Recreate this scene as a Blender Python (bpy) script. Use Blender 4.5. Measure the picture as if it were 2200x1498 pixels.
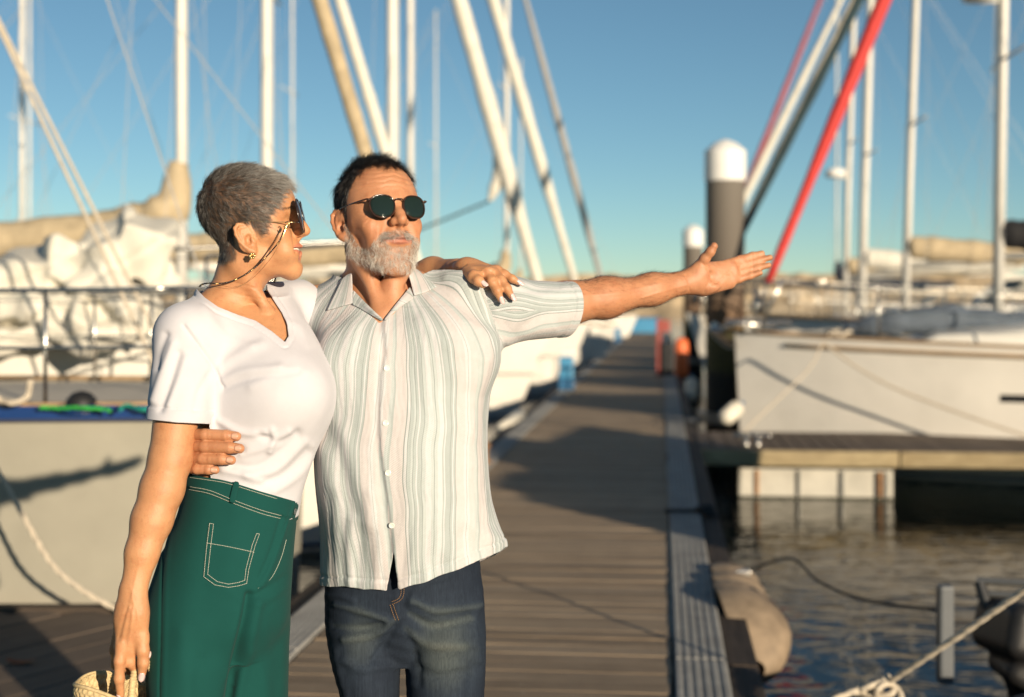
import bpy, bmesh, math, random
import numpy as np
from mathutils import Vector, Matrix

for _o in list(bpy.data.objects):
    bpy.data.objects.remove(_o, do_unlink=True)
SC = bpy.context.scene
COL = SC.collection
R = math.radians
rng = np.random.default_rng(7)
random.seed(7)

# ---------------------------------------------------------------- camera
F = 3055.0          # focal length in photograph pixels (2200 wide)
HOR = 650.0         # row of the horizon
CZ = 1.5            # eye height above the pontoon deck
cam_d = bpy.data.cameras.new('camera')
cam = bpy.data.objects.new('camera', cam_d)
COL.objects.link(cam)
cam.location = (0, 0, CZ)
cam.rotation_euler = (R(90), 0, 0)
cam_d.sensor_width = 36
cam_d.lens = 36 * F / 2200
cam_d.shift_y = -(749 - HOR) / 2200
cam_d.clip_start = 0.05
cam_d.clip_end = 3000
cam_d.dof.use_dof = True
cam_d.dof.focus_distance = 2.70
cam_d.dof.aperture_fstop = 2.8
cam_d.dof.aperture_blades = 0
SC.camera = cam

# ---------------------------------------------------------------- sky, sun, exposure
SUN_DIR = Vector((-2.45, 4.2, -0.90)).normalized()     # the way the light travels
world = bpy.data.worlds.new('World')
SC.world = world
world.use_nodes = True
wn = world.node_tree
bg = wn.nodes['Background']
sky = wn.nodes.new('ShaderNodeTexSky')
sky.sky_type = 'NISHITA'
sky.sun_disc = False
to_sun = -SUN_DIR
sky.sun_elevation = math.asin(to_sun.z)
sky.sun_rotation = math.atan2(to_sun.x, to_sun.y)
sky.altitude = 3000
sky.air_density = 1.0
sky.dust_density = 0.3
sky.ozone_density = 3.0
grade = wn.nodes.new('ShaderNodeMix')
grade.data_type = 'RGBA'
grade.blend_type = 'MULTIPLY'
grade.inputs[0].default_value = 1.0
grade.inputs[7].default_value = (1.06, 1.07, 0.87, 1)
wn.links.new(sky.outputs[0], grade.inputs[6])
wn.links.new(grade.outputs[2], bg.inputs[0])
bg.inputs[1].default_value = 0.079
sun_d = bpy.data.lights.new('sun', 'SUN')
sun = bpy.data.objects.new('sun', sun_d)
COL.objects.link(sun)
sun_d.energy = 5.0
sun_d.angle = R(0.5)
sun_d.color = (1.0, 0.83, 0.61)
sun.rotation_euler = SUN_DIR.to_track_quat('-Z', 'Y').to_euler()
sun.location = (6, -8, 6)
SC.view_settings.view_transform = 'Standard'
SC.view_settings.look = 'None'
SC.view_settings.gamma = 1
SC.view_settings.use_curve_mapping = False
SC.view_settings.exposure = 0.40
SC.render.engine = 'CYCLES'
SC.cycles.use_denoising = True
SC.cycles.max_bounces = 8
SC.cycles.transparent_max_bounces = 12
SC.cycles.caustics_reflective = False
SC.cycles.caustics_refractive = False


def P(px, py, Y):
    """photograph pixel + distance -> world point"""
    return np.array(((px - 1100) * Y / F, Y, CZ - (py - HOR) * Y / F))


# ---------------------------------------------------------------- tagging
def tag(o, label=None, cat=None, group=None, kind=None):
    if label: o['label'] = label
    if cat: o['category'] = cat
    if group: o['group'] = group
    if kind: o['kind'] = kind
    return o


def empty(name, loc=(0, 0, 0), label=None, cat=None, group=None, rz=0):
    o = bpy.data.objects.new(name, None)
    COL.objects.link(o)
    o.location = loc
    o.rotation_euler = (0, 0, rz)
    o.empty_display_size = 0.1
    return tag(o, label, cat, group)


LOCAL = [False]     # True while a thing is modelled in its own axes


def link_mesh(name, me, mat=None, parent=None, world_coords=True):
    o = bpy.data.objects.new(name, me)
    COL.objects.link(o)
    if mat is not None and not me.materials:
        me.materials.append(mat)
    if parent is not None:
        o.parent = parent
        if world_coords and not LOCAL[0]:
            m = Matrix.Identity(4)
            q = parent
            chain = []
            while q is not None:
                chain.append(q.matrix_basis.copy())
                q = q.parent
            for c in reversed(chain):
                m = m @ c
            o.matrix_parent_inverse = m.inverted()
    return o


def mesh_from(name, V, Fc, smooth=True):
    me = bpy.data.meshes.new(name)
    V = np.asarray(V, dtype=np.float32)
    if isinstance(Fc, np.ndarray) and Fc.ndim == 2:
        n, k = Fc.shape
        me.vertices.add(len(V))
        me.vertices.foreach_set('co', V.ravel())
        me.loops.add(n * k)
        me.loops.foreach_set('vertex_index', Fc.astype(np.int32).ravel())
        me.polygons.add(n)
        me.polygons.foreach_set('loop_start', np.arange(0, n * k, k, dtype=np.int32))
        me.polygons.foreach_set('loop_total', np.full(n, k, dtype=np.int32))
        me.update(calc_edges=True)
        me.validate()
    else:
        me.from_pydata([tuple(map(float, v)) for v in V], [], [tuple(map(int, f)) for f in Fc])
        me.update()
    if smooth:
        me.polygons.foreach_set('use_smooth', np.ones(len(me.polygons), dtype=bool))
    return me


def add_attr(me, name, vals):
    a = me.attributes.new(name, 'FLOAT', 'POINT')
    a.data.foreach_set('value', np.asarray(vals, dtype=np.float32))


def add_col(me, name, vals):
    a = me.attributes.new(name, 'FLOAT_COLOR', 'POINT')
    v = np.ones((len(vals), 4), dtype=np.float32)
    v[:, :3] = vals
    a.data.foreach_set('color', v.ravel())
# ================================================================ implicit modelling
# bodies and clothes are grown as one smooth surface out of many tapered limbs
def smin(a, b, k):
    if k <= 0:
        return np.minimum(a, b)
    h = np.maximum(k - np.abs(a - b), 0) / k
    return np.minimum(a, b) - h * h * k * 0.25


class Cone:
    """tapered capsule; flat=(side vector, ratio) squashes it across `side`"""
    def __init__(s, a, b, r1, r2, k=0.02, op='u', flat=None):
        s.a, s.b = np.array(a, float), np.array(b, float)
        s.r1, s.r2, s.k, s.op = r1, r2, k, op
        s.S = None
        rm = max(r1, r2)
        if flat is not None:
            n = np.array(flat[0], float); n /= np.linalg.norm(n)
            s.S, s.q = n, flat[1]
            rm = rm * max(1, flat[1])
        s.lo = np.minimum(s.a, s.b) - rm
        s.hi = np.maximum(s.a, s.b) + rm

    def d(s, p):
        ba = s.b - s.a
        pa = p - s.a
        if s.S is None:
            t = np.clip(pa @ ba / max(ba @ ba, 1e-12), 0, 1)
            return np.linalg.norm(pa - t[:, None] * ba, axis=1) - (s.r1 + (s.r2 - s.r1) * t)
        t = np.clip(pa @ ba / max(ba @ ba, 1e-12), 0, 1)
        v = pa - t[:, None] * ba
        w = v @ s.S
        v = v - w[:, None] * s.S
        r = s.r1 + (s.r2 - s.r1) * t
        v2 = np.einsum('ij,ij->i', v, v)
        k0 = np.sqrt(v2 + (w / s.q) ** 2) / r
        k1 = np.sqrt(v2 + (w / s.q ** 2) ** 2) / (r * r)
        return k0 * (k0 - 1) / np.maximum(k1, 1e-6)


class Ell:
    def __init__(s, c, r, M=None, k=0.02, op='u'):
        s.c, s.r = np.array(c, float), np.array(r, float)
        s.M = np.eye(3) if M is None else np.array(M, float)   # columns = axes
        s.k, s.op = k, op
        e = np.abs(s.M) @ s.r
        s.lo, s.hi = s.c - e, s.c + e

    def d(s, p):
        q = (p - s.c) @ s.M
        k0 = np.sqrt(((q / s.r) ** 2).sum(1))
        k1 = np.sqrt(((q / s.r ** 2) ** 2).sum(1))
        return k0 * (k0 - 1) / np.maximum(k1, 1e-6)


class RBox:
    """rounded slab, M columns = its axes"""
    def __init__(s, c, h, M=None, rnd=.03, k=.02, op='u'):
        s.c, s.h = np.array(c, float), np.array(h, float)
        s.M = np.eye(3) if M is None else np.array(M, float)
        s.rnd, s.k, s.op = rnd, k, op
        e = np.abs(s.M) @ s.h
        s.lo, s.hi = s.c - e, s.c + e

    def d(s, p):
        q = np.abs((p - s.c) @ s.M) - s.h + s.rnd
        return np.linalg.norm(np.maximum(q, 0), axis=1) + np.minimum(q.max(1), 0) - s.rnd


class Loft:
    """stack of elliptical sections along z: rows of (z, cx, cy, rx, ry[, rot])"""
    def __init__(s, rows, k=0.02, op='u', n=2.0, grow=0.0, cap=0.0):
        rows = sorted([tuple(r) + (0.0,) * (6 - len(r)) for r in rows])
        A = np.array(rows, float)
        z = A[:, 0]
        zz = np.linspace(z[0], z[-1], 90)
        out = [zz]
        for c in range(1, 6):
            y = A[:, c]
            m = np.gradient(y, z) if len(z) > 2 else np.full(len(z), (y[-1] - y[0]) / (z[-1] - z[0]))
            i = np.clip(np.searchsorted(z, zz) - 1, 0, len(z) - 2)
            h = z[i + 1] - z[i]
            t = (zz - z[i]) / h
            out.append((2 * t**3 - 3 * t**2 + 1) * y[i] + (t**3 - 2 * t**2 + t) * h * m[i]
                       + (-2 * t**3 + 3 * t**2) * y[i + 1] + (t**3 - t**2) * h * m[i + 1])
        s.T = np.array(out)
        s.T[3] += grow
        s.T[4] += grow
        s.k, s.op, s.n, s.cap = k, op, n, cap
        rm = np.maximum(s.T[3], s.T[4])
        s.lo = np.array(((s.T[1] - rm).min(), (s.T[2] - rm).min(), zz[0] - 0.0))
        s.hi = np.array(((s.T[1] + rm).max(), (s.T[2] + rm).max(), zz[-1] + 0.0))

    def d(s, p):
        z = p[:, 2]
        I = lambda c: np.interp(z, s.T[0], s.T[c])
        x, y = p[:, 0] - I(1), p[:, 1] - I(2)
        rx, ry, ro = I(3), I(4), I(5)
        if np.abs(s.T[5]).max() > 0:
            cs, sn = np.cos(ro), np.sin(ro)
            x, y = x * cs + y * sn, -x * sn + y * cs
        if s.n == 2.0:
            k0 = np.sqrt((x / rx) ** 2 + (y / ry) ** 2)
            k1 = np.sqrt((x / rx ** 2) ** 2 + (y / ry ** 2) ** 2)
            d = k0 * (k0 - 1) / np.maximum(k1, 1e-6)
        else:
            k0 = (np.abs(x / rx) ** s.n + np.abs(y / ry) ** s.n) ** (1 / s.n)
            rr = np.sqrt(x * x + y * y)
            d = rr * (1 - 1 / np.maximum(k0, 1e-4)) * 0.9
        dz = np.maximum(s.T[0][0] - z, z - s.T[0][-1])
        return np.maximum(d, dz)


class Group:
    """a set of shapes merged first, then joined to the rest"""
    def __init__(s, prims, k=0.004, op='u'):
        s.p, s.k, s.op = prims, k, op
        km = max(q.k for q in prims)
        s.lo = np.min([q.lo for q in prims], axis=0) - km * .3
        s.hi = np.max([q.hi for q in prims], axis=0) + km * .3

    def d(s, p):
        return field(s.p, p)


def field(prims, p):
    d = np.full(len(p), 1.0)
    for q in prims:
        v = q.d(p)
        if q.op == 'u':
            d = smin(d, v, q.k)
        else:
            d = -smin(-d, v, q.k)
    return d


def near(prims, lo, hi, marg):
    out = []
    ks = [0.0] * (len(prims) + 1)
    for i in range(len(prims) - 1, -1, -1):
        ks[i] = max(ks[i + 1], prims[i].k)
    for i, q in enumerate(prims):
        m = min(ks[i], q.k * 2.2 + .09) + marg + .01
        if np.all(q.lo - m <= hi) and np.all(q.hi + m >= lo):
            out.append(q)
    return out


def grow_surface(prims, h, lo=None, hi=None, iso=0.0, project=1, B=12):
    """sparse surface nets -> (V, quads)"""
    u = [q for q in prims if q.op == 'u']
    lo = np.min([q.lo for q in u], axis=0) - 4 * h if lo is None else np.array(lo, float)
    hi = np.max([q.hi for q in u], axis=0) + 4 * h if hi is None else np.array(hi, float)
    nb = np.ceil((hi - lo) / (h * B)).astype(int)
    N = nb * B + 1
    G = np.full(tuple(N), 1.0, dtype=np.float32)
    ax = np.arange(B + 1) * h
    loc = np.stack(np.meshgrid(ax, ax, ax, indexing='ij'), -1).reshape(-1, 3)
    half = B * h * 0.5
    rad = half * 1.75
    for i in range(nb[0]):
        for j in range(nb[1]):
            for k in range(nb[2]):
                o = lo + np.array((i, j, k)) * (B * h)
                pr = near(prims, o, o + B * h, 2 * h)
                if not any(q.op == 'u' for q in pr):
                    continue
                c = field(pr, (o + half)[None])[0] - iso
                sl = (slice(i * B, i * B + B + 1), slice(j * B, j * B + B + 1), slice(k * B, k * B + B + 1))
                if abs(c) > rad * 1.6:
                    if c < 0:
                        G[sl] = np.where(G[sl] == 1.0, -1.0, G[sl])
                    continue
                G[sl] = (field(pr, loc + o) - iso).reshape(B + 1, B + 1, B + 1)
    S = G < 0
    nx, ny, nz = N - 1
    cnt = np.zeros((nx, ny, nz), dtype=np.int8)
    for a in (0, 1):
        for b in (0, 1):
            for c in (0, 1):
                cnt += S[a:a + nx, b:b + ny, c:c + nz]
    act = (cnt > 0) & (cnt < 8)
    ci = np.argwhere(act)
    idx = np.full((nx, ny, nz), -1, dtype=np.int64)
    idx[act] = np.arange(len(ci))
    acc = np.zeros((len(ci), 3)); num = np.zeros(len(ci))
    cs = [(a, b, c) for a in (0, 1) for b in (0, 1) for c in (0, 1)]
    val = {c: G[ci[:, 0] + c[0], ci[:, 1] + c[1], ci[:, 2] + c[2]].astype(float) for c in cs}
    for c in cs:
        for axx in range(3):
            if c[axx] == 0:
                c2 = list(c); c2[axx] = 1; c2 = tuple(c2)
                v0, v1 = val[c], val[c2]
                m = (v0 < 0) != (v1 < 0)
                t = np.where(m, v0 / np.where(v0 == v1, 1, v0 - v1), 0)
                pt = np.tile(np.array(c, float), (len(ci), 1))
                pt[:, axx] += t
                acc[m] += pt[m]; num[m] += 1
    V = lo + (ci + acc / num[:, None]) * h
    quads = []
    for axx in range(3):
        a1, a2 = (axx + 1) % 3, (axx + 2) % 3
        s0 = [slice(1, None)] * 3; s1 = [slice(1, None)] * 3
        sl0 = [slice(1, -1)] * 3; sl1 = [slice(1, -1)] * 3
        sl0[axx] = slice(0, -1); sl1[axx] = slice(1, None)
        A, Bv = S[tuple(sl0)], S[tuple(sl1)]
        e = np.argwhere(A != Bv)
        if not len(e):
            continue
        inside = A[e[:, 0], e[:, 1], e[:, 2]]
        off = np.ones(3, int); off[axx] = 0
        e = e + off
        d1 = np.zeros(3, int); d1[a1] = 1
        d2 = np.zeros(3, int); d2[a2] = 1
        g = lambda q: idx[q[:, 0], q[:, 1], q[:, 2]]
        q = np.stack((g(e - d1 - d2), g(e - d2), g(e), g(e - d1)), 1)
        q[~inside] = q[~inside][:, ::-1]
        quads.append(q)
    Q = np.concatenate(quads)
    Q = Q[(Q >= 0).all(1)]
    if project:
        key = ((V - lo) / (B * h)).astype(int)
        key = (key[:, 0] * nb[1] + key[:, 1]) * nb[2] + key[:, 2]
        order = np.argsort(key, kind='stable')
        ks, st = np.unique(key[order], return_index=True)
        st = np.append(st, len(order))
        eps = h * 0.25
        for n in range(len(ks)):
            ids = order[st[n]:st[n + 1]]
            p = V[ids]
            pr = near(prims, p.min(0), p.max(0), 2 * h)
            for _ in range(project):
                f0 = field(pr, p) - iso
                gr = np.stack([(field(pr, p + eps * np.eye(3)[c]) - iso - f0) / eps for c in range(3)], 1)
                st_ = f0[:, None] * gr / np.maximum((gr ** 2).sum(1), 0.15)[:, None]
                ln = np.linalg.norm(st_, axis=1, keepdims=True)
                st_ *= np.minimum(1, h * 0.7 / np.maximum(ln, 1e-9))
                p = p - st_
            V[ids] = p
    return V, Q


def tri_normals(V, Q):
    n = np.cross(V[Q[:, 2]] - V[Q[:, 0]], V[Q[:, 3 if Q.shape[1] > 3 else 1]] - V[Q[:, 1 if Q.shape[1] > 3 else 0]])
    if Q.shape[1] == 3:
        n = np.cross(V[Q[:, 1]] - V[Q[:, 0]], V[Q[:, 2]] - V[Q[:, 0]])
    vn = np.zeros_like(V)
    for c in range(Q.shape[1]):
        np.add.at(vn, Q[:, c], n)
    return vn / np.maximum(np.linalg.norm(vn, axis=1, keepdims=True), 1e-12)


def relax(V, Q, it=1, lam=0.5, keep=None):
    for _ in range(it):
        acc = np.zeros_like(V); num = np.zeros(len(V))
        k = Q.shape[1]
        for c in range(k):
            a, b = Q[:, c], Q[:, (c + 1) % k]
            np.add.at(acc, a, V[b]); np.add.at(num, a, 1)
            np.add.at(acc, b, V[a]); np.add.at(num, b, 1)
        W = V + lam * (acc / np.maximum(num, 1)[:, None] - V)
        V = W if keep is None else np.where(keep[:, None], V, W)
    return V


def clip_mesh(V, T, c, extra=()):
    """keep the side where c<0, cutting the triangles cleanly; extra = per-vertex arrays carried along"""
    if T.shape[1] == 4:
        T = np.concatenate((T[:, [0, 1, 2]], T[:, [0, 2, 3]]))
    ins = c < 0
    n = ins[T].sum(1)
    out = [T[n == 3]]
    newV, newE = [], [[] for _ in extra]
    cache = {}
    cnt = len(V)

    def cut(i, j):
        nonlocal cnt
        key = (i, j) if i < j else (j, i)
        if key in cache:
            return cache[key]
        t = c[i] / (c[i] - c[j])
        newV.append(V[i] + t * (V[j] - V[i]))
        for q, e in zip(newE, extra):
            q.append(e[i] + t * (e[j] - e[i]))
        cache[key] = cnt
        cnt += 1
        return cnt - 1
    more = []
    for t in T[(n == 1) | (n == 2)]:
        t = list(t)
        m = [bool(ins[v]) for v in t]
        if sum(m) == 1:
            while not m[0]:
                t, m = t[1:] + t[:1], m[1:] + m[:1]
            more.append((t[0], cut(t[0], t[1]), cut(t[0], t[2])))
        else:
            while m[0]:
                t, m = t[1:] + t[:1], m[1:] + m[:1]
            a, b = cut(t[0], t[1]), cut(t[0], t[2])
            more.append((a, t[1], t[2])); more.append((a, t[2], b))
    if more:
        out.append(np.array(more))
    T2 = np.concatenate(out)
    V2 = np.concatenate((V, np.array(newV))) if newV else V
    E2 = [np.concatenate((e, np.array(q))) if q else e for e, q in zip(extra, newE)]
    used = np.unique(T2)
    mp = np.full(len(V2), -1); mp[used] = np.arange(len(used))
    return (V2[used], mp[T2]) + tuple(e[used] for e in E2)


def boundary_verts(T, n):
    e = np.concatenate([np.sort(T[:, [c, (c + 1) % T.shape[1]]], axis=1) for c in range(T.shape[1])])
    u, ct = np.unique(e, axis=0, return_counts=True)
    b = np.zeros(n, bool)
    b[u[ct == 1].ravel()] = True
    return b


def poly_dist(p2, poly, closed=False):
    """distance of 2-D or 3-D points to a polyline"""
    poly = np.asarray(poly, float)
    d = np.full(len(p2), 1e9)
    m = len(poly) if closed else len(poly) - 1
    for i in range(m):
        a, b = poly[i], poly[(i + 1) % len(poly)]
        ba = b - a
        t = np.clip((p2 - a) @ ba / max(ba @ ba, 1e-12), 0, 1)
        d = np.minimum(d, np.linalg.norm(p2 - a - t[:, None] * ba, axis=1))
    return d


def poly_in(p2, poly):
    """signed distance to a closed 2-D polygon, negative inside"""
    poly = np.asarray(poly, float)
    x, y = p2[:, 0], p2[:, 1]
    ins = np.zeros(len(p2), bool)
    j = len(poly) - 1
    for i in range(len(poly)):
        xi, yi = poly[i]; xj, yj = poly[j]
        if yi != yj:
            ins ^= ((yi > y) != (yj > y)) & (x < (xj - xi) * (y - yi) / (yj - yi) + xi)
        j = i
    d = poly_dist(p2, poly, True)
    return np.where(ins, -d, d)


def to_px(V):
    """world points -> photograph pixels (used to lay folds and seams out on a body)"""
    return np.stack((1100 + V[:, 0] * F / V[:, 1], HOR + (CZ - V[:, 2]) * F / V[:, 1]), 1)


def catmull(pts, n=8, closed=False):
    pts = [np.array(p, float) for p in pts]
    out = []
    m = len(pts)
    rg = range(m) if closed else range(m - 1)
    for i in rg:
        p0 = pts[(i - 1) % m] if (closed or i > 0) else 2 * pts[0] - pts[1]
        p1, p2 = pts[i], pts[(i + 1) % m]
        p3 = pts[(i + 2) % m] if (closed or i + 2 < m) else 2 * pts[-1] - pts[-2]
        for t in np.linspace(0, 1, n, endpoint=False):
            out.append(0.5 * (2 * p1 + (p2 - p0) * t + (2 * p0 - 5 * p1 + 4 * p2 - p3) * t * t
                              + (3 * p1 - p0 - 3 * p2 + p3) * t ** 3))
    if not closed:
        out.append(pts[-1])
    return np.array(out)


def tube(pts, r, seg=8, closed=False, flat=1.0, up=None, caps=True):
    """sweep a round (or flat) section along points; r may be a list -> (V, faces)"""
    pts = np.asarray(pts, float)
    n = len(pts)
    r = np.full(n, r) if np.isscalar(r) else np.asarray(r, float)
    tg = np.roll(pts, -1, 0) - np.roll(pts, 1, 0)
    if not closed:
        tg[0], tg[-1] = pts[1] - pts[0], pts[-1] - pts[-2]
    tg /= np.maximum(np.linalg.norm(tg, axis=1, keepdims=True), 1e-12)
    u = np.array((0, 0, 1.0)) if up is None else np.array(up, float)
    if abs(tg[0] @ u) > 0.95:
        u = np.array((1.0, 0, 0))
    V, Fc = [], []
    s = np.cross(tg[0], u); s /= np.linalg.norm(s)
    for i in range(n):
        s = s - (s @ tg[i]) * tg[i]
        s /= max(np.linalg.norm(s), 1e-9)
        w = np.cross(s, tg[i])
        for k in range(seg):
            a = 2 * math.pi * k / seg
            V.append(pts[i] + r[i] * (math.cos(a) * s + flat * math.sin(a) * w))
    m = n if closed else n - 1
    for i in range(m):
        for k in range(seg):
            a, b = i * seg + k, i * seg + (k + 1) % seg
            c, d = ((i + 1) % n) * seg + (k + 1) % seg, ((i + 1) % n) * seg + k
            Fc.append((a, b, c, d))
    if not closed and caps:
        Fc.append(tuple(range(seg))[::-1])
        Fc.append(tuple((n - 1) * seg + k for k in range(seg)))
    return V, Fc


class MB:
    """collects shapes into one mesh"""
    def __init__(s):
        s.V, s.F = [], []

    def add(s, V, Fc):
        o = len(s.V)
        s.V += [tuple(map(float, v)) for v in V]
        s.F += [tuple(int(i) + o for i in f) for f in Fc]
        return s

    def tube(s, pts, r, seg=8, **k):
        return s.add(*tube(pts, r, seg, **k))

    def box(s, c, d, ax=None, bev=0.0):
        """box at c with full sizes d, axes = columns of ax"""
        c = np.array(c, float); d = np.array(d, float) / 2
        A = np.eye(3) if ax is None else np.array(ax, float)
        V = []
        if bev <= 0:
            for z in (-1, 1):
                for y in (-1, 1):
                    for x in (-1, 1):
                        V.append(c + A @ (d * (x, y, z)))
            Fc = [(0, 2, 3, 1), (4, 5, 7, 6), (0, 1, 5, 4), (2, 6, 7, 3), (0, 4, 6, 2), (1, 3, 7, 5)]
            return s.add(V, Fc)
        b = bev
        bm = bmesh.new()
        bmesh.ops.create_cube(bm, size=2)
        for v in bm.verts:
            v.co = Vector(np.array(v.co) * d)
        bmesh.ops.bevel(bm, geom=bm.edges[:], offset=b, segments=2, profile=0.6, affect='EDGES')
        bm.verts.ensure_lookup_table()
        V = [c + A @ np.array(v.co) for v in bm.verts]
        Fc = [tuple(v.index for v in f.verts) for f in bm.faces]
        bm.free()
        return s.add(V, Fc)

    def lathe(s, c, prof, seg=16, ax=None):
        """prof = list of (radius, height) along axis columns ax[:,2]"""
        c = np.array(c, float)
        A = np.eye(3) if ax is None else np.array(ax, float)
        V, Fc = [], []
        for r, z in prof:
            for k in range(seg):
                a = 2 * math.pi * k / seg
                V.append(c + A @ np.array((r * math.cos(a), r * math.sin(a), z)))
        for i in range(len(prof) - 1):
            for k in range(seg):
                Fc.append((i * seg + k, i * seg + (k + 1) % seg, (i + 1) * seg + (k + 1) % seg, (i + 1) * seg + k))
        Fc.append(tuple(range(seg))[::-1])
        Fc.append(tuple((len(prof) - 1) * seg + k for k in range(seg)))
        return s.add(V, Fc)

    def grid(s, pts):
        """pts[i][j] -> quads"""
        pts = np.asarray(pts, float)
        n, m = pts.shape[:2]
        V = pts.reshape(-1, 3)
        Fc = [(i * m + j, (i + 1) * m + j, (i + 1) * m + j + 1, i * m + j + 1) for i in range(n - 1) for j in range(m - 1)]
        return s.add(V, Fc)

    def mesh(s, name, smooth=False):
        me = mesh_from(name, np.array(s.V), s.F, smooth)
        return me

    def build(s, name, mat=None, parent=None, smooth=False, auto=None):
        me = s.mesh(name, smooth)
        o = link_mesh(name, me, mat, parent)
        if auto:
            me.set_sharp_from_angle(angle=R(auto))
        return o


def outward(V, Q):
    """orient faces outwards (signed volume)"""
    c = V - V.mean(0)
    T = Q if Q.shape[1] == 3 else np.concatenate((Q[:, [0, 1, 2]], Q[:, [0, 2, 3]]))
    vol = np.einsum('ij,ij->i', c[T[:, 0]], np.cross(c[T[:, 1]], c[T[:, 2]])).sum()
    return Q[:, ::-1].copy() if vol < 0 else Q


def ray_hit(prims, px, py, y0=2.3, y1=3.3, n=60):
    """first point of a body met from the camera through a photograph pixel"""
    ys = np.linspace(y0, y1, n)
    pts = np.array([P(px, py, y) for y in ys])
    d = field(prims, pts)
    i = np.argmax(d < 0)
    if d[i] >= 0:
        return P(px, py, ys[np.argmin(d)])
    a, b = ys[max(i - 1, 0)], ys[i]
    for _ in range(18):
        m_ = (a + b) / 2
        if field(prims, P(px, py, m_)[None])[0] < 0: b = m_
        else: a = m_
    return P(px, py, (a + b) / 2)


def rows_px(rows, turn=0.0):
    """(py, left px, right px, distance, half depth) -> loft rows"""
    out = []
    for row in rows:
        py, l, r, Y, ry = row[:5]
        ro = row[5] if len(row) > 5 else turn
        a, b = P(l, py, Y), P(r, py, Y)
        w = (b[0] - a[0]) / 2
        w = math.sqrt(max(w * w - (ry * math.sin(ro)) ** 2, 1e-6)) / math.cos(ro)
        out.append((a[2], (a[0] + b[0]) / 2, Y, w, ry, ro))
    return out


def wave(a, *ks):
    o = 0
    for amp, f, ph in ks:
        o = o + amp * np.sin(a * f + ph)
    return o


def ridge(px, folds):
    """sum of soft folds laid out along polylines (rows: points, height, width px)"""
    o = np.zeros(len(px))
    for pts, amp, w in folds:
        c = catmull(pts, 5) if len(pts) > 2 else np.array(pts, float)
        lo, hi = c.min(0) - 3 * w, c.max(0) + 3 * w
        m = ((px > lo) & (px < hi)).all(1)
        if m.any():
            d = poly_dist(px[m], c)
            o[m] += amp * np.exp(-(d / w) ** 2)
    return o


def cloth_object(name, V, T, m, parent, thick=0.0018, attrs=()):
    me = mesh_from(name, V, T)
    for k, a in attrs:
        add_attr(me, k, a)
    o = link_mesh(name, me, m, parent)
    md = o.modifiers.new('edge', 'SOLIDIFY')
    md.thickness = thick
    md.offset = -1
    md.use_rim_only = True
    return o


def patch(prims, pxs, nu, nv, lift, y0=2.3, y1=3.3):
    """bilinear patch between two pixel polylines dropped on to a body, raised by lift(s,t)"""
    top, bot = pxs
    top = catmull(top, 6) if len(top) > 2 else np.array(top, float)
    bot = catmull(bot, 6) if len(bot) > 2 else np.array(bot, float)
    def rs(c, n):
        d = np.r_[0, np.cumsum(np.linalg.norm(np.diff(c, axis=0), axis=1))]
        t = np.linspace(0, d[-1], n)
        return np.stack((np.interp(t, d, c[:, 0]), np.interp(t, d, c[:, 1])), 1)
    top, bot = rs(top, nu), rs(bot, nu)
    G = np.zeros((nv, nu, 3)); UV = np.zeros((nv, nu, 2))
    for j in range(nv):
        t = j / (nv - 1)
        row = top * (1 - t) + bot * t
        for i in range(nu):
            h = ray_hit(prims, row[i, 0], row[i, 1], y0, y1, 30)
            h = h.copy(); h[1] -= 0
            l = lift(i / (nu - 1), t)
            dirc = np.array((0, 0, CZ)) - h
            dirc /= np.linalg.norm(dirc)
            G[j, i] = h + dirc * l
            UV[j, i] = row[i]
    return G, UV


def smooth_depth(G, it=6):
    """even the distances of a patch out, so that it hangs like cloth"""
    Y = G[..., 1].copy()
    for _ in range(it):
        Yp = np.pad(Y, 1, mode='edge')
        Y = (Yp[:-2, 1:-1] + Yp[2:, 1:-1] + Yp[1:-1, :-2] + Yp[1:-1, 2:] + 2 * Y) / 6
    k = Y / G[..., 1]
    G = G.copy()
    G[..., 0] *= k; G[..., 2] = CZ + (G[..., 2] - CZ) * k; G[..., 1] = Y
    return G


def patch_object(name, G, m, parent, thick, attrs=None):
    nv, nu = G.shape[:2]
    b = MB().grid(G)
    me = mesh_from(name, np.array(b.V), np.array(b.F))
    if attrs:
        for k, a in attrs:
            add_attr(me, k, a.ravel())
    o = link_mesh(name, me, m, parent)
    md = o.modifiers.new('cloth', 'SOLIDIFY'); md.thickness = thick; md.offset = 0
    sb = o.modifiers.new('soft', 'SUBSURF'); sb.levels = 1; sb.render_levels = 1
    return o


def disc_on(prims, px_, py_, r, th_, lift, name, m, parent, holes=0):
    c = ray_hit(prims, px_, py_)
    e = .004
    cx, cz = ray_hit(prims, px_ + 6, py_), ray_hit(prims, px_, py_ + 6)
    n = np.cross(cx - c, cz - c); n /= np.linalg.norm(n)
    if n[1] > 0: n = -n
    x = np.cross(n, (0, 0, 1.0)); x /= np.linalg.norm(x)
    A = np.stack((x, np.cross(n, x), n), 1)
    b = MB().lathe(c + n * lift, [(r * .9, 0), (r, th_ * .4), (r, th_ * .8), (r * .85, th_), (r * .72, th_ * .75), (r * .2, th_ * .7)], 14, A)
    for k in range(holes):
        a = math.pi / 4 + k * math.pi / 2
        p = c + n * (lift + th_ * .72) + x * (r * .27 * math.cos(a)) + A[:, 1] * (r * .27 * math.sin(a))
        b.lathe(p, [(r * .09, 0), (r * .09, th_ * .12)], 6, A)
    return b.build(name, m, parent, smooth=False, auto=40)


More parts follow.
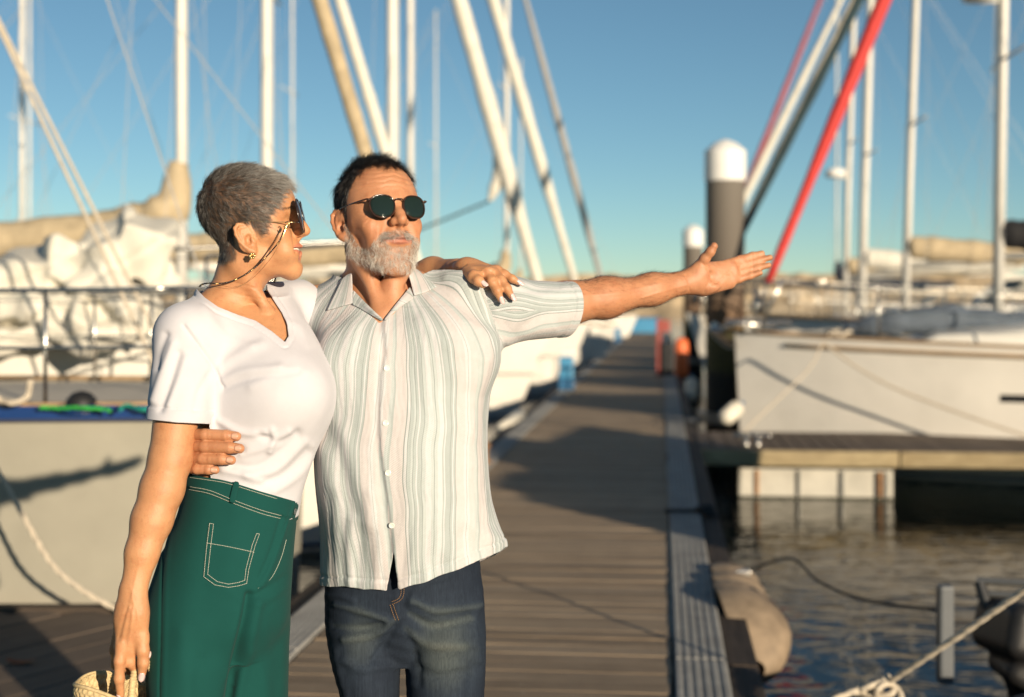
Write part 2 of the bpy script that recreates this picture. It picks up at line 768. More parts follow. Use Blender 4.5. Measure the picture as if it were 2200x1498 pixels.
def stitch_line(prims, pts, r, lift, m, parent, name='stitching', n=6, y0=2.3, y1=3.3, dash=None, gap=0.4, mb=None):
    """thread laid on cloth along a pixel polyline; dashed when dash (px) is given"""
    c = catmull(pts, n) if len(pts) > 2 else np.array(pts, float)
    d = np.r_[0, np.cumsum(np.linalg.norm(np.diff(c, axis=0), axis=1))]
    b = mb or MB()
    at = lambda t: (np.interp(t, d, c[:, 0]), np.interp(t, d, c[:, 1]))
    def hit(t):
        h = ray_hit(prims, *at(t), y0, y1, 30)
        dr = np.array((0, 0, CZ)) - h
        return h + dr / np.linalg.norm(dr) * lift
    if dash is None:
        tt = np.linspace(0, d[-1], max(3, int(d[-1] / 6)))
        b.tube([hit(t) for t in tt], r, 4)
    else:
        t = 0
        tt = np.linspace(0, d[-1], max(3, int(d[-1] / 7)))
        H_ = np.array([hit(t) for t in tt])
        I = lambda x: np.array([np.interp(x, tt, H_[:, k]) for k in range(3)])
        while t < d[-1]:
            e = min(t + dash * (1 - gap), d[-1])
            b.tube([I(t), I(e)], r, 4)
            t += dash
    if mb is None:
        return b.build(name, m, parent)
# ================================================================ materials
def mat(name):
    m = bpy.data.materials.new(name)
    m.use_nodes = True
    nt = m.node_tree
    b = nt.nodes['Principled BSDF']
    return m, nt, b


def ramp(nt, fac, stops, interp='LINEAR'):
    n = nt.nodes.new('ShaderNodeValToRGB')
    n.color_ramp.interpolation = interp
    e = n.color_ramp.elements
    while len(e) > 1:
        e.remove(e[-1])
    for i, (p, c) in enumerate(stops):
        el = e[0] if i == 0 else e.new(p)
        el.position = p
        el.color = tuple(c) + (1,) if len(c) == 3 else c
    nt.links.new(fac, n.inputs[0])
    return n.outputs[0]


def tex_noise(nt, scale, detail=3, rough=0.5, vec=None, dist=0.0):
    n = nt.nodes.new('ShaderNodeTexNoise')
    n.inputs['Scale'].default_value = scale
    n.inputs['Detail'].default_value = detail
    n.inputs['Roughness'].default_value = rough
    n.inputs['Distortion'].default_value = dist
    if vec is not None:
        nt.links.new(vec, n.inputs['Vector'])
    return n.outputs[0]


def obj_co(nt, scale=(1, 1, 1), rot=(0, 0, 0), kind='Object'):
    tc = nt.nodes.new('ShaderNodeTexCoord')
    mp = nt.nodes.new('ShaderNodeMapping')
    mp.inputs['Scale'].default_value = scale
    mp.inputs['Rotation'].default_value = rot
    nt.links.new(tc.outputs[kind], mp.inputs[0])
    return mp.outputs[0]


def mix(nt, fac, a, b, mode='MIX'):
    n = nt.nodes.new('ShaderNodeMix')
    n.data_type = 'RGBA'
    n.blend_type = mode
    for s, v in ((0, fac), (6, a), (7, b)):
        if hasattr(v, 'is_linked') or hasattr(v, 'links'):
            nt.links.new(v, n.inputs[s])
        elif s == 0:
            n.inputs[0].default_value = v
        else:
            n.inputs[s].default_value = tuple(v) + (1,) if len(v) == 3 else v
    return n.outputs[2]


def math_n(nt, op, a, b=None, c=None):
    n = nt.nodes.new('ShaderNodeMath')
    n.operation = op
    for i, v in enumerate((a, b, c)):
        if v is None:
            continue
        if hasattr(v, 'links'):
            nt.links.new(v, n.inputs[i])
        else:
            n.inputs[i].default_value = v
    return n.outputs[0]


def bump(nt, b, h, strength=0.3, dist=0.001):
    n = nt.nodes.new('ShaderNodeBump')
    n.inputs['Strength'].default_value = strength
    n.inputs['Distance'].default_value = dist
    nt.links.new(h, n.inputs['Height'])
    nt.links.new(n.outputs[0], b.inputs['Normal'])
    return n


def attr(nt, name, out='Fac'):
    n = nt.nodes.new('ShaderNodeAttribute')
    n.attribute_name = name
    return n.outputs[out]


def plain(name, col, rough=0.5, metal=0.0, noise=0.0, nscale=8.0, bumpy=0.0, coat=0.0, spec=0.5):
    """one colour with a little mottling and relief of its own"""
    m, nt, b = mat(name)
    co = obj_co(nt)
    if noise > 0:
        f = tex_noise(nt, nscale, 5, 0.6, co)
        dk = tuple(max(0, c * (1 - noise)) for c in col)
        lt = tuple(min(1, c * (1 + noise * 0.6)) for c in col)
        nt.links.new(ramp(nt, f, [(0.3, dk), (0.7, lt)]), b.inputs['Base Color'])
        nt.links.new(math_n(nt, 'MULTIPLY_ADD', f, 0.2, rough - 0.1), b.inputs['Roughness'])
    else:
        b.inputs['Base Color'].default_value = tuple(col) + (1,)
        b.inputs['Roughness'].default_value = rough
    b.inputs['Metallic'].default_value = metal
    b.inputs['Coat Weight'].default_value = coat
    b.inputs['Specular IOR Level'].default_value = spec
    if bumpy > 0:
        bump(nt, b, tex_noise(nt, nscale * 4, 4, 0.6, co), bumpy, 0.002)
    return m


def make_skin(name, fine=900.0):
    m, nt, b = mat(name)
    co = obj_co(nt)
    base = attr(nt, 'tone', 'Color')
    n1 = tex_noise(nt, 30, 6, 0.7, co)
    n0 = tex_noise(nt, 9, 3, 0.6, co)
    blot = ramp(nt, n1, [(0.27, (0.76, 0.62, 0.58)), (0.5, (1, 1, 1)), (0.75, (1.14, 1.12, 1.12))])
    n2 = tex_noise(nt, 420, 2, 0.5, co)
    spk = ramp(nt, n2, [(0.30, (0.84, 0.78, 0.74)), (0.42, (1, 1, 1))])
    c = mix(nt, 0.75, base, blot, 'MULTIPLY')
    c = mix(nt, 0.5, c, spk, 'MULTIPLY')
    c = mix(nt, 0.6, c, ramp(nt, n0, [(0.35, (0.92, 0.84, 0.80)), (0.65, (1.06, 1.04, 1.02))]), 'MULTIPLY')
    n3 = tex_noise(nt, 150, 2, 0.5, co)
    c = mix(nt, 0.28, c, ramp(nt, n3, [(0.27, (0.60, 0.46, 0.38)), (0.34, (1, 1, 1))]), 'MULTIPLY')
    nt.links.new(c, b.inputs['Base Color'])
    b.inputs['Subsurface Weight'].default_value = 0.15
    b.inputs['Subsurface Radius'].default_value = (1.0, 0.35, 0.18)
    b.inputs['Subsurface Scale'].default_value = 0.006
    nt.links.new(ramp(nt, n1, [(0.3, (0.42,) * 3), (0.8, (0.56,) * 3)]), b.inputs['Roughness'])
    b.inputs['Specular IOR Level'].default_value = 0.45
    v = nt.nodes.new('ShaderNodeTexVoronoi')
    v.inputs['Scale'].default_value = fine
    nt.links.new(co, v.inputs['Vector'])
    h = math_n(nt, 'ADD', math_n(nt, 'MULTIPLY', v.outputs['Distance'], 0.35), math_n(nt, 'MULTIPLY', tex_noise(nt, 110, 6, 0.75, co), 1.6))
    bump(nt, b, h, 0.30, 0.0018)
    return m


def make_hair(name, stops, rough=0.42):
    m, nt, b = mat(name)
    f = attr(nt, 'shade')
    nt.links.new(ramp(nt, f, stops), b.inputs['Base Color'])
    b.inputs['Roughness'].default_value = rough
    b.inputs['Specular IOR Level'].default_value = 0.4
    return m


def weave(nt, b, scale, strength, dist=0.0006, extra=None):
    """fine woven thread relief"""
    co = obj_co(nt)
    w1 = nt.nodes.new('ShaderNodeTexWave'); w1.bands_direction = 'X'
    w2 = nt.nodes.new('ShaderNodeTexWave'); w2.bands_direction = 'Z'
    for w in (w1, w2):
        w.inputs['Scale'].default_value = scale
        w.inputs['Distortion'].default_value = 0.6
        w.inputs['Detail'].default_value = 1
        nt.links.new(co, w.inputs['Vector'])
    h = math_n(nt, 'ADD', w1.outputs['Fac'], w2.outputs['Fac'])
    h = math_n(nt, 'ADD', h, math_n(nt, 'MULTIPLY', tex_noise(nt, scale * 0.4, 3, 0.6, co), 1.2))
    if extra is not None:
        h = math_n(nt, 'ADD', h, extra)
    bump(nt, b, h, strength, dist)
    return h


def make_cotton(name, col, sheen=0.15):
    m, nt, b = mat(name)
    co = obj_co(nt)
    f = tex_noise(nt, 22, 4, 0.6, co)
    lo = tuple(c * 0.95 for c in col)
    nt.links.new(ramp(nt, f, [(0.35, lo), (0.65, col)]), b.inputs['Base Color'])
    b.inputs['Roughness'].default_value = 0.9
    b.inputs['Sheen Weight'].default_value = sheen
    b.inputs['Specular IOR Level'].default_value = 0.15
    b.inputs['Subsurface Weight'].default_value = 0.0
    weave(nt, b, 190, 0.05)
    return m


def make_stripes(name):
    """crinkled shirt cloth: irregular pale stripes along the woven coordinate `stripe` (metres)"""
    m, nt, b = mat(name)
    u = attr(nt, 'stripe')
    W, G, P_, D, L = (0.58, 0.585, 0.60), (0.38, 0.425, 0.425), (0.565, 0.53, 0.53), (0.26, 0.30, 0.295), (0.475, 0.52, 0.52)
    # widths in millimetres, one repeat
    rep = [(P_, 17), (D, 1.3), (W, 3.5), (D, 1.2), (G, 4), (L, 2.5), (D, 1.2), (G, 3.5), (W, 1.6), (G, 5), (D, 1.2), (L, 4), (W, 7),
           (L, 3.5), (D, 1), (L, 4), (W, 6), (G, 2), (W, 2), (G, 7), (D, 1.2), (G, 3), (W, 1.5), (G, 2.5), (D, 1.2), (P_, 12), (W, 3), (D, 1),
           (W, 3), (P_, 8), (L, 5), (G, 3), (D, 1)]
    # a ramp holds 32 stops; the cloth repeats
    rep = [(c, w * 1.3 if c != D else w * 1.1) for c, w in rep[:32]]
    tot = sum(w for _, w in rep)
    f = math_n(nt, 'FRACT', math_n(nt, 'ADD', math_n(nt, 'DIVIDE', u, tot / 1000), 40.0))
    st, x = [], 0
    for c, w in rep:
        st.append((x / tot, c)); x += w
    col = ramp(nt, f, st, 'CONSTANT')
    hs = ramp(nt, f, [(p, ((0.0,) * 3 if c in (D,) else (0.45,) * 3 if c in (G, L) else (1,) * 3)) for p, c in st], 'CONSTANT')
    co = obj_co(nt)
    n = tex_noise(nt, 60, 5, 0.7, co)
    col = mix(nt, 0.55, col, ramp(nt, n, [(0.3, (0.88, 0.88, 0.86)), (0.65, (1, 1, 1))]), 'MULTIPLY')
    # broken thread along the dark pinstripes
    v = attr(nt, 'along')
    thr = nt.nodes.new('ShaderNodeTexWave')
    cmb = nt.nodes.new('ShaderNodeCombineXYZ')
    nt.links.new(math_n(nt, 'ADD', v, math_n(nt, 'MULTIPLY', u, 0.6)), cmb.inputs[0]); nt.links.new(u, cmb.inputs[1])
    nt.links.new(cmb.outputs[0], thr.inputs['Vector'])
    thr.inputs['Scale'].default_value = 95
    thr.inputs['Distortion'].default_value = 0.8
    col = mix(nt, math_n(nt, 'MULTIPLY', thr.outputs['Fac'], 0.22), col, (0.57, 0.575, 0.585), 'MIX')
    nt.links.new(col, b.inputs['Base Color'])
    b.inputs['Roughness'].default_value = 0.92
    b.inputs['Specular IOR Level'].default_value = 0.12
    b.inputs['Sheen Weight'].default_value = 0.1
    h = math_n(nt, 'ADD', math_n(nt, 'MULTIPLY', hs, 0.9), math_n(nt, 'MULTIPLY', thr.outputs['Fac'], 0.35))
    h = math_n(nt, 'ADD', h, math_n(nt, 'MULTIPLY', tex_noise(nt, 130, 4, 0.7, co), 1.6))
    bump(nt, b, h, 0.5, 0.0016)
    return m


def make_denim(name):
    m, nt, b = mat(name)
    co = obj_co(nt)
    fade = attr(nt, 'fade')
    n = tex_noise(nt, 14, 5, 0.65, co)
    st = tex_noise(nt, 1.0, 4, 0.7, obj_co(nt, (420, 420, 18)))
    base = ramp(nt, math_n(nt, 'ADD', fade, math_n(nt, 'MULTIPLY', math_n(nt, 'SUBTRACT', n, 0.5), 0.35)),
                [(0.0, (0.010, 0.014, 0.026)), (0.35, (0.022, 0.032, 0.050)), (0.7, (0.060, 0.074, 0.080)), (1.0, (0.098, 0.108, 0.102))])
    c = mix(nt, 0.7, base, ramp(nt, st, [(0.35, (0.6, 0.6, 0.62)), (0.65, (1.25, 1.25, 1.2))]), 'MULTIPLY')
    nt.links.new(c, b.inputs['Base Color'])
    b.inputs['Roughness'].default_value = 0.85
    b.inputs['Specular IOR Level'].default_value = 0.2
    weave(nt, b, 230, 0.25, extra=st)
    return m


def make_wood(name, dark, light, grain=(2.0, 60.0, 60.0), rough=0.8, spots=None):
    """weathered timber with grain along the object's x axis"""
    m, nt, b = mat(name)
    oi = nt.nodes.new('ShaderNodeObjectInfo')
    tc = nt.nodes.new('ShaderNodeTexCoord')
    ad = nt.nodes.new('ShaderNodeVectorMath'); ad.operation = 'ADD'
    sc_ = nt.nodes.new('ShaderNodeVectorMath'); sc_.operation = 'SCALE'
    cmb = nt.nodes.new('ShaderNodeCombineXYZ')
    for i in range(3):
        nt.links.new(oi.outputs['Random'], cmb.inputs[i])
    nt.links.new(cmb.outputs[0], sc_.inputs[0]); sc_.inputs['Scale'].default_value = 37.0
    nt.links.new(tc.outputs['Object'], ad.inputs[0]); nt.links.new(sc_.outputs[0], ad.inputs[1])
    mp = nt.nodes.new('ShaderNodeMapping'); mp.inputs['Scale'].default_value = grain
    nt.links.new(ad.outputs[0], mp.inputs[0])
    g = tex_noise(nt, 1.0, 6, 0.7, mp.outputs[0], 0.6)
    big = tex_noise(nt, 3.0, 4, 0.6, ad.outputs[0])
    f = math_n(nt, 'ADD', math_n(nt, 'MULTIPLY', g, 0.75), math_n(nt, 'MULTIPLY', big, 0.25))
    f = math_n(nt, 'ADD', f, math_n(nt, 'MULTIPLY', math_n(nt, 'SUBTRACT', oi.outputs['Random'], 0.5), 0.16))
    c = ramp(nt, f, [(0.30, dark), (0.68, light)])
    wn_ = tex_noise(nt, 1.1, 5, 0.65, tc.outputs['Object'])
    c = mix(nt, 0.6, c, ramp(nt, wn_, [(0.35, (0.72, 0.70, 0.70)), (0.5, (1, 1, 1)), (0.68, (1.22, 1.18, 1.14))]), 'MULTIPLY')
    if spots:
        s = tex_noise(nt, 26, 3, 0.6, ad.outputs[0])
        c = mix(nt, ramp(nt, s, [(0.70, (0, 0, 0)), (0.76, (1, 1, 1))]), c, spots)
    nt.links.new(c, b.inputs['Base Color'])
    b.inputs['Roughness'].default_value = rough
    b.inputs['Specular IOR Level'].default_value = 0.3
    bump(nt, b, g, 0.35, 0.003)
    return m


M = {}
M['skin'] = make_skin('skin')
M['hair_dark'] = make_hair('hair_dark', [(0, (0.006, 0.005, 0.005)), (0.7, (0.02, 0.017, 0.015)), (0.92, (0.06, 0.055, 0.05)), (1, (0.30, 0.29, 0.28))])
M['hair_grey'] = make_hair('hair_grey', [(0, (0.018, 0.014, 0.011)), (0.4, (0.06, 0.05, 0.042)), (0.75, (0.19, 0.175, 0.16)), (1, (0.42, 0.40, 0.37))])
M['beard'] = make_hair('beard', [(0, (0.035, 0.028, 0.022)), (0.35, (0.20, 0.175, 0.15)), (0.6, (0.52, 0.48, 0.43)), (1, (0.84, 0.80, 0.73))], 0.5)
M['white_cotton'] = make_cotton('white_cotton', (0.585, 0.575, 0.615))
M['shirt'] = make_stripes('shirt_stripes')
M['denim'] = make_denim('denim')
M['green_twill'] = make_cotton('green_twill', (0.007, 0.062, 0.055), 0.03)
M['stitch'] = plain('stitch', (0.55, 0.56, 0.47), 0.8)
M['orange_stitch'] = plain('orange_stitch', (0.42, 0.22, 0.08), 0.8)
M['button'] = plain('shell_button', (0.80, 0.78, 0.72), 0.25, noise=0.08, nscale=90)
M['tooth'] = plain('tooth', (0.78, 0.74, 0.66), 0.25)
M['eye'] = plain('eyeball', (0.7, 0.68, 0.66), 0.1)
M['nail'] = plain('nail', (0.72, 0.52, 0.50), 0.15, coat=0.6)
M['gold'] = plain('gold', (0.83, 0.60, 0.28), 0.25, 1.0, noise=0.1, nscale=300)
M['silver'] = plain('silver', (0.80, 0.80, 0.78), 0.2, 1.0)
M['black_bead'] = plain('black_bead', (0.012, 0.011, 0.012), 0.15)
M['tortoise'] = plain('tortoiseshell', (0.045, 0.018, 0.009), 0.12, noise=0.85, nscale=70, coat=0.5)
M['straw'] = plain('straw', (0.62, 0.47, 0.25), 0.7, noise=0.3, nscale=120, bumpy=0.3)
M['shoe'] = plain('shoe_leather', (0.16, 0.09, 0.05), 0.5, noise=0.2)
M['black_frame'] = plain('black_frame', (0.015, 0.012, 0.012), 0.15, coat=0.4)


def make_lens(name, col, alpha):
    m, nt, b = mat(name)
    b.inputs['Base Color'].default_value = tuple(col) + (1,)
    b.inputs['Roughness'].default_value = 0.04
    b.inputs['Specular IOR Level'].default_value = 0.45
    b.inputs['Alpha'].default_value = alpha
    return m


M['lens_green'] = make_lens('lens_green', (0.012, 0.022, 0.018), 0.95)
M['lens_brown'] = make_lens('lens_brown', (0.05, 0.022, 0.02), 0.82)
# ================================================================ the marina
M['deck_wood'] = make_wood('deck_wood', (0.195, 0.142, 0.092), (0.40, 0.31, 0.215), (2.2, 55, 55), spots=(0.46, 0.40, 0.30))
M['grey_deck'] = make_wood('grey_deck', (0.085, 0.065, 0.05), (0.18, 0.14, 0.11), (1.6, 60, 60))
M['pale_wood'] = make_wood('pale_wood', (0.20, 0.155, 0.085), (0.44, 0.36, 0.22), (1.2, 30, 30))
M['dark_wood'] = make_wood('dark_wood', (0.030, 0.022, 0.017), (0.085, 0.064, 0.048), (1.5, 40, 40))
M['strip'] = plain('composite_strip', (0.37, 0.36, 0.335), 0.9, noise=0.25, nscale=5, bumpy=0.15, spec=0.12)
M['hull_cream'] = plain('hull_cream', (0.36, 0.34, 0.28), 0.35, noise=0.12, nscale=1.6, coat=0.1)
M['hull_white'] = plain('hull_white', (0.74, 0.71, 0.65), 0.3, noise=0.10, nscale=1.2, coat=0.2)
M['gel_white'] = plain('gelcoat', (0.70, 0.68, 0.62), 0.35, noise=0.08, nscale=2.0, coat=0.1)
M['deck_cream'] = plain('deck_cream', (0.58, 0.52, 0.43), 0.7, noise=0.12, nscale=4)
M['navy'] = plain('navy_paint', (0.005, 0.035, 0.16), 0.35, noise=0.15, nscale=4, coat=0.3)
M['antifoul'] = plain('antifouling', (0.02, 0.05, 0.12), 0.7, noise=0.3, nscale=5)
M['mast'] = plain('mast_alloy', (0.64, 0.62, 0.57), 0.4, 0.0, noise=0.08, nscale=6)
M['steel'] = plain('stainless', (0.62, 0.59, 0.54), 0.27, 1.0)
M['dull_steel'] = plain('dull_steel', (0.22, 0.22, 0.21), 0.4, 0.8)
M['wire'] = plain('stay_wire', (0.50, 0.49, 0.47), 0.4, 0.3)
M['tan_canvas'] = plain('tan_canvas', (0.46, 0.37, 0.24), 0.9, noise=0.25, nscale=7, bumpy=0.5)
M['white_canvas'] = plain('white_canvas', (0.66, 0.63, 0.55), 0.85, noise=0.12, nscale=6, bumpy=0.4)
M['blue_grey_canvas'] = plain('blue_grey_canvas', (0.10, 0.125, 0.16), 0.85, noise=0.25, nscale=7, bumpy=0.4)
M['navy_canvas'] = plain('navy_canvas', (0.012, 0.018, 0.035), 0.85, noise=0.3, nscale=7, bumpy=0.4)
M['black_canvas'] = plain('black_canvas', (0.012, 0.012, 0.014), 0.85, noise=0.3, nscale=7, bumpy=0.4)
M['teal_canvas'] = plain('teal_canvas', (0.02, 0.045, 0.055), 0.8, noise=0.3, nscale=9, bumpy=0.3)
M['cream_canvas'] = plain('cream_canvas', (0.62, 0.56, 0.44), 0.85, noise=0.15, nscale=7, bumpy=0.4)
M['grey_canvas'] = plain('grey_canvas', (0.34, 0.33, 0.32), 0.85, noise=0.15, nscale=7, bumpy=0.4)
M['red_canvas'] = plain('red_canvas', (0.58, 0.045, 0.04), 0.75, noise=0.2, nscale=9, bumpy=0.4)
M['faded_red'] = plain('faded_red_canvas', (0.36, 0.10, 0.12), 0.85, noise=0.2, nscale=9)
M['glass'] = plain('dark_glass', (0.012, 0.014, 0.018), 0.06)
M['teak'] = plain('teak', (0.36, 0.24, 0.13), 0.7, noise=0.25, nscale=14)
M['rope_cream'] = plain('rope_cream', (0.55, 0.48, 0.38), 0.9, noise=0.25, nscale=60)
M['rope_dark'] = plain('rope_dark', (0.03, 0.03, 0.032), 0.9, noise=0.3, nscale=60)
M['rope_green'] = plain('rope_green', (0.03, 0.36, 0.06), 0.8, noise=0.2, nscale=60)
M['rope_teal'] = plain('rope_teal', (0.01, 0.28, 0.22), 0.8, noise=0.2, nscale=60)
M['black_rubber'] = plain('black_rubber', (0.014, 0.014, 0.015), 0.55, noise=0.3, nscale=20)
M['dark_plastic'] = plain('dark_plastic', (0.016, 0.017, 0.019), 0.3, noise=0.2, nscale=9)
M['bumper'] = plain('bumper_vinyl', (0.27, 0.205, 0.14), 0.75, noise=0.35, nscale=9, bumpy=0.4)
M['fender_white'] = plain('fender_vinyl', (0.70, 0.66, 0.56), 0.5, noise=0.2, nscale=9)
M['concrete'] = plain('float_concrete', (0.50, 0.48, 0.42), 0.85, noise=0.2, nscale=3, bumpy=0.3)
M['rust'] = plain('rusty_steel', (0.36, 0.20, 0.10), 0.85, noise=0.5, nscale=20, bumpy=0.5)
M['weed'] = plain('green_weed', (0.02, 0.022, 0.008), 0.7, noise=0.5, nscale=14)
M['pedestal_blue'] = plain('pedestal_blue', (0.06, 0.26, 0.46), 0.45, noise=0.12, nscale=8)
M['pedestal_base'] = plain('pedestal_base', (0.02, 0.11, 0.24), 0.5, noise=0.12, nscale=8)
M['orange'] = plain('rescue_orange', (0.80, 0.16, 0.04), 0.5, noise=0.15, nscale=10)
M['red_post'] = plain('red_post', (0.32, 0.05, 0.035), 0.5, noise=0.2, nscale=8)
M['white_paint'] = plain('white_paint', (0.80, 0.79, 0.76), 0.5, noise=0.05, nscale=6)
M['stone'] = plain('breakwater_stone', (0.40, 0.31, 0.20), 0.9, noise=0.5, nscale=.25, bumpy=0.6)
M['leaf'] = plain('dry_leaf', (0.22, 0.06, 0.02), 0.8)


def make_water():
    m, nt, b = mat('harbour_water')
    tc = nt.nodes.new('ShaderNodeTexCoord')
    mp = nt.nodes.new('ShaderNodeMapping'); mp.inputs['Scale'].default_value = (1.0, 1.9, 1)
    mp.inputs['Rotation'].default_value = (0, 0, R(12))
    nt.links.new(tc.outputs['Object'], mp.inputs[0])
    a = tex_noise(nt, 1.9, 1.5, 0.4, mp.outputs[0], 1.6)
    c = tex_noise(nt, 6.5, 3, 0.5, mp.outputs[0], 0.4)
    h = math_n(nt, 'ADD', a, math_n(nt, 'MULTIPLY', c, 0.07))
    b.inputs['Base Color'].default_value = (0.006, 0.009, 0.008, 1)
    b.inputs['Roughness'].default_value = 0.03
    b.inputs['IOR'].default_value = 1.33
    b.inputs['Specular IOR Level'].default_value = 0.22
    bump(nt, b, h, 0.6, 0.021)
    return m


M['water'] = make_water()
WZ = -0.52                      # water level; the pontoon deck is z = 0
b = MB()
b.add([(-700, -60, WZ), (700, -60, WZ), (700, 900, WZ), (-700, 900, WZ)], [(0, 1, 2, 3)])
tag(b.build('water', M['water']), 'dark green harbour water with ripples between the boats', kind='structure')
b = MB()
b.add([(-700, -60, WZ - 3), (700, -60, WZ - 3), (700, 900, WZ - 3), (-700, 900, WZ - 3)], [(0, 1, 2, 3)])
tag(b.build('harbour_bed', M['weed']), 'dark bed of the harbour under the water', kind='structure')

# ---- breakwater on the horizon
def breakwater():
    r_ = np.random.default_rng(3)
    b = MB()
    xs = np.linspace(-330, 330, 331)
    top = 5.6 + .5 * np.sin(xs * .031 + 1) + .35 * np.sin(xs * .11) + r_.normal(0, .22, len(xs))
    top += np.where(xs > 40, 1.0, 0)
    G = []
    for i, x in enumerate(xs):
        G.append([(x, 246, WZ - .5), (x, 250 + r_.normal(0, .4), 1.4 + r_.normal(0, .25)), (x, 253 + r_.normal(0, .5), 3.4 + r_.normal(0, .3)), (x, 256, top[i]), (x, 262, top[i] - .2), (x, 275, WZ - .5)])
    b.grid(G)
    tag(b.build('breakwater', M['stone']), kind='structure')
breakwater()

# ---------------------------------------------------------------- pontoon
PA = math.atan(0.1057)
def pw(u, v, z=0.0):
    """pontoon axes (u across, v along) -> world"""
    return np.array((u * math.cos(PA) + v * math.sin(PA), -u * math.sin(PA) + v * math.cos(PA), z))
pier = empty('pontoon', (0, 0, 0), 'long brown boarded pontoon walkway with grey edge strips', rz=-PA)
pier['kind'] = 'structure'
LOCAL[0] = True
UL0, UL1, UR0, UR1 = -1.757, -1.550, 0.045, 0.267
PITCH = 0.146
def plank_mesh(L, w, t, bow, nm):
    b = MB()
    b.box((0, 0, -t / 2), (L, w, t), bev=.0018)
    me = b.mesh(nm)
    for v in me.vertices:
        v.co.z += bow * (v.co.x / L) ** 2 * 4 - abs(bow) * .5
    return me
pm = [plank_mesh(UR0 - UL1 - .012, PITCH - .0045 - .001 * k, .032, bw, 'plank') for k, bw in enumerate((.0006, -.0006, .0003, .0))]
for m_ in pm:
    m_.materials.append(M['deck_wood'])
NPL = 296
for i in range(NPL):
    o = bpy.data.objects.new('plank', pm[int(rng.integers(4))])
    COL.objects.link(o)
    o.parent = pier
    o.location = ((UL1 + UR0) / 2 + rng.normal(0, .002), 1.9 + i * PITCH, rng.normal(0, .0006))
    o.rotation_euler = (rng.normal(0, .0025), rng.normal(0, .0012), rng.normal(0, .0012) + (math.pi if rng.random() < .5 else 0))
b = MB()
for i in range(NPL, 470):
    b.box(((UL1 + UR0) / 2, 1.9 + i * PITCH, -.017), (UR0 - UL1 - .012, PITCH - .009, .032))
tag(b.build('far_planks', M['deck_wood'], pier), kind='stuff')
def strip_mesh(u0, u1, L):
    """ribbed edge board"""
    prof = [(u0, -.03), (u0, .006)]
    n = 6
    for k in range(n):
        a = u0 + (u1 - u0) * (k + .12) / n; c = u0 + (u1 - u0) * (k + .88) / n
        prof += [(a, .006), (a + .004, .012), (c - .004, .012), (c, .006)]
    prof += [(u1, .006), (u1, -.03)]
    V = [(u, y, z) for y in (0, L) for u, z in prof]
    n = len(prof)
    Fc = [(i, i + 1, n + i + 1, n + i) for i in range(n - 1)] + [tuple(range(n))[::-1], tuple(n + i for i in range(n))]
    return mesh_from('edge_strip', V, [f[::-1] for f in Fc], False)
for u0, u1 in ((UL0, UL1 - .006), (UR0 + .006, UR1)):
    me_ = strip_mesh(u0, u1, 3.985)
    me_.materials.append(M['strip'])
    for k in range(17):
        o = bpy.data.objects.new('edge_strip', me_)
        COL.objects.link(o); o.parent = pier
        o.location = (0, 2.0 + 4 * k, 0)
for u, nm in ((UR1 + .068, 'edge_beam'), (UL0 - .068, 'edge_beam')):
    bm_ = MB().box((0, 0, 0), (3.98, .13, .22), bev=.008).mesh('edge_beam')
    bm_.materials.append(M['dark_wood'])
    for k in range(17):
        o = bpy.data.objects.new(nm, bm_)
        COL.objects.link(o); o.parent = pier
        o.location = (u, 4 + 4 * k, -.125)
        o.rotation_euler = (0, 0, math.pi / 2)
b = MB()
for k in range(17):
    b.box(((UL0 + UR1) / 2, 4.0 + 4 * k, -.26), (1.9, 3.0, .5), bev=.03)
b.build('float', M['concrete'], pier)
MB().box(((UL0 + UR1) / 2, 36, -.06), (1.95, 67, .04)).build('frame', M['dark_wood'], pier)
LOCAL[0] = False

# ---- left finger with slanting boards
def board_run(root, poly, ang, pitch, z, m, t=.035, first=0):
    d = np.array((math.sin(ang), math.cos(ang))); n = np.array((d[1], -d[0]))
    poly = np.array(poly)
    s0, s1 = (poly @ n).min(), (poly @ n).max()
    k = math.ceil(s0 / pitch)
    while k * pitch < s1:
        lo, hi = -1e9, 1e9
        ok = False
        ts = []
        for i in range(len(poly)):
            a, c = poly[i], poly[(i + 1) % len(poly)]
            da, dc = a @ n - k * pitch, c @ n - k * pitch
            if da * dc < 0:
                q = a + (c - a) * da / (da - dc)
                ts.append(q @ d)
        if len(ts) == 2 and abs(ts[1] - ts[0]) > .15:
            t0, t1 = sorted(ts)
            c = n * k * pitch + d * (t0 + t1) / 2
            me = MB().box((0, 0, 0), (t1 - t0, pitch - .010, t), bev=.004).mesh('board')
            me.materials.append(m)
            o = bpy.data.objects.new('board', me); COL.objects.link(o); o.parent = root
            o.location = (c[0], c[1], z - t / 2 + rng.normal(0, .0012))
            o.rotation_euler = (0, 0, math.pi / 2 - ang)
        k += 1
lf = empty('finger_pontoon', (0, 0, 0), 'grey boarded finger pontoon below the cream hull with the blue stripe', 'pontoon')
lf['kind'] = 'structure'
del lf['category']
DP = [(-5.2, 2.2), (-1.68, 2.2), (-1.17, 6.92), (-5.2, 6.92)]
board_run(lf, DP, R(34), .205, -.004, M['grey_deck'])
MB().box((-3.2, 6.985, -.075), (4.1, .11, .17), bev=.006).build('edge_beam', M['dark_wood'], lf)
MB().box((-3.3, 4.6, -.28), (3.6, 4.2, .42), bev=.02).build('float', M['dark_wood'], lf)
lm = MB()
c = P(45, 1425, 5.92)
lm.grid([[(c[0] + x, c[1] + y * (1 - abs(x) * 9), .003 + .010 * (x / .05) ** 2) for y in (-.035, 0, .035)] for x in np.linspace(-.06, .06, 6)])
tag(lm.build('fallen_leaf', M['leaf']), 'small dry brown leaf lying on the grey boards', 'leaf')

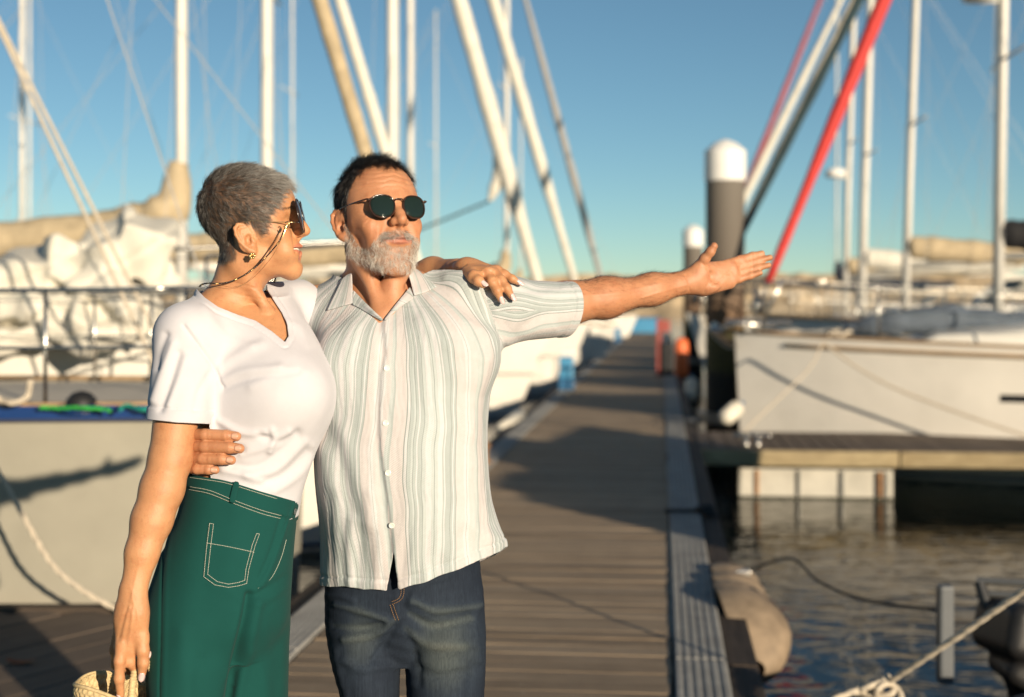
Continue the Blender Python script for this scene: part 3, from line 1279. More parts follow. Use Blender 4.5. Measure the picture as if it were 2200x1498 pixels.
# ---- right finger with pale edge beam and float
FD = np.array((math.cos(PA), -math.sin(PA)))             # along the finger
FN = np.array((math.sin(PA), math.cos(PA)))
rf = empty('finger_pontoon', (0, 0, 0), 'dark boarded finger pontoon with pale edge beam beside the white hull')
rf['kind'] = 'structure'
F0 = np.array((1.92, 14.55))                             # near corner at the walkway
FW, FL = 2.0, 9.0
for k in range(60):
    cc = F0 + FD * (.075 + k * .15) + FN * (FW / 2 + .06)
    me = pm[0] if False else None
    if k == 0:
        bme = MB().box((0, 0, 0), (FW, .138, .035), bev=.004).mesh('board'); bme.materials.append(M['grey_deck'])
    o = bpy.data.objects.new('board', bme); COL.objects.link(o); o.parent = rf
    o.location = (cc[0], cc[1], -.02 + rng.normal(0, .001)); o.rotation_euler = (0, 0, math.pi / 2 - PA)
ax = np.array(((FD[0], FN[0], 0), (FD[1], FN[1], 0), (0, 0, 1)))
for k in range(3):
    cc = F0 + FD * (1.0 + k * 2.96) + FN * .02
    L_ = 1.98 if k == 0 else 2.94
    if k > 0:
        cc = F0 + FD * (2.0 + 1.48 + (k - 1) * 2.96) + FN * .02
    MB().box((cc[0], cc[1], -.085), (L_, .075, .155), ax, .006).build('edge_beam', M['pale_wood'], rf)
c0, c1 = P(1596, 1030, 14.75), P(1930, 1030, 14.55)
fl_c = (c0 + c1) / 2
flt = MB().box((fl_c[0], fl_c[1] + .45, -.40), (np.linalg.norm(c1 - c0), .9, .40), ax, .03).build('float', M['concrete'], rf)
for fx, mm in ((.09, 'rust'), (.36, 'dull_steel'), (.64, 'dull_steel'), (.88, 'rust'), (.925, 'dull_steel')):
    q_ = c0 + (c1 - c0) * fx
    MB().box((q_[0], q_[1] - .035, -.36), (.034 if mm == 'rust' else .018, .03, .26), ax, .004).build('bar', M[mm], flt)
MB().box((fl_c[0], fl_c[1] + .44, -.565), (np.linalg.norm(c1 - c0) + .02, .93, .13), ax, .03).build('weed', M['weed'], flt)
q_ = F0 + FD * 3.4 + FN * 1.2
MB().box((q_[0] + 3.6, q_[1] - .2, -.36), (4.2, 1.0, .36), ax, .03).build('float', M['dark_wood'], rf)


def cleat(loc, ang, label, name='cleat', s=1.0):
    e = empty(name, loc, label, 'cleat', 'mooring cleats on the pontoons', ang)
    LOCAL[0] = True
    MB().tube(catmull([(-.13 * s, 0, .075 * s), (-.06 * s, 0, .088 * s), (.06 * s, 0, .088 * s), (.13 * s, 0, .075 * s)], 4), [.011 * s] * 13, 8).build('horn', M['steel'], e, smooth=True)
    for x in (-.04, .04):
        MB().lathe((x * s, 0, 0), [(.022 * s, 0), (.014 * s, .02 * s), (.014 * s, .08 * s)], 10).build('foot', M['steel'], e, smooth=True)
    LOCAL[0] = False
    return e
q_ = F0 + FD * .55 + FN * .25
cleat((q_[0], q_[1], 0), -PA, 'steel cleat on the finger pontoon in front of the white bow', s=1.5)

# ---------------------------------------------------------------- ropes
def rope(name, pts, r, m, label, group=None, twist=True, n=14):
    c = catmull(pts, n)
    d = np.r_[0, np.cumsum(np.linalg.norm(np.diff(c, axis=0), axis=1))]
    t = np.linspace(0, d[-1], max(8, min(260, int(d[-1] / (r * 1.1)))))
    c = np.stack([np.interp(t, d, c[:, k]) for k in range(3)], 1)
    if not twist:
        b = MB().tube(c, r, 7)
    else:
        b = MB()
        tg = np.gradient(c, axis=0); tg /= np.linalg.norm(tg, axis=1, keepdims=True)
        s = np.cross(tg, (0.1, 0.2, 1.0)); s /= np.linalg.norm(s, axis=1, keepdims=True)
        w = np.cross(tg, s)
        for k in range(3):
            a = t / (r * 2.6) + k * 2 * math.pi / 3
            b.tube(c + (s * np.cos(a)[:, None] + w * np.sin(a)[:, None]) * r * .5, r * .56, 5)
    o = b.build(name, m, smooth=True)
    return tag(o, label, 'rope', group)
# ================================================================ boats
def hull_shape(L, B, H, bow_rake=.10, sheer=.18, n=26, flare=.16, stern_w=.78, draft=.45, tuck=.55, pow_=2.3):
    """half-breadth rows from stern to stem; z = 0 is the waterline; returns grid [station][point]"""
    rows = []
    for i in range(n):
        s = i / (n - 1)
        w = B / 2 * (stern_w + (1 - stern_w) * math.sin(min(1, s / .45) * math.pi / 2)) if s < .45 else B / 2 * (1 - ((s - .45) / .55) ** pow_)
        w = max(w, .012)
        top = H * (1 + sheer * max(0, (s - .3) / .7) ** 2 + .04 * (1 - s))
        full = 1 - flare - (2.6 * flare * max(0, (s - .5) / .5) ** 1.5)
        row = []
        for k, (q, zz) in enumerate(((1.0, top), (.985, top * .93), (1 - (1 - full) * .30, top * .66), (1 - (1 - full) * .62, top * .33), (full, 0.0), (full * tuck, -draft * .6), (0.02, -draft))):
            x = s * L + bow_rake * L * (max(0, s - .8) / .2) ** 2 * (zz / H if zz > 0 else zz / H * .6) * .5
            row.append((x, w * q, zz))
        rows.append(row)
    return rows


def hull_part(rows, mh, root, keel_m=None, name='hull'):
    b = MB()
    port = [[(x, y, z) for x, y, z in r] for r in rows]
    stbd = [[(x, -y, z) for x, y, z in r] for r in rows]
    b.grid(port)
    b.grid([r[::-1] for r in stbd])
    tr = [p for p in port[0]] + [p for p in stbd[0]][::-1]
    b.add(tr, [tuple(range(len(tr)))[::-1]])
    return b.build(name, mh, root, smooth=True, auto=40)


def deck_part(rows, m, root, inset=.02, z=-.015, camber=.05):
    b = MB()
    g = []
    for r in rows:
        x, y, zz = r[0]
        y = max(.004, y - inset)
        g.append([(x, y * t, zz + z + camber * (1 - t * t) * min(1, y)) for t in (-1, -.6, -.2, .2, .6, 1)])
    b.grid(g)
    return b.build('deck', m, root, smooth=True)


def edge_line(rows, k=0, side=1, out=.0):
    return np.array([(r[k][0], side * (r[k][1] + out), r[k][2]) for r in rows])


def cabin_part(root, x0, x1, w, z0, h, m, windows=3, front=.9, win_m=None):
    b = MB()
    sec = []
    for x, hh, ww in ((x0, h * .9, w), (x0 + (x1 - x0) * .35, h, w), (x0 + (x1 - x0) * .7, h * .86, w * .92), (x1 - front * .5, h * .62, w * .72), (x1, .03, w * .5)):
        sec.append([(x, -ww / 2, z0), (x, -ww / 2 * .92, z0 + hh * .8), (x, -ww / 2 * .72, z0 + hh), (x, ww / 2 * .72, z0 + hh), (x, ww / 2 * .92, z0 + hh * .8), (x, ww / 2, z0)])
    b.grid(sec)
    b.add(sec[0], [tuple(range(6))])
    o = b.build('cabin', m, root, smooth=True, auto=35)
    for sd in (-1, 1):
        for k in range(windows):
            a = x0 + (x1 - x0) * (.08 + .58 * k / max(1, windows)); c = a + (x1 - x0) * .58 / windows * .78
            yo = w / 2 * .972
            t0, t1 = (.30, .68)
            q = [(a, sd * w / 2 * (1 - .1 * t0), z0 + h * .8 * t0), (c, sd * w / 2 * (1 - .1 * t0), z0 + h * .8 * t0), (c - .03, sd * w / 2 * (1 - .1 * t1), z0 + h * .8 * t1), (a + .03, sd * w / 2 * (1 - .1 * t1), z0 + h * .8 * t1)]
            q = [(x, y + sd * .012, z) for x, y, z in q]
            p = MB().add(q + [(x, y - sd * .03, z) for x, y, z in q], [(0, 1, 2, 3), (4, 7, 6, 5), (0, 4, 5, 1), (1, 5, 6, 2), (2, 6, 7, 3), (3, 7, 4, 0)])
            p.build('window', win_m or M['glass'], o)
    return o


def sail_bundle(pts, r, m, root, name, seg=12, wob=.10, seed=0):
    """sail rolled round its stay or stowed along a boom: an uneven tapering roll"""
    r_ = np.random.default_rng(seed)
    pts = catmull(pts, 10) if len(pts) > 2 else np.linspace(pts[0], pts[1], 40)
    n = len(pts)
    r = np.array(np.interp(np.linspace(0, 1, n), np.linspace(0, 1, len(r)), r))
    rr = r * (1 + wob * np.sin(np.linspace(0, 40, n)) * .4 + r_.normal(0, wob * .4, n))
    return MB().tube(pts, rr, seg).build(name, m, root, smooth=True)


def rails(root, rows, xs, h, m, r=.012, lines=2, sides=(-1, 1), pulpit=True, st_r=None, wire=.005):
    """stanchions, guard wires and the tubular bow rail"""
    def top(x, sd):
        e = edge_line(rows, 0, sd, -.05)
        return np.array([np.interp(x, e[:, 0], e[:, k]) for k in range(3)])
    for sd in sides:
        for x in xs:
            p = top(x, sd)
            MB().tube([p, p + (0, sd * .02, h)], st_r or r, 6).build('stanchion', m, root, smooth=True)
        for k in range(lines):
            z = h * (1 - .48 * k)
            MB().tube([top(x, sd) + (0, sd * .02, z) for x in xs], wire, 5).build('guard_wire', m, root)
    if pulpit:
        xe = max(r_[0][0] for r_ in rows)
        xb = xs[-1]
        a, c = top(xb, 1), top(xb, -1)
        e1, e2 = top(xe - .25, 1), top(xe - .25, -1)
        tip = np.array((xe + .10, 0, e1[2] + h * 1.05))
        ring = catmull([a + (0, .02, h), e1 + (0, .03, h * 1.03), tip, e2 + (0, -.03, h * 1.03), c + (0, -.02, h)], 6)
        b = MB().tube(ring, r * 1.3, 7)
        mid = catmull([a + (0, .02, h * .5), e1 + (0, .02, h * .52), e2 + (0, -.02, h * .52), c + (0, -.02, h * .5)], 5)
        b.tube([a + (0, .02, h), a], r * 1.2, 6); b.tube([c + (0, -.02, h), c], r * 1.2, 6)
        b.tube([e1 + (0, .03, h * 1.03), e1], r * 1.2, 6); b.tube([e2 + (0, -.03, h * 1.03), e2], r * 1.2, 6)
        b.build('pulpit', m, root, smooth=True)


def yacht(label, bow, heading, L, B=None, H=1.15, hull='hull_white', mast_x=.42, mast_h=12.0, mast_w=.16, boom=.36, cover='tan_canvas', furl='white_canvas',
          furl_r=.09, stripe=None, rake=0.0, windows=3, name='sailing_boat', shrouds=True, back=True, cabin=True, seed=0, lines=2, dodger=None, radar=None, spread=1, rail_n=6, cover_up=1.05, cabin_x=(.30, .66), furl_top=.93, fs_in=.12, bow_rake=.10, flare=.16, pow_=2.3):
    """one moored yacht; bow = world x, y of the stem, heading = direction the bow points (degrees from +x)"""
    B = B or L * .31
    h = R(heading)
    root = empty(name, (bow[0] - L * math.cos(h), bow[1] - L * math.sin(h), WZ), label, 'sailing boat', 'sailing boats moored along the pontoon', h)
    LOCAL[0] = True
    rows = hull_shape(L, B, H, bow_rake=bow_rake, flare=flare, pow_=pow_)
    ho = hull_part(rows, M[hull], root)
    for sd in (-1, 1):
        e = edge_line(rows, 0, sd, .004)
        if stripe:
            e2 = edge_line(rows, 1, sd, .008)
            MB().tube(np.stack((e[:, 0], e[:, 1], e[:, 2] - .05), 1), .035, 6, flat=.6, up=(0, 0, 1)).build('rubbing_strake', M[stripe], ho, smooth=True)
        MB().tube(e + (0, 0, .012), .020, 6).build('toe_rail', M['teak'], ho, smooth=True)
        w = edge_line(rows, 4, sd, .006)
        MB().tube(w + (0, 0, .05), .02, 6).build('boot_top', M['antifoul'], ho)
    deck_part(rows, M['deck_cream'], root)
    dz = H * 1.0
    if cabin:
        cabin_part(root, L * cabin_x[0], L * cabin_x[1], B * .62, dz, .48, M['gel_white'], windows)
        MB().box((L * (cabin_x[1] - .06), 0, H * 1.09 + .15), (.5, .5, .06), bev=.02).build('hatch', M['glass'], root)
        MB().box((L * .14, 0, dz + .12), (L * .2, B * .72, .26), bev=.04).build('cockpit_coaming', M['gel_white'], root)
    mx = L * (1 - mast_x)
    mz0 = dz + (.45 if cabin else .05)
    tp = np.array((mx - rake * mast_h, 0, mz0 + mast_h))
    ft = np.array((mx, 0, mz0))
    at = lambda t: ft + (tp - ft) * t
    mo = MB().tube([ft - (0, 0, .45), at(.25), at(.5), at(.75), tp], [mast_w * .5, mast_w * .5, mast_w * .5, mast_w * .47, mast_w * .38], 12, flat=.72, up=(1, 0, 0)).build('mast', M['mast'], root, smooth=True)
    for k in range(spread):
        t = (k + 1.25) / (spread + 1.25) * .98
        hs = B * .36 * (1 - .25 * k)
        MB().tube([at(t) + (-.1, -hs, .03), at(t), at(t) + (-.1, hs, .03)], [.018, .032, .018], 6).build('spreader', M['mast'], mo, smooth=True)
    if shrouds:
        for sd in (-1, 1):
            pts = [np.array((mx - .15, sd * B * .46, dz)), at(.5) + (-.1, sd * B * .30, .03), at(.96)]
            MB().tube(pts, .0045, 5).build('shroud', M['wire'], root)
            MB().tube([np.array((mx + .25, sd * B * .44, dz)), at(.48)], .0045, 5).build('shroud', M['wire'], root)
    sx = max(r_[0][0] for r_ in rows) - fs_in
    fs0 = np.array((sx, 0, rows[-1][0][2] + .12))
    fs1 = at(furl_top)
    if furl:
        a, c = fs0 + (fs1 - fs0) * .045, fs0 + (fs1 - fs0) * .97
        sail_bundle([a, c], [furl_r * .55, furl_r, furl_r * 1.0, furl_r * .8, furl_r * .3], M[furl], root, 'furled_sail', seed=seed)
        d_ = fs1 - fs0; d_ /= np.linalg.norm(d_)
        MB().tube([fs0 + d_ * .12, fs0 + d_ * .16, fs0 + d_ * .30, fs0 + d_ * .34], [.02, .09, .09, .02], 12).build('furler_drum', M['dark_plastic'] if seed % 2 else M['gel_white'], root, smooth=True)
    MB().tube([fs0, fs1], .006, 5).build('forestay', M['wire'], root)
    if back:
        MB().tube([np.array((.1, 0, H * 1.04)), tp], .006, 5).build('backstay', M['wire'], root)
    if boom:
        bl = L * boom
        bz = mz0 + .75
        p0, p1 = np.array((mx - .12, 0, bz)), np.array((mx - .12 - bl, 0, bz + .12))
        MB().tube([p0, p1], .06, 10).build('boom', M['mast'], root, smooth=True)
        if cover:
            sail_bundle([p0 + (.10, 0, cover_up), p0 + (-.10, 0, min(.48, cover_up)), p0 + (-bl * .3, 0, .26), p0 + (-bl * .65, 0, .20), p1 + (.05, 0, .10)], [.10, .24, .23, .20, .11], M[cover], root, 'sail_cover', seed=seed + 3)
        MB().tube([p1, tp], .004, 4).build('topping_lift', M['wire'], root)
    if dodger:
        g = [[(L * .29 + .75 * (1 - math.sin(a)) * .9, B * .30 * t, dz + .42 + .62 * math.sin(a) ** .8) for t in (-1, -.85, -.4, 0, .4, .85, 1)] for a in np.linspace(.02, math.pi / 2, 7)]
        dg = MB().grid(g).build('sprayhood', M[dodger], root, smooth=True)
        md = dg.modifiers.new('t', 'SOLIDIFY'); md.thickness = .02
    if radar:
        q = at(radar) + (.36, 0, 0)
        MB().lathe(q, [(.16, -.02), (.27, .0), (.29, .08), (.27, .17), (.15, .24), (.02, .26)], 18).build('radar_dome', M['white_paint'], mo, smooth=True)
        MB().box(at(radar) + (.18, 0, -.02), (.34, .10, .05)).build('radar_bracket', M['mast'], mo)
    rails(root, rows, list(np.linspace(L * .12, L * .88, rail_n)), .60, M['steel'], lines=lines)
    LOCAL[0] = False
    return root


def dirdeg(dx, dy):
    return math.degrees(math.atan2(dy, dx))


LEFT_H = dirdeg(FD[0], FD[1])         # left-hand boats point their bows at the pontoon
RIGHT_H = LEFT_H + 180


def mast_boat(side, mpx, Y, stay600, slope, label, L=10.5, **kw):
    """yacht whose mast stands at photograph column mpx and whose forestay leans by `slope` through column stay600 at row 600"""
    X, Xs = (mpx - 1100) * Y / F, (stay600 - 1100) * Y / F
    h = R(LEFT_H if side < 0 else RIGHT_H)
    H = kw.get('H', 1.25)
    fs_in = kw.get('fs_in', .12)
    z6 = CZ + 50 * Y / F
    zf = WZ + H * 1.18 + .12
    Xf = Xs + (-side) * slope * (z6 - zf)              # foot of the stay
    dist = abs(Xf - X)
    over = .059 * L
    bx = Xf + (-side) * (fs_in - over)                 # stem
    mx = (abs(bx - X)) / L
    mh = (dist / slope) / .93 + zf - (WZ + H + .45)
    by = Y + (bx - X) * math.tan(math.atan2(FD[1], FD[0]))
    return yacht(label, (bx, by), LEFT_H if side < 0 else RIGHT_H, L, mast_x=mx, mast_h=mh, **kw)


# left-hand row, nearest first
mast_boat(-1, 388, 15.0, 870, .303, 'white yacht behind the woman with tan cover on its boom and beige rolled sail', L=10.5, mast_w=.17, boom=.40, cover='tan_canvas', furl='tan_canvas', furl_r=.085,
          dodger='navy_canvas', seed=2, H=1.25)
mast_boat(-1, 572, 20.0, 912, .303, 'white yacht with the mast rising just above the woman\'s head', L=10.0, mast_w=.24, cover='tan_canvas', furl='white_canvas', furl_r=.085, seed=4, H=1.3)
LD = mast_boat(-1, 842, 25.0, 1153, .280, 'yacht with its mast rising above the man\'s head and a thick white rolled sail', L=11.5, mast_w=.30, cover='tan_canvas', furl='white_canvas', furl_r=.15, seed=7, H=1.4, windows=4)
mast_boat(-1, 880, 31.0, 1232, .290, 'pale yacht whose rolled sail slants down above the stretched arm', L=12.5, mast_w=.22, cover='white_canvas', furl='white_canvas', furl_r=.13, seed=8, H=1.35)
mast_boat(-1, 1088, 38.5, 1290, .270, 'far yacht with a tan sail cover and a slender grey rolled sail above the arm', L=9.5, mast_w=.22, cover='tan_canvas', furl='grey_canvas', furl_r=.10, seed=9, H=1.2, boom=.55)
yacht('yacht at the left edge with a thin pale mast behind the tan sail cover', (-5.6, 24.6), LEFT_H, 10.0, mast_x=.3, mast_h=12.0, mast_w=.13, cover='white_canvas', furl=None, seed=10, H=1.2)
# loose corner of the thick rolled sail
sail_bundle([P(1074, 330, 24.9), P(1076, 372, 24.9), P(1063, 405, 24.9), P(1052, 432, 24.9)], [.12, .15, .11, .04], M['white_canvas'], LD, 'sail_corner', seed=5)
MB().tube([P(1052, 432, 24.9), P(960, 470, 25.1), P(870, 505, 25.3)], .022, 6).build('sheet', M['rope_dark'], LD)
# right-hand row
RA = yacht('large white yacht with a tan rail, long dark hull window and red rolled sail', P(1594, 700, 17.4)[:2], RIGHT_H, 12.5, B=3.9, H=1.40, mast_x=.36, mast_h=11.3, mast_w=.2, cover_up=.4, furl='red_canvas', furl_r=.088, cover='tan_canvas',
           seed=11, windows=5, rail_n=7, cabin_x=(.30, .86), furl_top=.95, fs_in=.20, bow_rake=.012, flare=.10, pow_=2.8)
mast_boat(1, 2146, 22.5, 1552, .48, 'yacht with a radar dome on its mast and a dark teal rolled sail', L=11.0, mast_w=.25, furl='teal_canvas', furl_r=.075, cover='black_canvas', radar=.47, cover_up=.35, spread=2, seed=13, rake=.018, H=1.55, dodger='navy_canvas')
mast_boat(1, 1946, 28.0, 1546, .448, 'yacht with a tan sail cover hanging from its mast, behind the white bow', L=10.5, mast_w=.22, furl='cream_canvas', furl_r=.075, cover='tan_canvas', cover_up=.35, spread=2, seed=14, rake=.035, H=1.55, dodger='tan_canvas')
mast_boat(1, 1852, 33.5, 1517, .4545, 'yacht with a white mast and white rolled sail, second from the orange lifebuoy', L=10.0, mast_w=.28, furl='white_canvas', furl_r=.095, cover='white_canvas', cover_up=.35, spread=2, seed=15, rake=.03, H=1.5, dodger='teal_canvas')
mast_boat(1, 1816, 40.0, 1527, .3625, 'far yacht with a faded red rolled sail beside the tall pile', L=11.0, mast_w=.25, furl='faded_red', furl_r=.085, cover='tan_canvas', radar=.30, cover_up=.35, spread=2, seed=16, rake=.03, H=1.5, dodger='white_canvas')
r4 = random.Random(5)
for k, (mpx, Y, lab) in enumerate(((1705, 52, 'far yacht moored beyond the tall pile, mast between two slanting sails'), (2040, 50, 'far yacht moored right of the tan sail cover'), (2240, 36, 'far yacht whose hull shows at the right edge'),
                                   (1010, 55, 'far white yacht low on the horizon above the man\'s shoulder'), (1190, 62, 'far white yacht moored near the end of the walkway'), (700, 48, 'far yacht between the two heads'), (160, 45, 'far yacht behind the tan sail cover at left'))):
    X = (mpx - 1100) * Y / F
    yacht(lab, (X + (3 if mpx < 1423 else -3), Y), LEFT_H if mpx < 1423 else RIGHT_H, 10 + r4.random() * 2, mast_x=.4, mast_h=11 + r4.random() * 3, mast_w=.12, furl=None, cover=r4.choice(['tan_canvas', 'white_canvas', 'navy_canvas']),
          seed=30 + k, H=1.25, dodger=r4.choice(['navy_canvas', 'tan_canvas', 'white_canvas']), rail_n=5, windows=2)

# details of the big white yacht: hull window, anchor, bow fittings
LOCAL[0] = True
rows = hull_shape(12.5, 3.9, 1.40, bow_rake=.012, flare=.10, pow_=2.8)
def side_pt(x, z, sd, out=.0):
    e = []
    for k in range(5):
        l = edge_line(rows, k, sd)
        e.append((np.interp(x, l[:, 0], l[:, 1]), np.interp(x, l[:, 0], l[:, 2])))
    e = np.array(e)[::-1]
    y = np.interp(z, e[:, 1], e[:, 0])
    return np.array((x, y + sd * out, z))
for sd in (1, -1):
    q = [[side_pt(x, z, sd, .006) for z in (.915, 1.0)] for x in np.linspace(5.2, 9.75, 14)]
    MB().grid(q).build('hull_window', M['glass'], RA)
    MB().tube([side_pt(x, 1.35 + .18 * max(0, (x / 12.5 - .3) / .7) ** 2, sd, .015) for x in np.linspace(.2, 12.0, 30)], .035, 6, flat=.7).build('rubbing_strake', M['teak'], RA, smooth=True)
MB().tube([(12.1, .12, 1.73), (12.6, .12, 1.77), (12.75, .12, 1.69)], .03, 8).build('bow_roller', M['steel'], RA, smooth=True)
an = MB().tube([(11.9, 0, 1.78), (12.7, 0, 1.79)], .028, 8)
an.grid([[(12.55, -.16, 1.47), (12.7, 0, 1.51), (12.55, .16, 1.47)], [(12.75, -.12, 1.65), (12.9, 0, 1.69), (12.75, .12, 1.65)], [(12.78, -.03, 1.76), (12.86, 0, 1.78), (12.78, .03, 1.76)]])
an.build('anchor', M['steel'], RA)
# deck gear: coiled sheets, winches, vents, handrails, a folded sail bag
for sd in (-1, 1):
    MB().tube(catmull([(5.0, sd * .9, 1.89), (6.2, sd * .92, 1.94), (7.6, sd * .88, 1.91), (8.6, sd * .8, 1.83)], 5), .018, 6).build('handrail', M['teak'], RA, smooth=True)
    for x in (4.4, 6.6, 8.9):
        e = side_pt(x, 1.3, sd, -.35)
        MB().lathe((e[0], e[1], 1.44), [(.08, 0), (.07, .05), (.05, .08), (.065, .16), (.03, .18)], 14).build('winch', M['steel'], RA, smooth=True, auto=40)
for x, y in ((10.9, .25), (11.2, -.2), (10.6, -.3)):
    MB().lathe((x, y, 1.62), [(.05, 0), (.05, .08), (.09, .10), (.09, .14), (.03, .16)], 12).build('vent', M['gel_white'], RA, smooth=True, auto=40)
sail_bundle([(9.2, .5, 1.76), (10.0, .45, 1.83), (10.8, .5, 1.77), (11.3, .35, 1.71)], [.08, .17, .14, .06], M['blue_grey_canvas'], RA, 'sail_bag', seed=9, wob=.2)
for k in range(4):
    c_ = np.array((11.4 - .8 * k, .55 - .2 * k, 1.66 + .01 * k))
    MB().tube(catmull([c_ + (.14 * math.cos(a), .12 * math.sin(a), .03 * math.sin(3 * a)) for a in np.linspace(0, 6.28, 9)[:-1]], 4, True), .022, 6, closed=True).build('coiled_sheet', M['rope_cream'], RA, smooth=True)
MB().tube([(12.3, .35, 1.69), (12.05, .5, 2.31)], .02, 6).build('bow_stanchion', M['steel'], RA, smooth=True)
MB().tube([(12.35, -.3, 1.69), (12.15, -.45, 2.31)], .02, 6).build('bow_stanchion', M['steel'], RA, smooth=True)
LOCAL[0] = False
# ================================================================ near boats and dock furniture
# boat with the cream hull, moored stern-to beside the left finger
CA = yacht('weathered cream boat with a navy rubbing strake beside the left finger pontoon', (-1.55 - 9.5 * math.cos(R(-6)), 8.62 + 9.5 * math.sin(R(6))), LEFT_H + 180, 9.5, B=3.1, H=1.42, hull='hull_cream', stripe=None,
           mast_x=.55, mast_h=12.0, mast_w=.15, furl='white_canvas', cover=None, boom=None, seed=21, cabin=False, rail_n=7)
LOCAL[0] = True
rows_a = hull_shape(9.5, 3.1, 1.42)
for sd in (1, -1):
    e = edge_line(rows_a, 0, sd, .012)
    G = [[p + (0, sd * .0, .012), p + (0, sd * .034, .012), p + (0, sd * .036, -.055), p + (0, sd * .0, -.075)] for p in e]
    MB().grid(G).build('rubbing_strake', M['navy'], CA, smooth=False)
# stern rail
tr = edge_line(rows_a, 0, 1, -.05)[0]
zt = tr[2]
pr = catmull([(1.6, 1.30, zt + .60), (.35, 1.28, zt + .61), (.06, .95, zt + .62), (.06, -.95, zt + .62), (.35, -1.28, zt + .61), (1.6, -1.30, zt + .60)], 6)
pr2 = pr - (0, 0, .30)
b = MB().tube(pr, .0125, 8).tube(pr2, .009, 8)
for x, y in ((1.55, 1.3), (.75, 1.29), (.1, .98), (.1, -.98), (.75, -1.29), (1.55, -1.3)):
    b.tube([(x, y, zt), (x, y, zt + .61)], .011, 8)
b.build('stern_rail', M['steel'], CA, smooth=True)
b = MB()
b.tube([(.25, -1.22, zt + .62), (.25, -1.2, zt + .74)], .03, 8).lathe((.25, -1.2, zt + .70), [(.05, 0), (.06, .04), (.05, .10), (.02, .13)], 12)
b.build('stern_light', M['steel'], CA, smooth=True)
MB().tube([(.5, .15, zt), (1.8, .0, zt + 2.6), (4.4, 0, zt + 8.5)], .012, 6).build('backstay', M['rope_cream'], CA)
MB().tube([(.5, -.15, zt), (1.8, -.02, zt + 2.6), (4.4, 0, zt + 8.5)], .012, 6).build('backstay', M['rope_cream'], CA)
MB().box((3.6, 0, zt + .12), (3.2, 1.5, .30), bev=.06).build('cabin', M['gel_white'], CA)
LOCAL[0] = False

# ropes lying on its side deck
def deck_z(x):
    return .985
def scribble(x0, x1, y, z, n, amp, seed):
    r_ = np.random.default_rng(seed)
    return [(x0 + (x1 - x0) * k / (n - 1) + r_.normal(0, .02), y + r_.normal(0, .05), z + abs(r_.normal(0, amp))) for k in range(n)]
DZ = .93
rope('rope', scribble(-2.42, -2.02, 7.22, DZ + .02, 7, .03, 1), .011, M['rope_green'], 'green rope lying on the cream boat\'s side deck')
rope('rope', scribble(-1.98, -1.72, 7.20, DZ + .02, 6, .02, 2), .011, M['rope_teal'], 'teal rope lying on the cream boat\'s side deck beside the woman\'s sleeve')
rope('rope', scribble(-2.85, -2.45, 7.22, DZ + .06, 9, .06, 3), .016, M['rope_cream'], 'tangled brown rope on the cream boat\'s side deck at the left edge')
dm = MB().lathe((-2.24, 7.4, DZ + .0), [(.08, 0), (.085, .03), (.075, .07), (.045, .10), (.01, .11)], 20)
winch = empty('winch', (-2.24, 7.4, DZ), 'black capped winch standing among the ropes on the cream boat', 'winch')
dm.build('drum', M['black_rubber'], winch, smooth=True)
MB().lathe((-2.24, 7.4, DZ + .0), [(.125, 0), (.125, .03), (.11, .04)], 20).build('base', M['navy'], winch)
# mooring line of the cream boat, hanging against the hull
rope('mooring_rope', [P(-60, 930, 6.99), P(0, 1020, 6.93), P(45, 1100, 6.89), P(110, 1210, 6.86), P(180, 1270, 6.84), P(262, 1316, 6.86)], .013, M['rope_cream'], 'cream mooring rope hanging against the cream hull down to the boards')

# white boat with a heap of folded sail
WB = yacht('white boat behind the cream boat with a heap of folded sail on deck', (-1.5, 11.6), LEFT_H, 10.5, B=3.3, H=1.62, hull='gel_white', mast_x=.72, mast_h=11, mast_w=.13, furl=None, cover=None, boom=None, seed=22, windows=3, rail_n=6)
def euler(a, b_, c_):
    return np.array((Matrix.Rotation(R(c_), 3, 'Y') @ Matrix.Rotation(R(b_), 3, 'X') @ Matrix.Rotation(R(a), 3, 'Z')))
def heap(slabs, Y, name, label):
    """a sail let down in slack folds: soft slabs of cloth lying over one another"""
    pr = []
    for (x, y, hw, hh, th, a, b_, c_, dy) in slabs:
        pr.append(RBox(P(x, y, Y + dy), (hw * Y / F, th, hh * Y / F), euler(a, b_, c_), .035, .045))
    V, Q = grow_surface(pr, .022)
    Q = outward(V, Q)
    N = tri_normals(V, Q)
    px = to_px(V)
    d = .020 * np.sin(px[:, 0] / 34 + px[:, 1] / 22) + .012 * np.sin(px[:, 0] / 15 - px[:, 1] / 40 + 1)
    d -= .03 * (1 - np.abs(np.sin(px[:, 0] * .021 + px[:, 1] * .034 + .4))) ** 6
    V = V + N * d[:, None]
    o = link_mesh(name, mesh_from(name, V, Q), M['white_canvas'])
    return tag(o, label, 'sail')
heap([(305, 530, 62, 58, .30, 18, 10, 24, 0), (235, 535, 62, 42, .26, -28, 24, -28, -.05), (160, 570, 62, 46, .30, 22, -6, 14, .1), (75, 590, 80, 44, .32, -10, 14, -4, .15),
      (10, 610, 70, 40, .3, 14, 8, 4, .1), (255, 650, 80, 40, .26, -24, -22, 34, -.2), (215, 690, 62, 24, .22, 20, 26, 38, -.3), (140, 650, 80, 32, .3, 10, 12, 8, 0), (40, 665, 90, 30, .3, -12, -8, -6, 0),
      (290, 700, 50, 26, .22, 10, 14, -22, -.2), (180, 710, 60, 22, .25, -14, 20, 20, -.2), (60, 720, 90, 26, .3, 8, 10, -8, 0), (330, 600, 40, 30, .22, 30, 0, -14, .05)], 10.7,
     'folded_sail', 'heap of folded white sail piled on the white boat\'s foredeck')

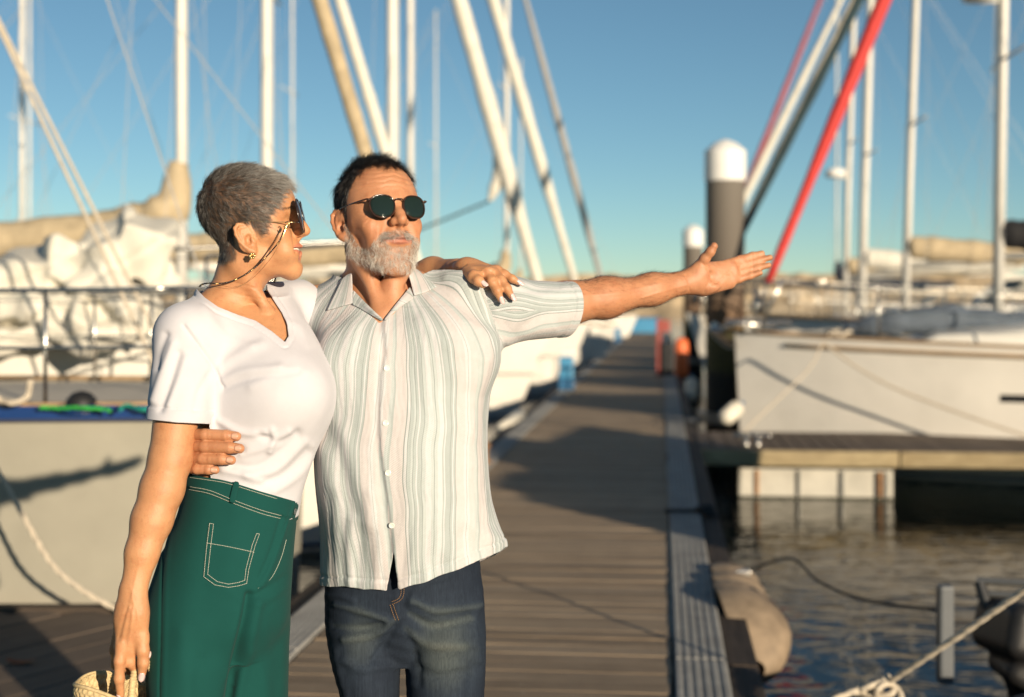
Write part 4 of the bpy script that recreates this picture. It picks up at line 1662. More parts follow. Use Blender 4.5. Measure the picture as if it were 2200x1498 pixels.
# piles
def pile(px_, w, ytop, Y, label):
    r = w / 2 * Y / F
    c = P(px_, ytop, Y)
    e = empty('mooring_pile', (c[0], c[1], WZ), label, 'mooring pile', 'capped piles along the walkway')
    zt = c[2] - (85 if w > 60 else 45) * Y / F
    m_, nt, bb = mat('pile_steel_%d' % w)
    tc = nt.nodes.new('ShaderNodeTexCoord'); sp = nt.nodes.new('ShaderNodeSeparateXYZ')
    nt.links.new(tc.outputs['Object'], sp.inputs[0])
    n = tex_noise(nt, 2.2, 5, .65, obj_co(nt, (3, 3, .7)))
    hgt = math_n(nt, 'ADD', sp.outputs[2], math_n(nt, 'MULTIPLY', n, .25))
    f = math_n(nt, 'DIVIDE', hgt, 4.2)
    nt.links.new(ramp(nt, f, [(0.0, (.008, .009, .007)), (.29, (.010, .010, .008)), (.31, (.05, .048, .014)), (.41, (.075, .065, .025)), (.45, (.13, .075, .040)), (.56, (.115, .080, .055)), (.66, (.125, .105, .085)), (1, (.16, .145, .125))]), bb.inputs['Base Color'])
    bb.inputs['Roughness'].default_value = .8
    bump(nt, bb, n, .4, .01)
    LOCAL[0] = True
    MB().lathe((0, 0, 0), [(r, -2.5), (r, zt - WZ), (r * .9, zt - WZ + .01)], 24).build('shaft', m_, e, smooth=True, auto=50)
    MB().lathe((0, 0, zt - WZ), [(r * 1.03, -.03), (r * 1.06, 0), (r * 1.06, (c[2] - zt) * .70), (r * .6, (c[2] - zt) * .90), (r * .12, (c[2] - zt))], 24).build('cap', M['white_paint'], e, smooth=True, auto=30)
    LOCAL[0] = False
    # roller guide that ties the pontoon to the pile
    q = pw(.27, 0)
    MB().lathe((c[0], c[1], .02), [(r * 1.25, -.06), (r * 1.45, -.06), (r * 1.45, .08), (r * 1.25, .08)], 20).build('guide', M['dull_steel'], e, smooth=True, auto=40)
    u0 = np.array((c[0], c[1])) @ np.array((math.cos(PA), -math.sin(PA)))
    v0 = np.array((c[0], c[1])) @ np.array((math.sin(PA), math.cos(PA)))
    for dv in (-.2, .2):
        MB().tube([pw(.20, v0 + dv, -.05), pw(u0 - r, v0 + dv * .7, 0)], .035, 6).build('guide_arm', M['dull_steel'], e)
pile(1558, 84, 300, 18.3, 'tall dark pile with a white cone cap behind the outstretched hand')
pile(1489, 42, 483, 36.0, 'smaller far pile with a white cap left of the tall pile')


def pedestal(px_, ybase, Y, label, hpx):
    c = P(px_, ybase, Y); c[2] = .012
    h = hpx * Y / F
    e = empty('power_pedestal', tuple(c), label, 'power pedestal', 'blue power pedestals along the walkway', -PA)
    LOCAL[0] = True
    w = .26
    MB().box((0, 0, h * .14), (w, w * .8, h * .28), bev=.02).build('base', M['pedestal_base'], e, smooth=False)
    MB().box((0, 0, h * .54), (w * .92, w * .72, h * .52), bev=.03).build('body', M['pedestal_blue'], e)
    MB().box((0, 0, h * .89), (w * 1.0, w * .78, h * .17), bev=.04).build('lamp_head', M['white_paint'], e)
    for x in (-.06, .06):
        MB().lathe((x, -w * .37, h * .55), [(.03, 0), (.035, .02), (.03, .04)], 10, np.array(((1, 0, 0), (0, 0, -1), (0, 1, 0.0)))).build('socket', M['pedestal_base'], e)
    LOCAL[0] = False
pedestal(1217, 836, 24.2, 'nearest blue power pedestal with a white head on the walkway\'s left edge', 88)
pedestal(1286, 766, 40.0, 'middle blue power pedestal on the walkway\'s left edge', 50)
pedestal(1327, 737, 53.0, 'farthest blue power pedestal near the walkway\'s end', 38)
c = P(1378, 716, 69.5)
bx = empty('blue_container', (c[0], c[1], 0), 'long blue locker across the far end of the walkway', 'locker', rz=-PA)
LOCAL[0] = True
MB().box((0, .6, .36), (1.85, 1.0, .7), bev=.03).build('body', M['pedestal_blue'], bx)
MB().box((0, .6, .74), (1.92, 1.06, .06), bev=.02).build('lid', M['pedestal_base'], bx)
LOCAL[0] = False
# safety station: red post, dark box, orange lifebuoy cover
c = P(1425, 808, 29.0); c[2] = 0
st_ = empty('safety_post', tuple(c), 'red safety post with a dark box at the walkway\'s right edge', 'safety post')
MB().box(c + (-.09, 0, .58), (.09, .09, 1.16), bev=.01).build('post', M['red_post'], st_)
MB().box(c + (.08, -.02, .36), (.26, .2, .66), bev=.02).build('box', M['dark_plastic'], st_)
MB().box(c + (.02, -.02, 1.02), (.22, .06, .24), bev=.01).build('sign', M['red_post'], st_)
c = P(1464, 800, 27.0); c[2] = .0
lb = empty('lifebuoy', tuple(c), 'orange lifebuoy holder standing at the walkway\'s right edge', 'lifebuoy')
MB().lathe(c, [(.10, .10), (.13, .16), (.13, .72), (.10, .80), (.02, .83)], 18).build('cover', M['orange'], lb, smooth=True)
MB().tube([c + (0, .02, 0), c + (0, .02, .12)], .04, 8).build('post', M['red_post'], lb)


def fender(a, b_, r, label, m='fender_white', group='fenders'):
    a, b_ = np.array(a, float), np.array(b_, float)
    d = b_ - a; L = np.linalg.norm(d); d /= L
    x = np.cross(d, (0.3, 1, 0.2)); x /= np.linalg.norm(x)
    A = np.stack((x, np.cross(d, x), d), 1)
    e = empty('fender', tuple(a), label, 'fender', group)
    MB().lathe(a, [(r * .3, 0), (r * .7, .03), (r, r * .7), (r, L - r * .7), (r * .7, L - .03), (r * .3, L)], 14, A).build('body', M[m], e, smooth=True)
    MB().lathe(b_, [(r * .25, 0), (r * .25, .05), (r * .12, .07)], 8, A).build('eye', M['pedestal_base'], e)
fender(pw(-1.96, 17.2, -.06), pw(-1.86, 18.6, .02), .085, 'long cream dock fender on the walkway\'s left edge behind the man')
fender(P(1484, 862, 24.0), P(1486, 812, 24.2), .11, 'white fender hanging beside the walkway in front of the pile')
fender(P(1552, 905, 16.9), P(1590, 870, 17.1), .10, 'small cream fender tucked under the white bow')
bc = empty('bollard', tuple(pw(-1.60, 13.1, .012)), 'small rusty bollard on the walkway\'s left strip beside the man\'s hip', 'bollard')
MB().lathe(pw(-1.66, 13.1, .012), [(.09, 0), (.09, .015), (.055, .02), (.05, .12), (.075, .14), (.07, .18), (.02, .20)], 16).build('post', M['rust'], bc, smooth=True)
# strap round the right strip
sv = 10.15
rope('mooring_rope', [pw(.02, sv, .022), pw(.14, sv, .024), pw(.27, sv + .01, .026), pw(.34, sv + .02, .02), pw(.40, sv + .03, -.06), pw(.42, sv + .1, -.3)], .014, M['rope_dark'], 'black rope tied round the walkway\'s right edge strip')
kb = MB()
kb.tube(catmull([pw(.30 + .05 * math.cos(a), sv + .06 * math.sin(a), .03 + .02 * math.sin(2 * a)) for a in np.linspace(0, 2 * math.pi, 9)[:-1]], 5, True), .022, 7, closed=True)
kb.tube(catmull([pw(.31 + .03 * math.cos(a), sv + .03 * math.sin(a), .05) for a in np.linspace(0, 2 * math.pi, 7)[:-1]], 5, True), .02, 7, closed=True)
tag(kb.build('rope_knot', M['rope_dark'], smooth=True), 'black rope knot on the right edge beam of the walkway', 'rope')

# corner bumper hanging on the walkway's right edge
def bumper():
    e = empty('dock_bumper', tuple(pw(.42, 7.2, -.1)), 'ribbed beige dock bumper hanging on the walkway\'s right edge', 'dock bumper')
    segs = [(8.10, 7.81, .165), (7.80, 7.51, .175), (7.50, 7.19, .185)]
    u0 = UR1 + .13
    for v0, v1, R_ in segs:
        rows = []
        n = 9
        for i in range(n):
            t = i / (n - 1)
            v = v0 + (v1 - v0) * t
            r = R_ * (.74 + .26 * math.sin(math.pi * (.08 + .84 * t)) ** .6)
            rows.append([pw(u0 - .05 + r * 1.30 * math.cos(a), v, -.12 + r * 1.05 * math.sin(a)) for a in np.linspace(-math.pi / 2, math.pi * .62, 13)])
        b = MB().grid(rows)
        b.add(rows[0], [tuple(range(13))]); b.add(rows[-1], [tuple(range(13))[::-1]])
        b.build('pad', M['bumper'], e, smooth=True, auto=50)
    rows = []
    for i in range(12):
        t = i / 11
        v = 7.19 - .42 * t
        r = .182 * math.sqrt(max(.02, 1 - max(0, (t - .25) / .78) ** 2.2))
        sag = -.11 - .12 * t * t
        rows.append([pw(u0 - .04 + .05 * t + r * (1.32 + .10 * t + .04 * math.sin(a * 4)) * math.cos(a), v, sag + r * 1.05 * math.sin(a)) for a in np.linspace(-math.pi / 2, math.pi * .62, 15)])
    b = MB().grid(rows)
    b.add(rows[0], [tuple(range(15))])
    b.build('end_pad', M['bumper'], e, smooth=True, auto=60)
    MB().box(pw(u0 + .03, 7.88, .02), (.10, .08, .03), bev=.006).build('bracket', M['steel'], e)
bumper()

# taut line with a big knot in the foreground, dinghy and outboard
kx = P(1888, 1478, 5.15)
rope('mooring_rope', [kx + (.02, .0, .01), P(1990, 1412, 5.0), P(2060, 1366, 4.9), P(2210, 1262, 4.7), P(2420, 1120, 4.4)], .012, M['rope_cream'], 'pale twisted rope running from the big knot up to the dark boat')
rope('mooring_rope', [kx + (-.02, 0, .0), P(1800, 1500, 5.1), P(1700, 1570, 5.0), pw(.33, 4.6, -.05)], .012, M['rope_cream'], 'pale rope tail running from the big knot towards the walkway')
kb = MB()
def loopk(c, rx, rz, tilt, r, ph=0):
    a = np.linspace(0, 2 * math.pi, 10)[:-1] + ph
    pts = [c + np.array((rx * math.cos(t), .02 * math.sin(2 * t + tilt), rz * math.sin(t) + tilt * .3 * rx * math.cos(t))) for t in a]
    cc = catmull(pts, 7, True)
    tt = np.linspace(0, 2 * math.pi * 9, len(cc))
    tg = np.gradient(cc, axis=0); tg /= np.linalg.norm(tg, axis=1, keepdims=True)
    s_ = np.cross(tg, (0.1, 1, .2)); s_ /= np.linalg.norm(s_, axis=1, keepdims=True); w_2 = np.cross(tg, s_)
    for k in range(3):
        kb.tube(cc + (s_ * np.cos(tt + k * 2.094)[:, None] + w_2 * np.sin(tt + k * 2.094)[:, None]) * r * .5, r * .58, 5, closed=True)
loopk(kx + (-.01, -.02, .0), .060, .022, .25, .012)
loopk(kx + (.025, -.03, -.01), .045, .030, -.5, .012, .4)
loopk(kx + (.03, .01, .0), .022, .036, .1, .012, 1)
loopk(kx + (-.04, .0, -.012), .048, .018, -.15, .012, 2)
tag(kb.build('rope_knot', M['rope_cream'], smooth=True), 'big pale twisted rope knot at the bottom edge over the water', 'rope')

db = empty('dinghy', (2.2, 4.9, WZ), 'black dinghy at the bottom right corner under the pale rope', 'dinghy')
MB().tube(catmull([(1.70, 3.8, -.30), (1.70, 4.4, -.26), (1.74, 4.9, -.20), (1.84, 5.2, -.15), (2.05, 5.32, -.12), (2.4, 5.32, -.12), (2.65, 5.1, -.16), (2.7, 4.5, -.24), (2.7, 3.8, -.3)], 4), .17, 18).build('tube', M['black_rubber'], db, smooth=True)
MB().box((2.2, 4.4, -.33), (.9, 1.5, .06), bev=.02).build('floor', M['dark_plastic'], db)
MB().box((2.2, 5.1, -.16), (.8, .06, .36), bev=.01).build('transom', M['dark_plastic'], db)
om = empty('outboard_motor', (2.3, 6.4, WZ), 'dark outboard motor with grey bracket bars beside the grey post', 'outboard motor')
cwl = P(2205, 1372, 6.4)
V, Q = grow_surface([RBox(cwl + (.06, 0, .02), (.24, .20, .12), euler(8, -6, 12), .06, .03), RBox(cwl + (.0, -.02, -.12), (.13, .14, .10), euler(4, 0, 30), .05, .04), Cone(cwl + (.02, .04, -.1), cwl + (.02, .06, -.35), .11, .07, .05)], .016)
link_mesh('cowling', mesh_from('cowling', V, outward(V, Q)), M['black_rubber'], om)
for yy in (1250, 1277):
    a, c_ = P(2098, yy - 2, 6.5), P(2260, yy + 6, 6.4)
    MB().tube([a, c_], .017, 8).build('bracket', M['dull_steel'], om)
MB().tube([P(2104, 1250, 6.5), P(2120, 1300, 6.46), P(2150, 1340, 6.4)], .026, 8).build('bracket', M['dark_plastic'], om)
MB().box(cwl + (.02, .08, -.45), (.10, .16, .3), bev=.03).build('leg', M['dark_plastic'], om)
pp = P(2030, 1312, 6.1)
MB_ = MB().box((pp[0], pp[1], pp[2] - .10), (.062, .07, .42), bev=.012)
tag(MB_.build('grey_post', plain('grey_post', (0.10, 0.11, 0.12), 0.5, noise=.15)), 'short grey square post standing in the water beside the dark outboard', 'post')
rope('mooring_rope', [pw(.42, 9.3, -.30), P(1690, 1200, 8.2), P(1760, 1250, 7.4), P(1860, 1290, 6.7), P(2020, 1312, 6.12)], .008, M['rope_dark'], 'thin dark rope dipping over the water to the grey post', twist=False)

# mooring lines of the big white yacht
rope('mooring_rope', [P(1768, 735, 16.15), P(1850, 795, 15.95), P(1960, 850, 15.7), P(2200, 935, 15.2), P(2400, 985, 14.9)], .016, M['rope_cream'], 'long mooring rope sloping down the white hull to the right')
rope('mooring_rope', [P(1768, 735, 16.15), P(1740, 790, 15.95), P(1680, 850, 15.7), P(1612, 915, 15.3), P(1592, 938, 15.05)], .012, M['rope_cream'], 'mooring rope from the white bow down to the steel cleat')
rope('mooring_rope', [P(1508, 640, 18.2), P(1512, 690, 18.0), P(1560, 745, 17.7), P(1600, 735, 17.5), P(1650, 715, 17.3)], .014, M['rope_cream'], 'slack rope from the tall pile to the white bow')

# motorboat just outside the picture on the right; its side throws the shade on the walkway
mb_ = yacht('dark motorboat lying along the walkway just beyond the right edge', (5.15 + 3.1 * math.sin(PA), 9.15), 90 - math.degrees(PA), 5.2, B=2.4, H=1.85, hull='navy', mast_x=.5, mast_h=1.0, mast_w=.05, furl=None, boom=None, cover=None, shrouds=False, back=False,
            seed=40, windows=2, spread=0, name='motorboat', rail_n=4, dodger='navy_canvas')
mb_['category'] = 'motorboat'
# ================================================================ heads
class Frame:
    """head frame: x towards the head's left, f forward, z up (metres, then scaled)"""
    def __init__(s, O, yaw, pitch, roll, scale):
        cy, sy = math.cos(R(yaw)), math.sin(R(yaw))
        x = np.array((cy, sy, 0)); f = np.array((sy, -cy, 0)); z = np.array((0, 0, 1.0))
        cp, sp = math.cos(R(pitch)), math.sin(R(pitch))
        f, z = f * cp + z * sp, z * cp - f * sp
        cr, sr = math.cos(R(roll)), math.sin(R(roll))
        x, z = x * cr + z * sr, z * cr - x * sr
        s.O, s.M, s.s = np.array(O, float), np.stack((x, f, z), 1), scale

    def w(s, x, f, z):
        return s.O + s.M @ (np.array((x, f, z)) * s.s)

    def loc(s, V):
        return (V - s.O) @ s.M / s.s

    def cone(s, a, b, r1, r2, k=0.012, op='u', flat=None):
        fl = None if flat is None else (s.M @ np.array(flat[0], float), flat[1])
        return Cone(s.w(*a), s.w(*b), r1 * s.s, r2 * s.s, k * s.s, op, fl)

    def ell(s, c, r, k=0.012, op='u', rot=None):
        Mx = s.M
        if rot is not None:
            Mx = s.M @ np.array(rot)
        return Ell(s.w(*c), np.array(r) * s.s, Mx, k * s.s, op)


def rotx(a):
    c, s = math.cos(R(a)), math.sin(R(a))
    return np.array(((1, 0, 0), (0, c, -s), (0, s, c)))


def rotz(a):
    c, s = math.cos(R(a)), math.sin(R(a))
    return np.array(((c, -s, 0), (s, c, 0), (0, 0, 1)))


def ear_prims(H, sd, size=1.0, out=28, off=(0.0700, 0.000, 0.0)):
    """outer ear on side sd (-1/+1): rim, inner fold, bowl, lobe"""
    co, so = math.cos(R(out)), math.sin(R(out))
    v_ax = np.array((sd * so, -co, 0.0))         # backwards and outwards
    n_ax = np.array((sd * co, so, 0.0))          # away from the ear plate
    u_ax = np.array((0, -0.18, 1.0)); u_ax /= np.linalg.norm(u_ax)
    B = np.array((sd * off[0], off[1], off[2]))
    def q(v, u, n=0.0):
        return B + (v * v_ax + u * u_ax + n * n_ax) * size
    rot = np.stack((v_ax, n_ax, u_ax), 1)
    rim = [(-.001, .006), (.002, .020), (.009, .029), (.019, .030), (.027, .023), (.029, .010), (.026, -.004), (.020, -.016), (.013, -.024)]
    P_ = [H.ell(q(.011, .003, -.001), (.0180 * size, .0052 * size, .0290 * size), .006, rot=rot),
          H.cone(q(.004, .016, -.004), q(.004, -.020, -.004), .0075 * size, .0065 * size, .008)]
    for a, b in zip(rim[:-1], rim[1:]):
        P_.append(H.cone(q(a[0], a[1], .002), q(b[0], b[1], .002), .0034 * size, .0034 * size, .003))
    inner = [(.009, .019), (.016, .017), (.0195, .008), (.018, -.004), (.0125, -.012)]
    for a, b in zip(inner[:-1], inner[1:]):
        P_.append(H.cone(q(a[0], a[1], .002), q(b[0], b[1], .002), .0028 * size, .0028 * size, .003))
    P_.append(H.cone(q(.013, -.023, .001), q(.006, -.0275, .0005), .0058 * size, .0062 * size, .005))
    P_.append(H.ell(q(.0085, -.003, .005), (.0072 * size, .0075 * size, .0100 * size), .003, 's', rot=rot))
    P_.append(H.cone(q(.0235, .018, .0075), q(.023, -.004, .0075), .0022 * size, .0020 * size, .003, 's'))
    P_.append(H.cone(q(.006, .0235, .0078), q(.017, .0245, .0078), .0022 * size, .0020 * size, .003, 's'))
    P_.append(H.cone(q(-.001, -.008, .002), q(.002, -.003, .004), .0042 * size, .0030 * size, .004))
    return Group(P_, k=.004 * H.s)


def face_prims(H, w=1.0, nose=1.0, jaw=1.0, smile=0.0, fem=False, brow=1.0, open_=0.0, cz=-.100, cran=None, lipk=1.0, fore=0.0, ntip=1.0, mcw=1.0):
    q = []
    E, C = H.ell, H.cone
    cc, cr = cran or ((0, -.006, .052), (.0745, .094, .082))
    q.append(E(cc, (cr[0] * w, cr[1], cr[2]), 0))
    q.append(E((0, .030 + fore, .052), (.061 * w, .064, .060), .03))
    q.append(E((0, .036, -.022 + (cz + .100) * .5), (.056 * w, .058, .082 - (cz + .100) * .5), .03))
    for s in (-1, 1):
        q.append(C((s * .0475 * w * jaw, .012, -.050), (s * .018 * jaw, .078, cz + .003), .0125, .0130, .030))
        q.append(C((s * .056 * w, .008, -.012), (s * .0475 * w * jaw, .012, -.050), .010, .0125, .025))
        q.append(E((s * .050 * w, .040, .024), (.017, .030, .026), .03))             # temple
        q.append(E((s * .042 * w, .071, -.014), (.019, .017, .015), .022))           # cheekbone
        q.append(C((s * .056 * w, .040, -.005), (s * .044 * w, .066, -.008), .010, .012, .02))
        q.append(E((s * .034, .074, -.046), (.018 + .004 * smile, .018 + .004 * smile, .020), .022))    # cheek
    q.append(E((0, .079, cz), (.020 * jaw, .0165, .0155), .018))                   # chin
    q.append(E((0, .080, -.047), (.030, .0235, .026), .022))                          # mouth mound
    for s in (-1, 1):
        q.append(C((s * .011, .093, .034), (s * .043 * w, .076, .036), .0085 * brow, .0085 * brow, .018))
        q.append(E((s * .032, .101, .011), (.0165, .013, .0105), .014, 's'))          # eye hollow
        q.append(E((s * .031, .0785, .011), (.0125, .0125, .0122), .004))             # lid over the eye
        q.append(C((s * .020, .0895, .0125), (s * .042, .084, .0115), .0022, .0020, .004))
    # nose
    q.append(C((0, .091, .030), (0, .111, .004), .0080, .0086, .012))
    q.append(C((0, .111, .004), (0, .1200 * nose, -.0075), .0086, .0102 * ntip, .010))
    q.append(C((0, .117 * nose, -.0105), (0, .100, -.0205), .0070, .0060, .006))
    for s in (-1, 1):
        q.append(E((s * .0125, .1050, -.0110), (.0078, .0115, .0082), .007))
        q.append(E((s * .0068, .1080, -.0208), (.0036, .0062, .0042), .004, 's'))
        # crease from nose to mouth corner
        q.append(C((s * .0215, .099, -.013), (s * (.033 + .004 * smile), .091, -.046), .0012, .0008, .014, 's'))
    # lips
    mc = (.0265 + .0085 * smile) * mcw
    up = .004 * smile
    zl = -.0440
    us = [0.0, .2, .45, .75, 1.0]
    fu = [.1030, .1022, .0985, .0925 - .001 * smile, .0893 - .0065 * smile]
    tu = [.0040, .0046, .0040, .0032, .0016]
    tl = [.0052, .0052, .0047, .0036, .0016]
    for s in (-1, 1):
        pu, pl_, ps, rs = [], [], [], []
        for u, f, a, b in zip(us, fu, tu, tl):
            x, zc = s * mc * u, zl + up * u ** 1.5
            o = open_ * (1 - u * u)
            pu.append((x, f, zc + .0042 * (1 - u) + .0012 * u + o * .30 - (.0008 if u == 0 else 0)))
            pl_.append((x, f - .0025 * (1 - u), zc - .0046 * (1 - u) - .0012 * u - o * .9))
            ps.append((x, f + .0045, zc - o * .32)); rs.append(.0008 + o * .58)
        for i in range(4):
            q.append(C(pu[i], pu[i + 1], tu[i] * lipk, tu[i + 1] * lipk, .004))
            q.append(C(pl_[i], pl_[i + 1], tl[i] * lipk, tl[i + 1] * lipk, .004))
        for i in range(4):
            q.append(C(ps[i], ps[i + 1], rs[i], rs[i + 1], .0025, 's'))
            if open_ > .004:
                a_, b_ = ps[i], ps[i + 1]
                q.append(C((a_[0], a_[1] - .008, a_[2]), (b_[0], b_[1] - .008, b_[2]), rs[i], rs[i + 1], .0025, 's'))
    q.append(C((0, .111, -.026), (0, .108, -.035), .0022, .0030, .006, 's'))          # philtrum
    q.append(C((-.012, .1025, -.0615), (.012, .1025, -.0615), .0050, .0050, .014, 's'))   # dip below the lip
    return q


def skin_tone(H, L, base, lip, rosy=(1.0, 0.86, 0.80), smile=0.0, open_=0.0, mcw=1.0, line=0.0):
    """albedo of the skin itself (lips, ruddier cheeks, nose and ears) plus painted shade between the lips"""
    n = len(L)
    c = np.tile(np.array(base, float), (n, 1))
    x, f, z = L[:, 0], L[:, 1], L[:, 2]
    ax = np.abs(x)
    def blob(cx, cf, cz, r):
        return np.exp(-(((ax - cx) ** 2 + (f - cf) ** 2 + (z - cz) ** 2) / (r * r)))
    m = 0.6 * blob(.042, .085, -.018, .022) + 0.7 * blob(0, .118, -.012, .016) + 0.6 * blob(.085, -.02, .0, .03)
    m = np.clip(m, 0, 1)[:, None]
    c = c * (1 - m) + c * np.array(rosy) * m
    up = .004 * smile
    mc = (.027 + .0085 * smile) * mcw
    u = np.clip(ax / mc, 0, 1)
    zc = -.0445 + up * u ** 1.5
    hgt = (.0098 + open_ * .9) * np.sqrt(np.maximum(1 - u ** 1.7, 0)) + .0006
    lipm = np.clip((hgt - np.abs(z - zc + .0005 + open_ * .3)) / .0022, 0, 1) * (ax < mc) * (f > .082)
    c = c * (1 - lipm[:, None]) + np.array(lip) * lipm[:, None]
    lm = line * np.exp(-((z - zc - .0007) / .0013) ** 2) * np.clip((mc * .97 - ax) / .003, 0, 1) * (f > .080)  # shade in the gap of the parted lips, painted into the tone
    c = c * (1 - lm[:, None]) + np.array((.09, .028, .022)) * lm[:, None]
    return c


# ---------------------------------------------------------------- strands
def sample_tris(V, T, wt, n):
    a = np.cross(V[T[:, 1]] - V[T[:, 0]], V[T[:, 2]] - V[T[:, 0]])
    ar = np.linalg.norm(a, axis=1) * wt
    cdf = np.cumsum(ar); cdf /= cdf[-1]
    t = np.searchsorted(cdf, rng.random(n))
    r1, r2 = np.sqrt(rng.random(n)), rng.random(n)
    w = np.stack((1 - r1, r1 * (1 - r2), r1 * r2), 1)
    return t, w


def strands(name, roots, nrm, flow, length, lift, shade, m, parent, npt=5, rad=0.00011, curl=0.35, drop=0.0):
    """hair as real curves growing out of the skin"""
    n = len(roots)
    t = np.linspace(0, 1, npt)[None, :, None]
    L = length[:, None, None]
    jit = rng.normal(0, 1, (n, 1, 3)) * curl * 0.28
    fl = flow[:, None, :] + jit
    nr = nrm[:, None, :]
    lf = lift[:, None, None]
    pts = roots[:, None, :] + L * (fl * (t * 0.55 + 0.45 * t * t) + nr * lf * (t - 0.55 * t * t))
    pts[..., 2] -= (L * drop * t * t)[..., 0]
    pts = pts - nr * 0.0006
    cu = bpy.data.hair_curves.new(name)
    cu.add_curves([npt] * n)
    cu.attributes['position'].data.foreach_set('vector', pts.astype(np.float32).ravel())
    r = np.tile(np.linspace(1, 0.35, npt), n) * rad
    ra = cu.attributes.get('radius') or cu.attributes.new('radius', 'FLOAT', 'POINT')
    ra.data.foreach_set('value', r.astype(np.float32))
    s = cu.attributes.new('shade', 'FLOAT', 'CURVE')
    s.data.foreach_set('value', shade.astype(np.float32))
    cu.materials.append(m)
    o = bpy.data.objects.new(name, cu)
    COL.objects.link(o)
    o.parent = parent
    o.matrix_parent_inverse = parent.matrix_basis.inverted()
    return o
# ================================================================ the man
HM = Frame(P(810, 488, 2.86), 29, 8.5, 0, 1.0)
m_head = face_prims(HM, w=1.0, nose=1.0, jaw=1.08, smile=0.6, brow=1.1, cz=-.095, open_=.0024, lipk=.80, mcw=1.16)
m_head += [ear_prims(HM, -1, 1.06, 30, (.0705, .008, .001)), ear_prims(HM, 1, 1.06, 26, (.0705, .008, .001))]
MANY = 2.86
m_neck = [Cone(P(800, 535, 2.89), P(816, 690, 2.90), .0545, .060, .03),
          Cone(P(778, 560, 2.83), P(818, 672, 2.795), .0135, .011, .03), Cone(P(868, 575, 2.83), P(838, 672, 2.795), .012, .011, .03),
          Ell(P(838, 618, 2.812), (.013, .013, .017), k=.02),
          Cone(P(770, 640, 2.94), P(715, 685, 2.96), .045, .045, .05), Cone(P(855, 640, 2.93), P(960, 640, 2.90), .045, .05, .05)]

MT = -0.20
M_TORSO = [(600, 730, 900, 2.90, .045), (640, 692, 985, 2.885, .075), (690, 668, 1048, 2.875, .100), (760, 668, 1074, 2.87, .120), (850, 676, 1052, 2.865, .135),
           (950, 684, 1045, 2.865, .142), (1060, 689, 1052, 2.865, .140), (1165, 690, 1074, 2.865, .138), (1290, 691, 1092, 2.865, .138)]
m_shirt = [Loft(rows_px(M_TORSO, MT), n=2.3, k=0),
           Cone(P(770, 640, 2.92), P(706, 690, 2.95), .055, .060, .05),
           Cone(P(706, 690, 2.95), P(615, 800, 3.07), .062, .060, .05),
           Cone(P(880, 632, 2.91), P(1000, 640, 2.875), .052, .058, .05),
           Cone(P(1000, 640, 2.875), P(1085, 662, 2.885), .056, .064, .04),
           Cone(P(1075, 668, 2.885), P(1240, 664, 2.965), .0645, .0555, .025),
           Ell(P(950, 770, 2.795), (.085, .05, .07), k=.06), Ell(P(770, 780, 2.79), (.075, .05, .07), k=.06),
           Ell(P(850, 1010, 2.80), (.13, .085, .16), k=.08)]
# skin inside the shirt, arms and hands
m_body = [Loft(rows_px([(600, 740, 890, 2.90, .04), (640, 705, 960, 2.885, .066), (690, 685, 1030, 2.875, .090), (760, 684, 1058, 2.87, .108), (850, 692, 1036, 2.865, .122),
                        (950, 700, 1028, 2.865, .126), (1060, 705, 1030, 2.865, .125), (1150, 715, 1020, 2.865, .098)], MT), n=2.2, k=.03),
          Ell(P(945, 770, 2.80), (.08, .045, .065), k=.06), Ell(P(775, 780, 2.795), (.07, .045, .065), k=.06),
          Cone(P(1000, 645, 2.875), P(1075, 660, 2.885), .045, .050, .04),
          Cone(P(1075, 660, 2.885), P(1225, 652, 2.985), .047, .0395, .03),
          Cone(P(708, 695, 2.95), P(605, 850, 3.08), .046, .042, .03),
          Cone(P(605, 850, 3.08), P(470, 935, 2.95), .040, .030, .03)]
CAM_V = np.array((0.05, 1.0, -0.02))
m_arm = [Cone(P(1215, 650, 2.98), P(1300, 640, 3.015), .0400, .0395, .03, flat=((0, 1, 0), .92)),
         Cone(P(1300, 640, 3.015), P(1400, 622, 3.06), .0390, .0300, .03),
         Cone(P(1400, 622, 3.06), P(1487, 604, 3.095), .0300, .0250, .03, flat=((0.1, 1, 0), .80))]
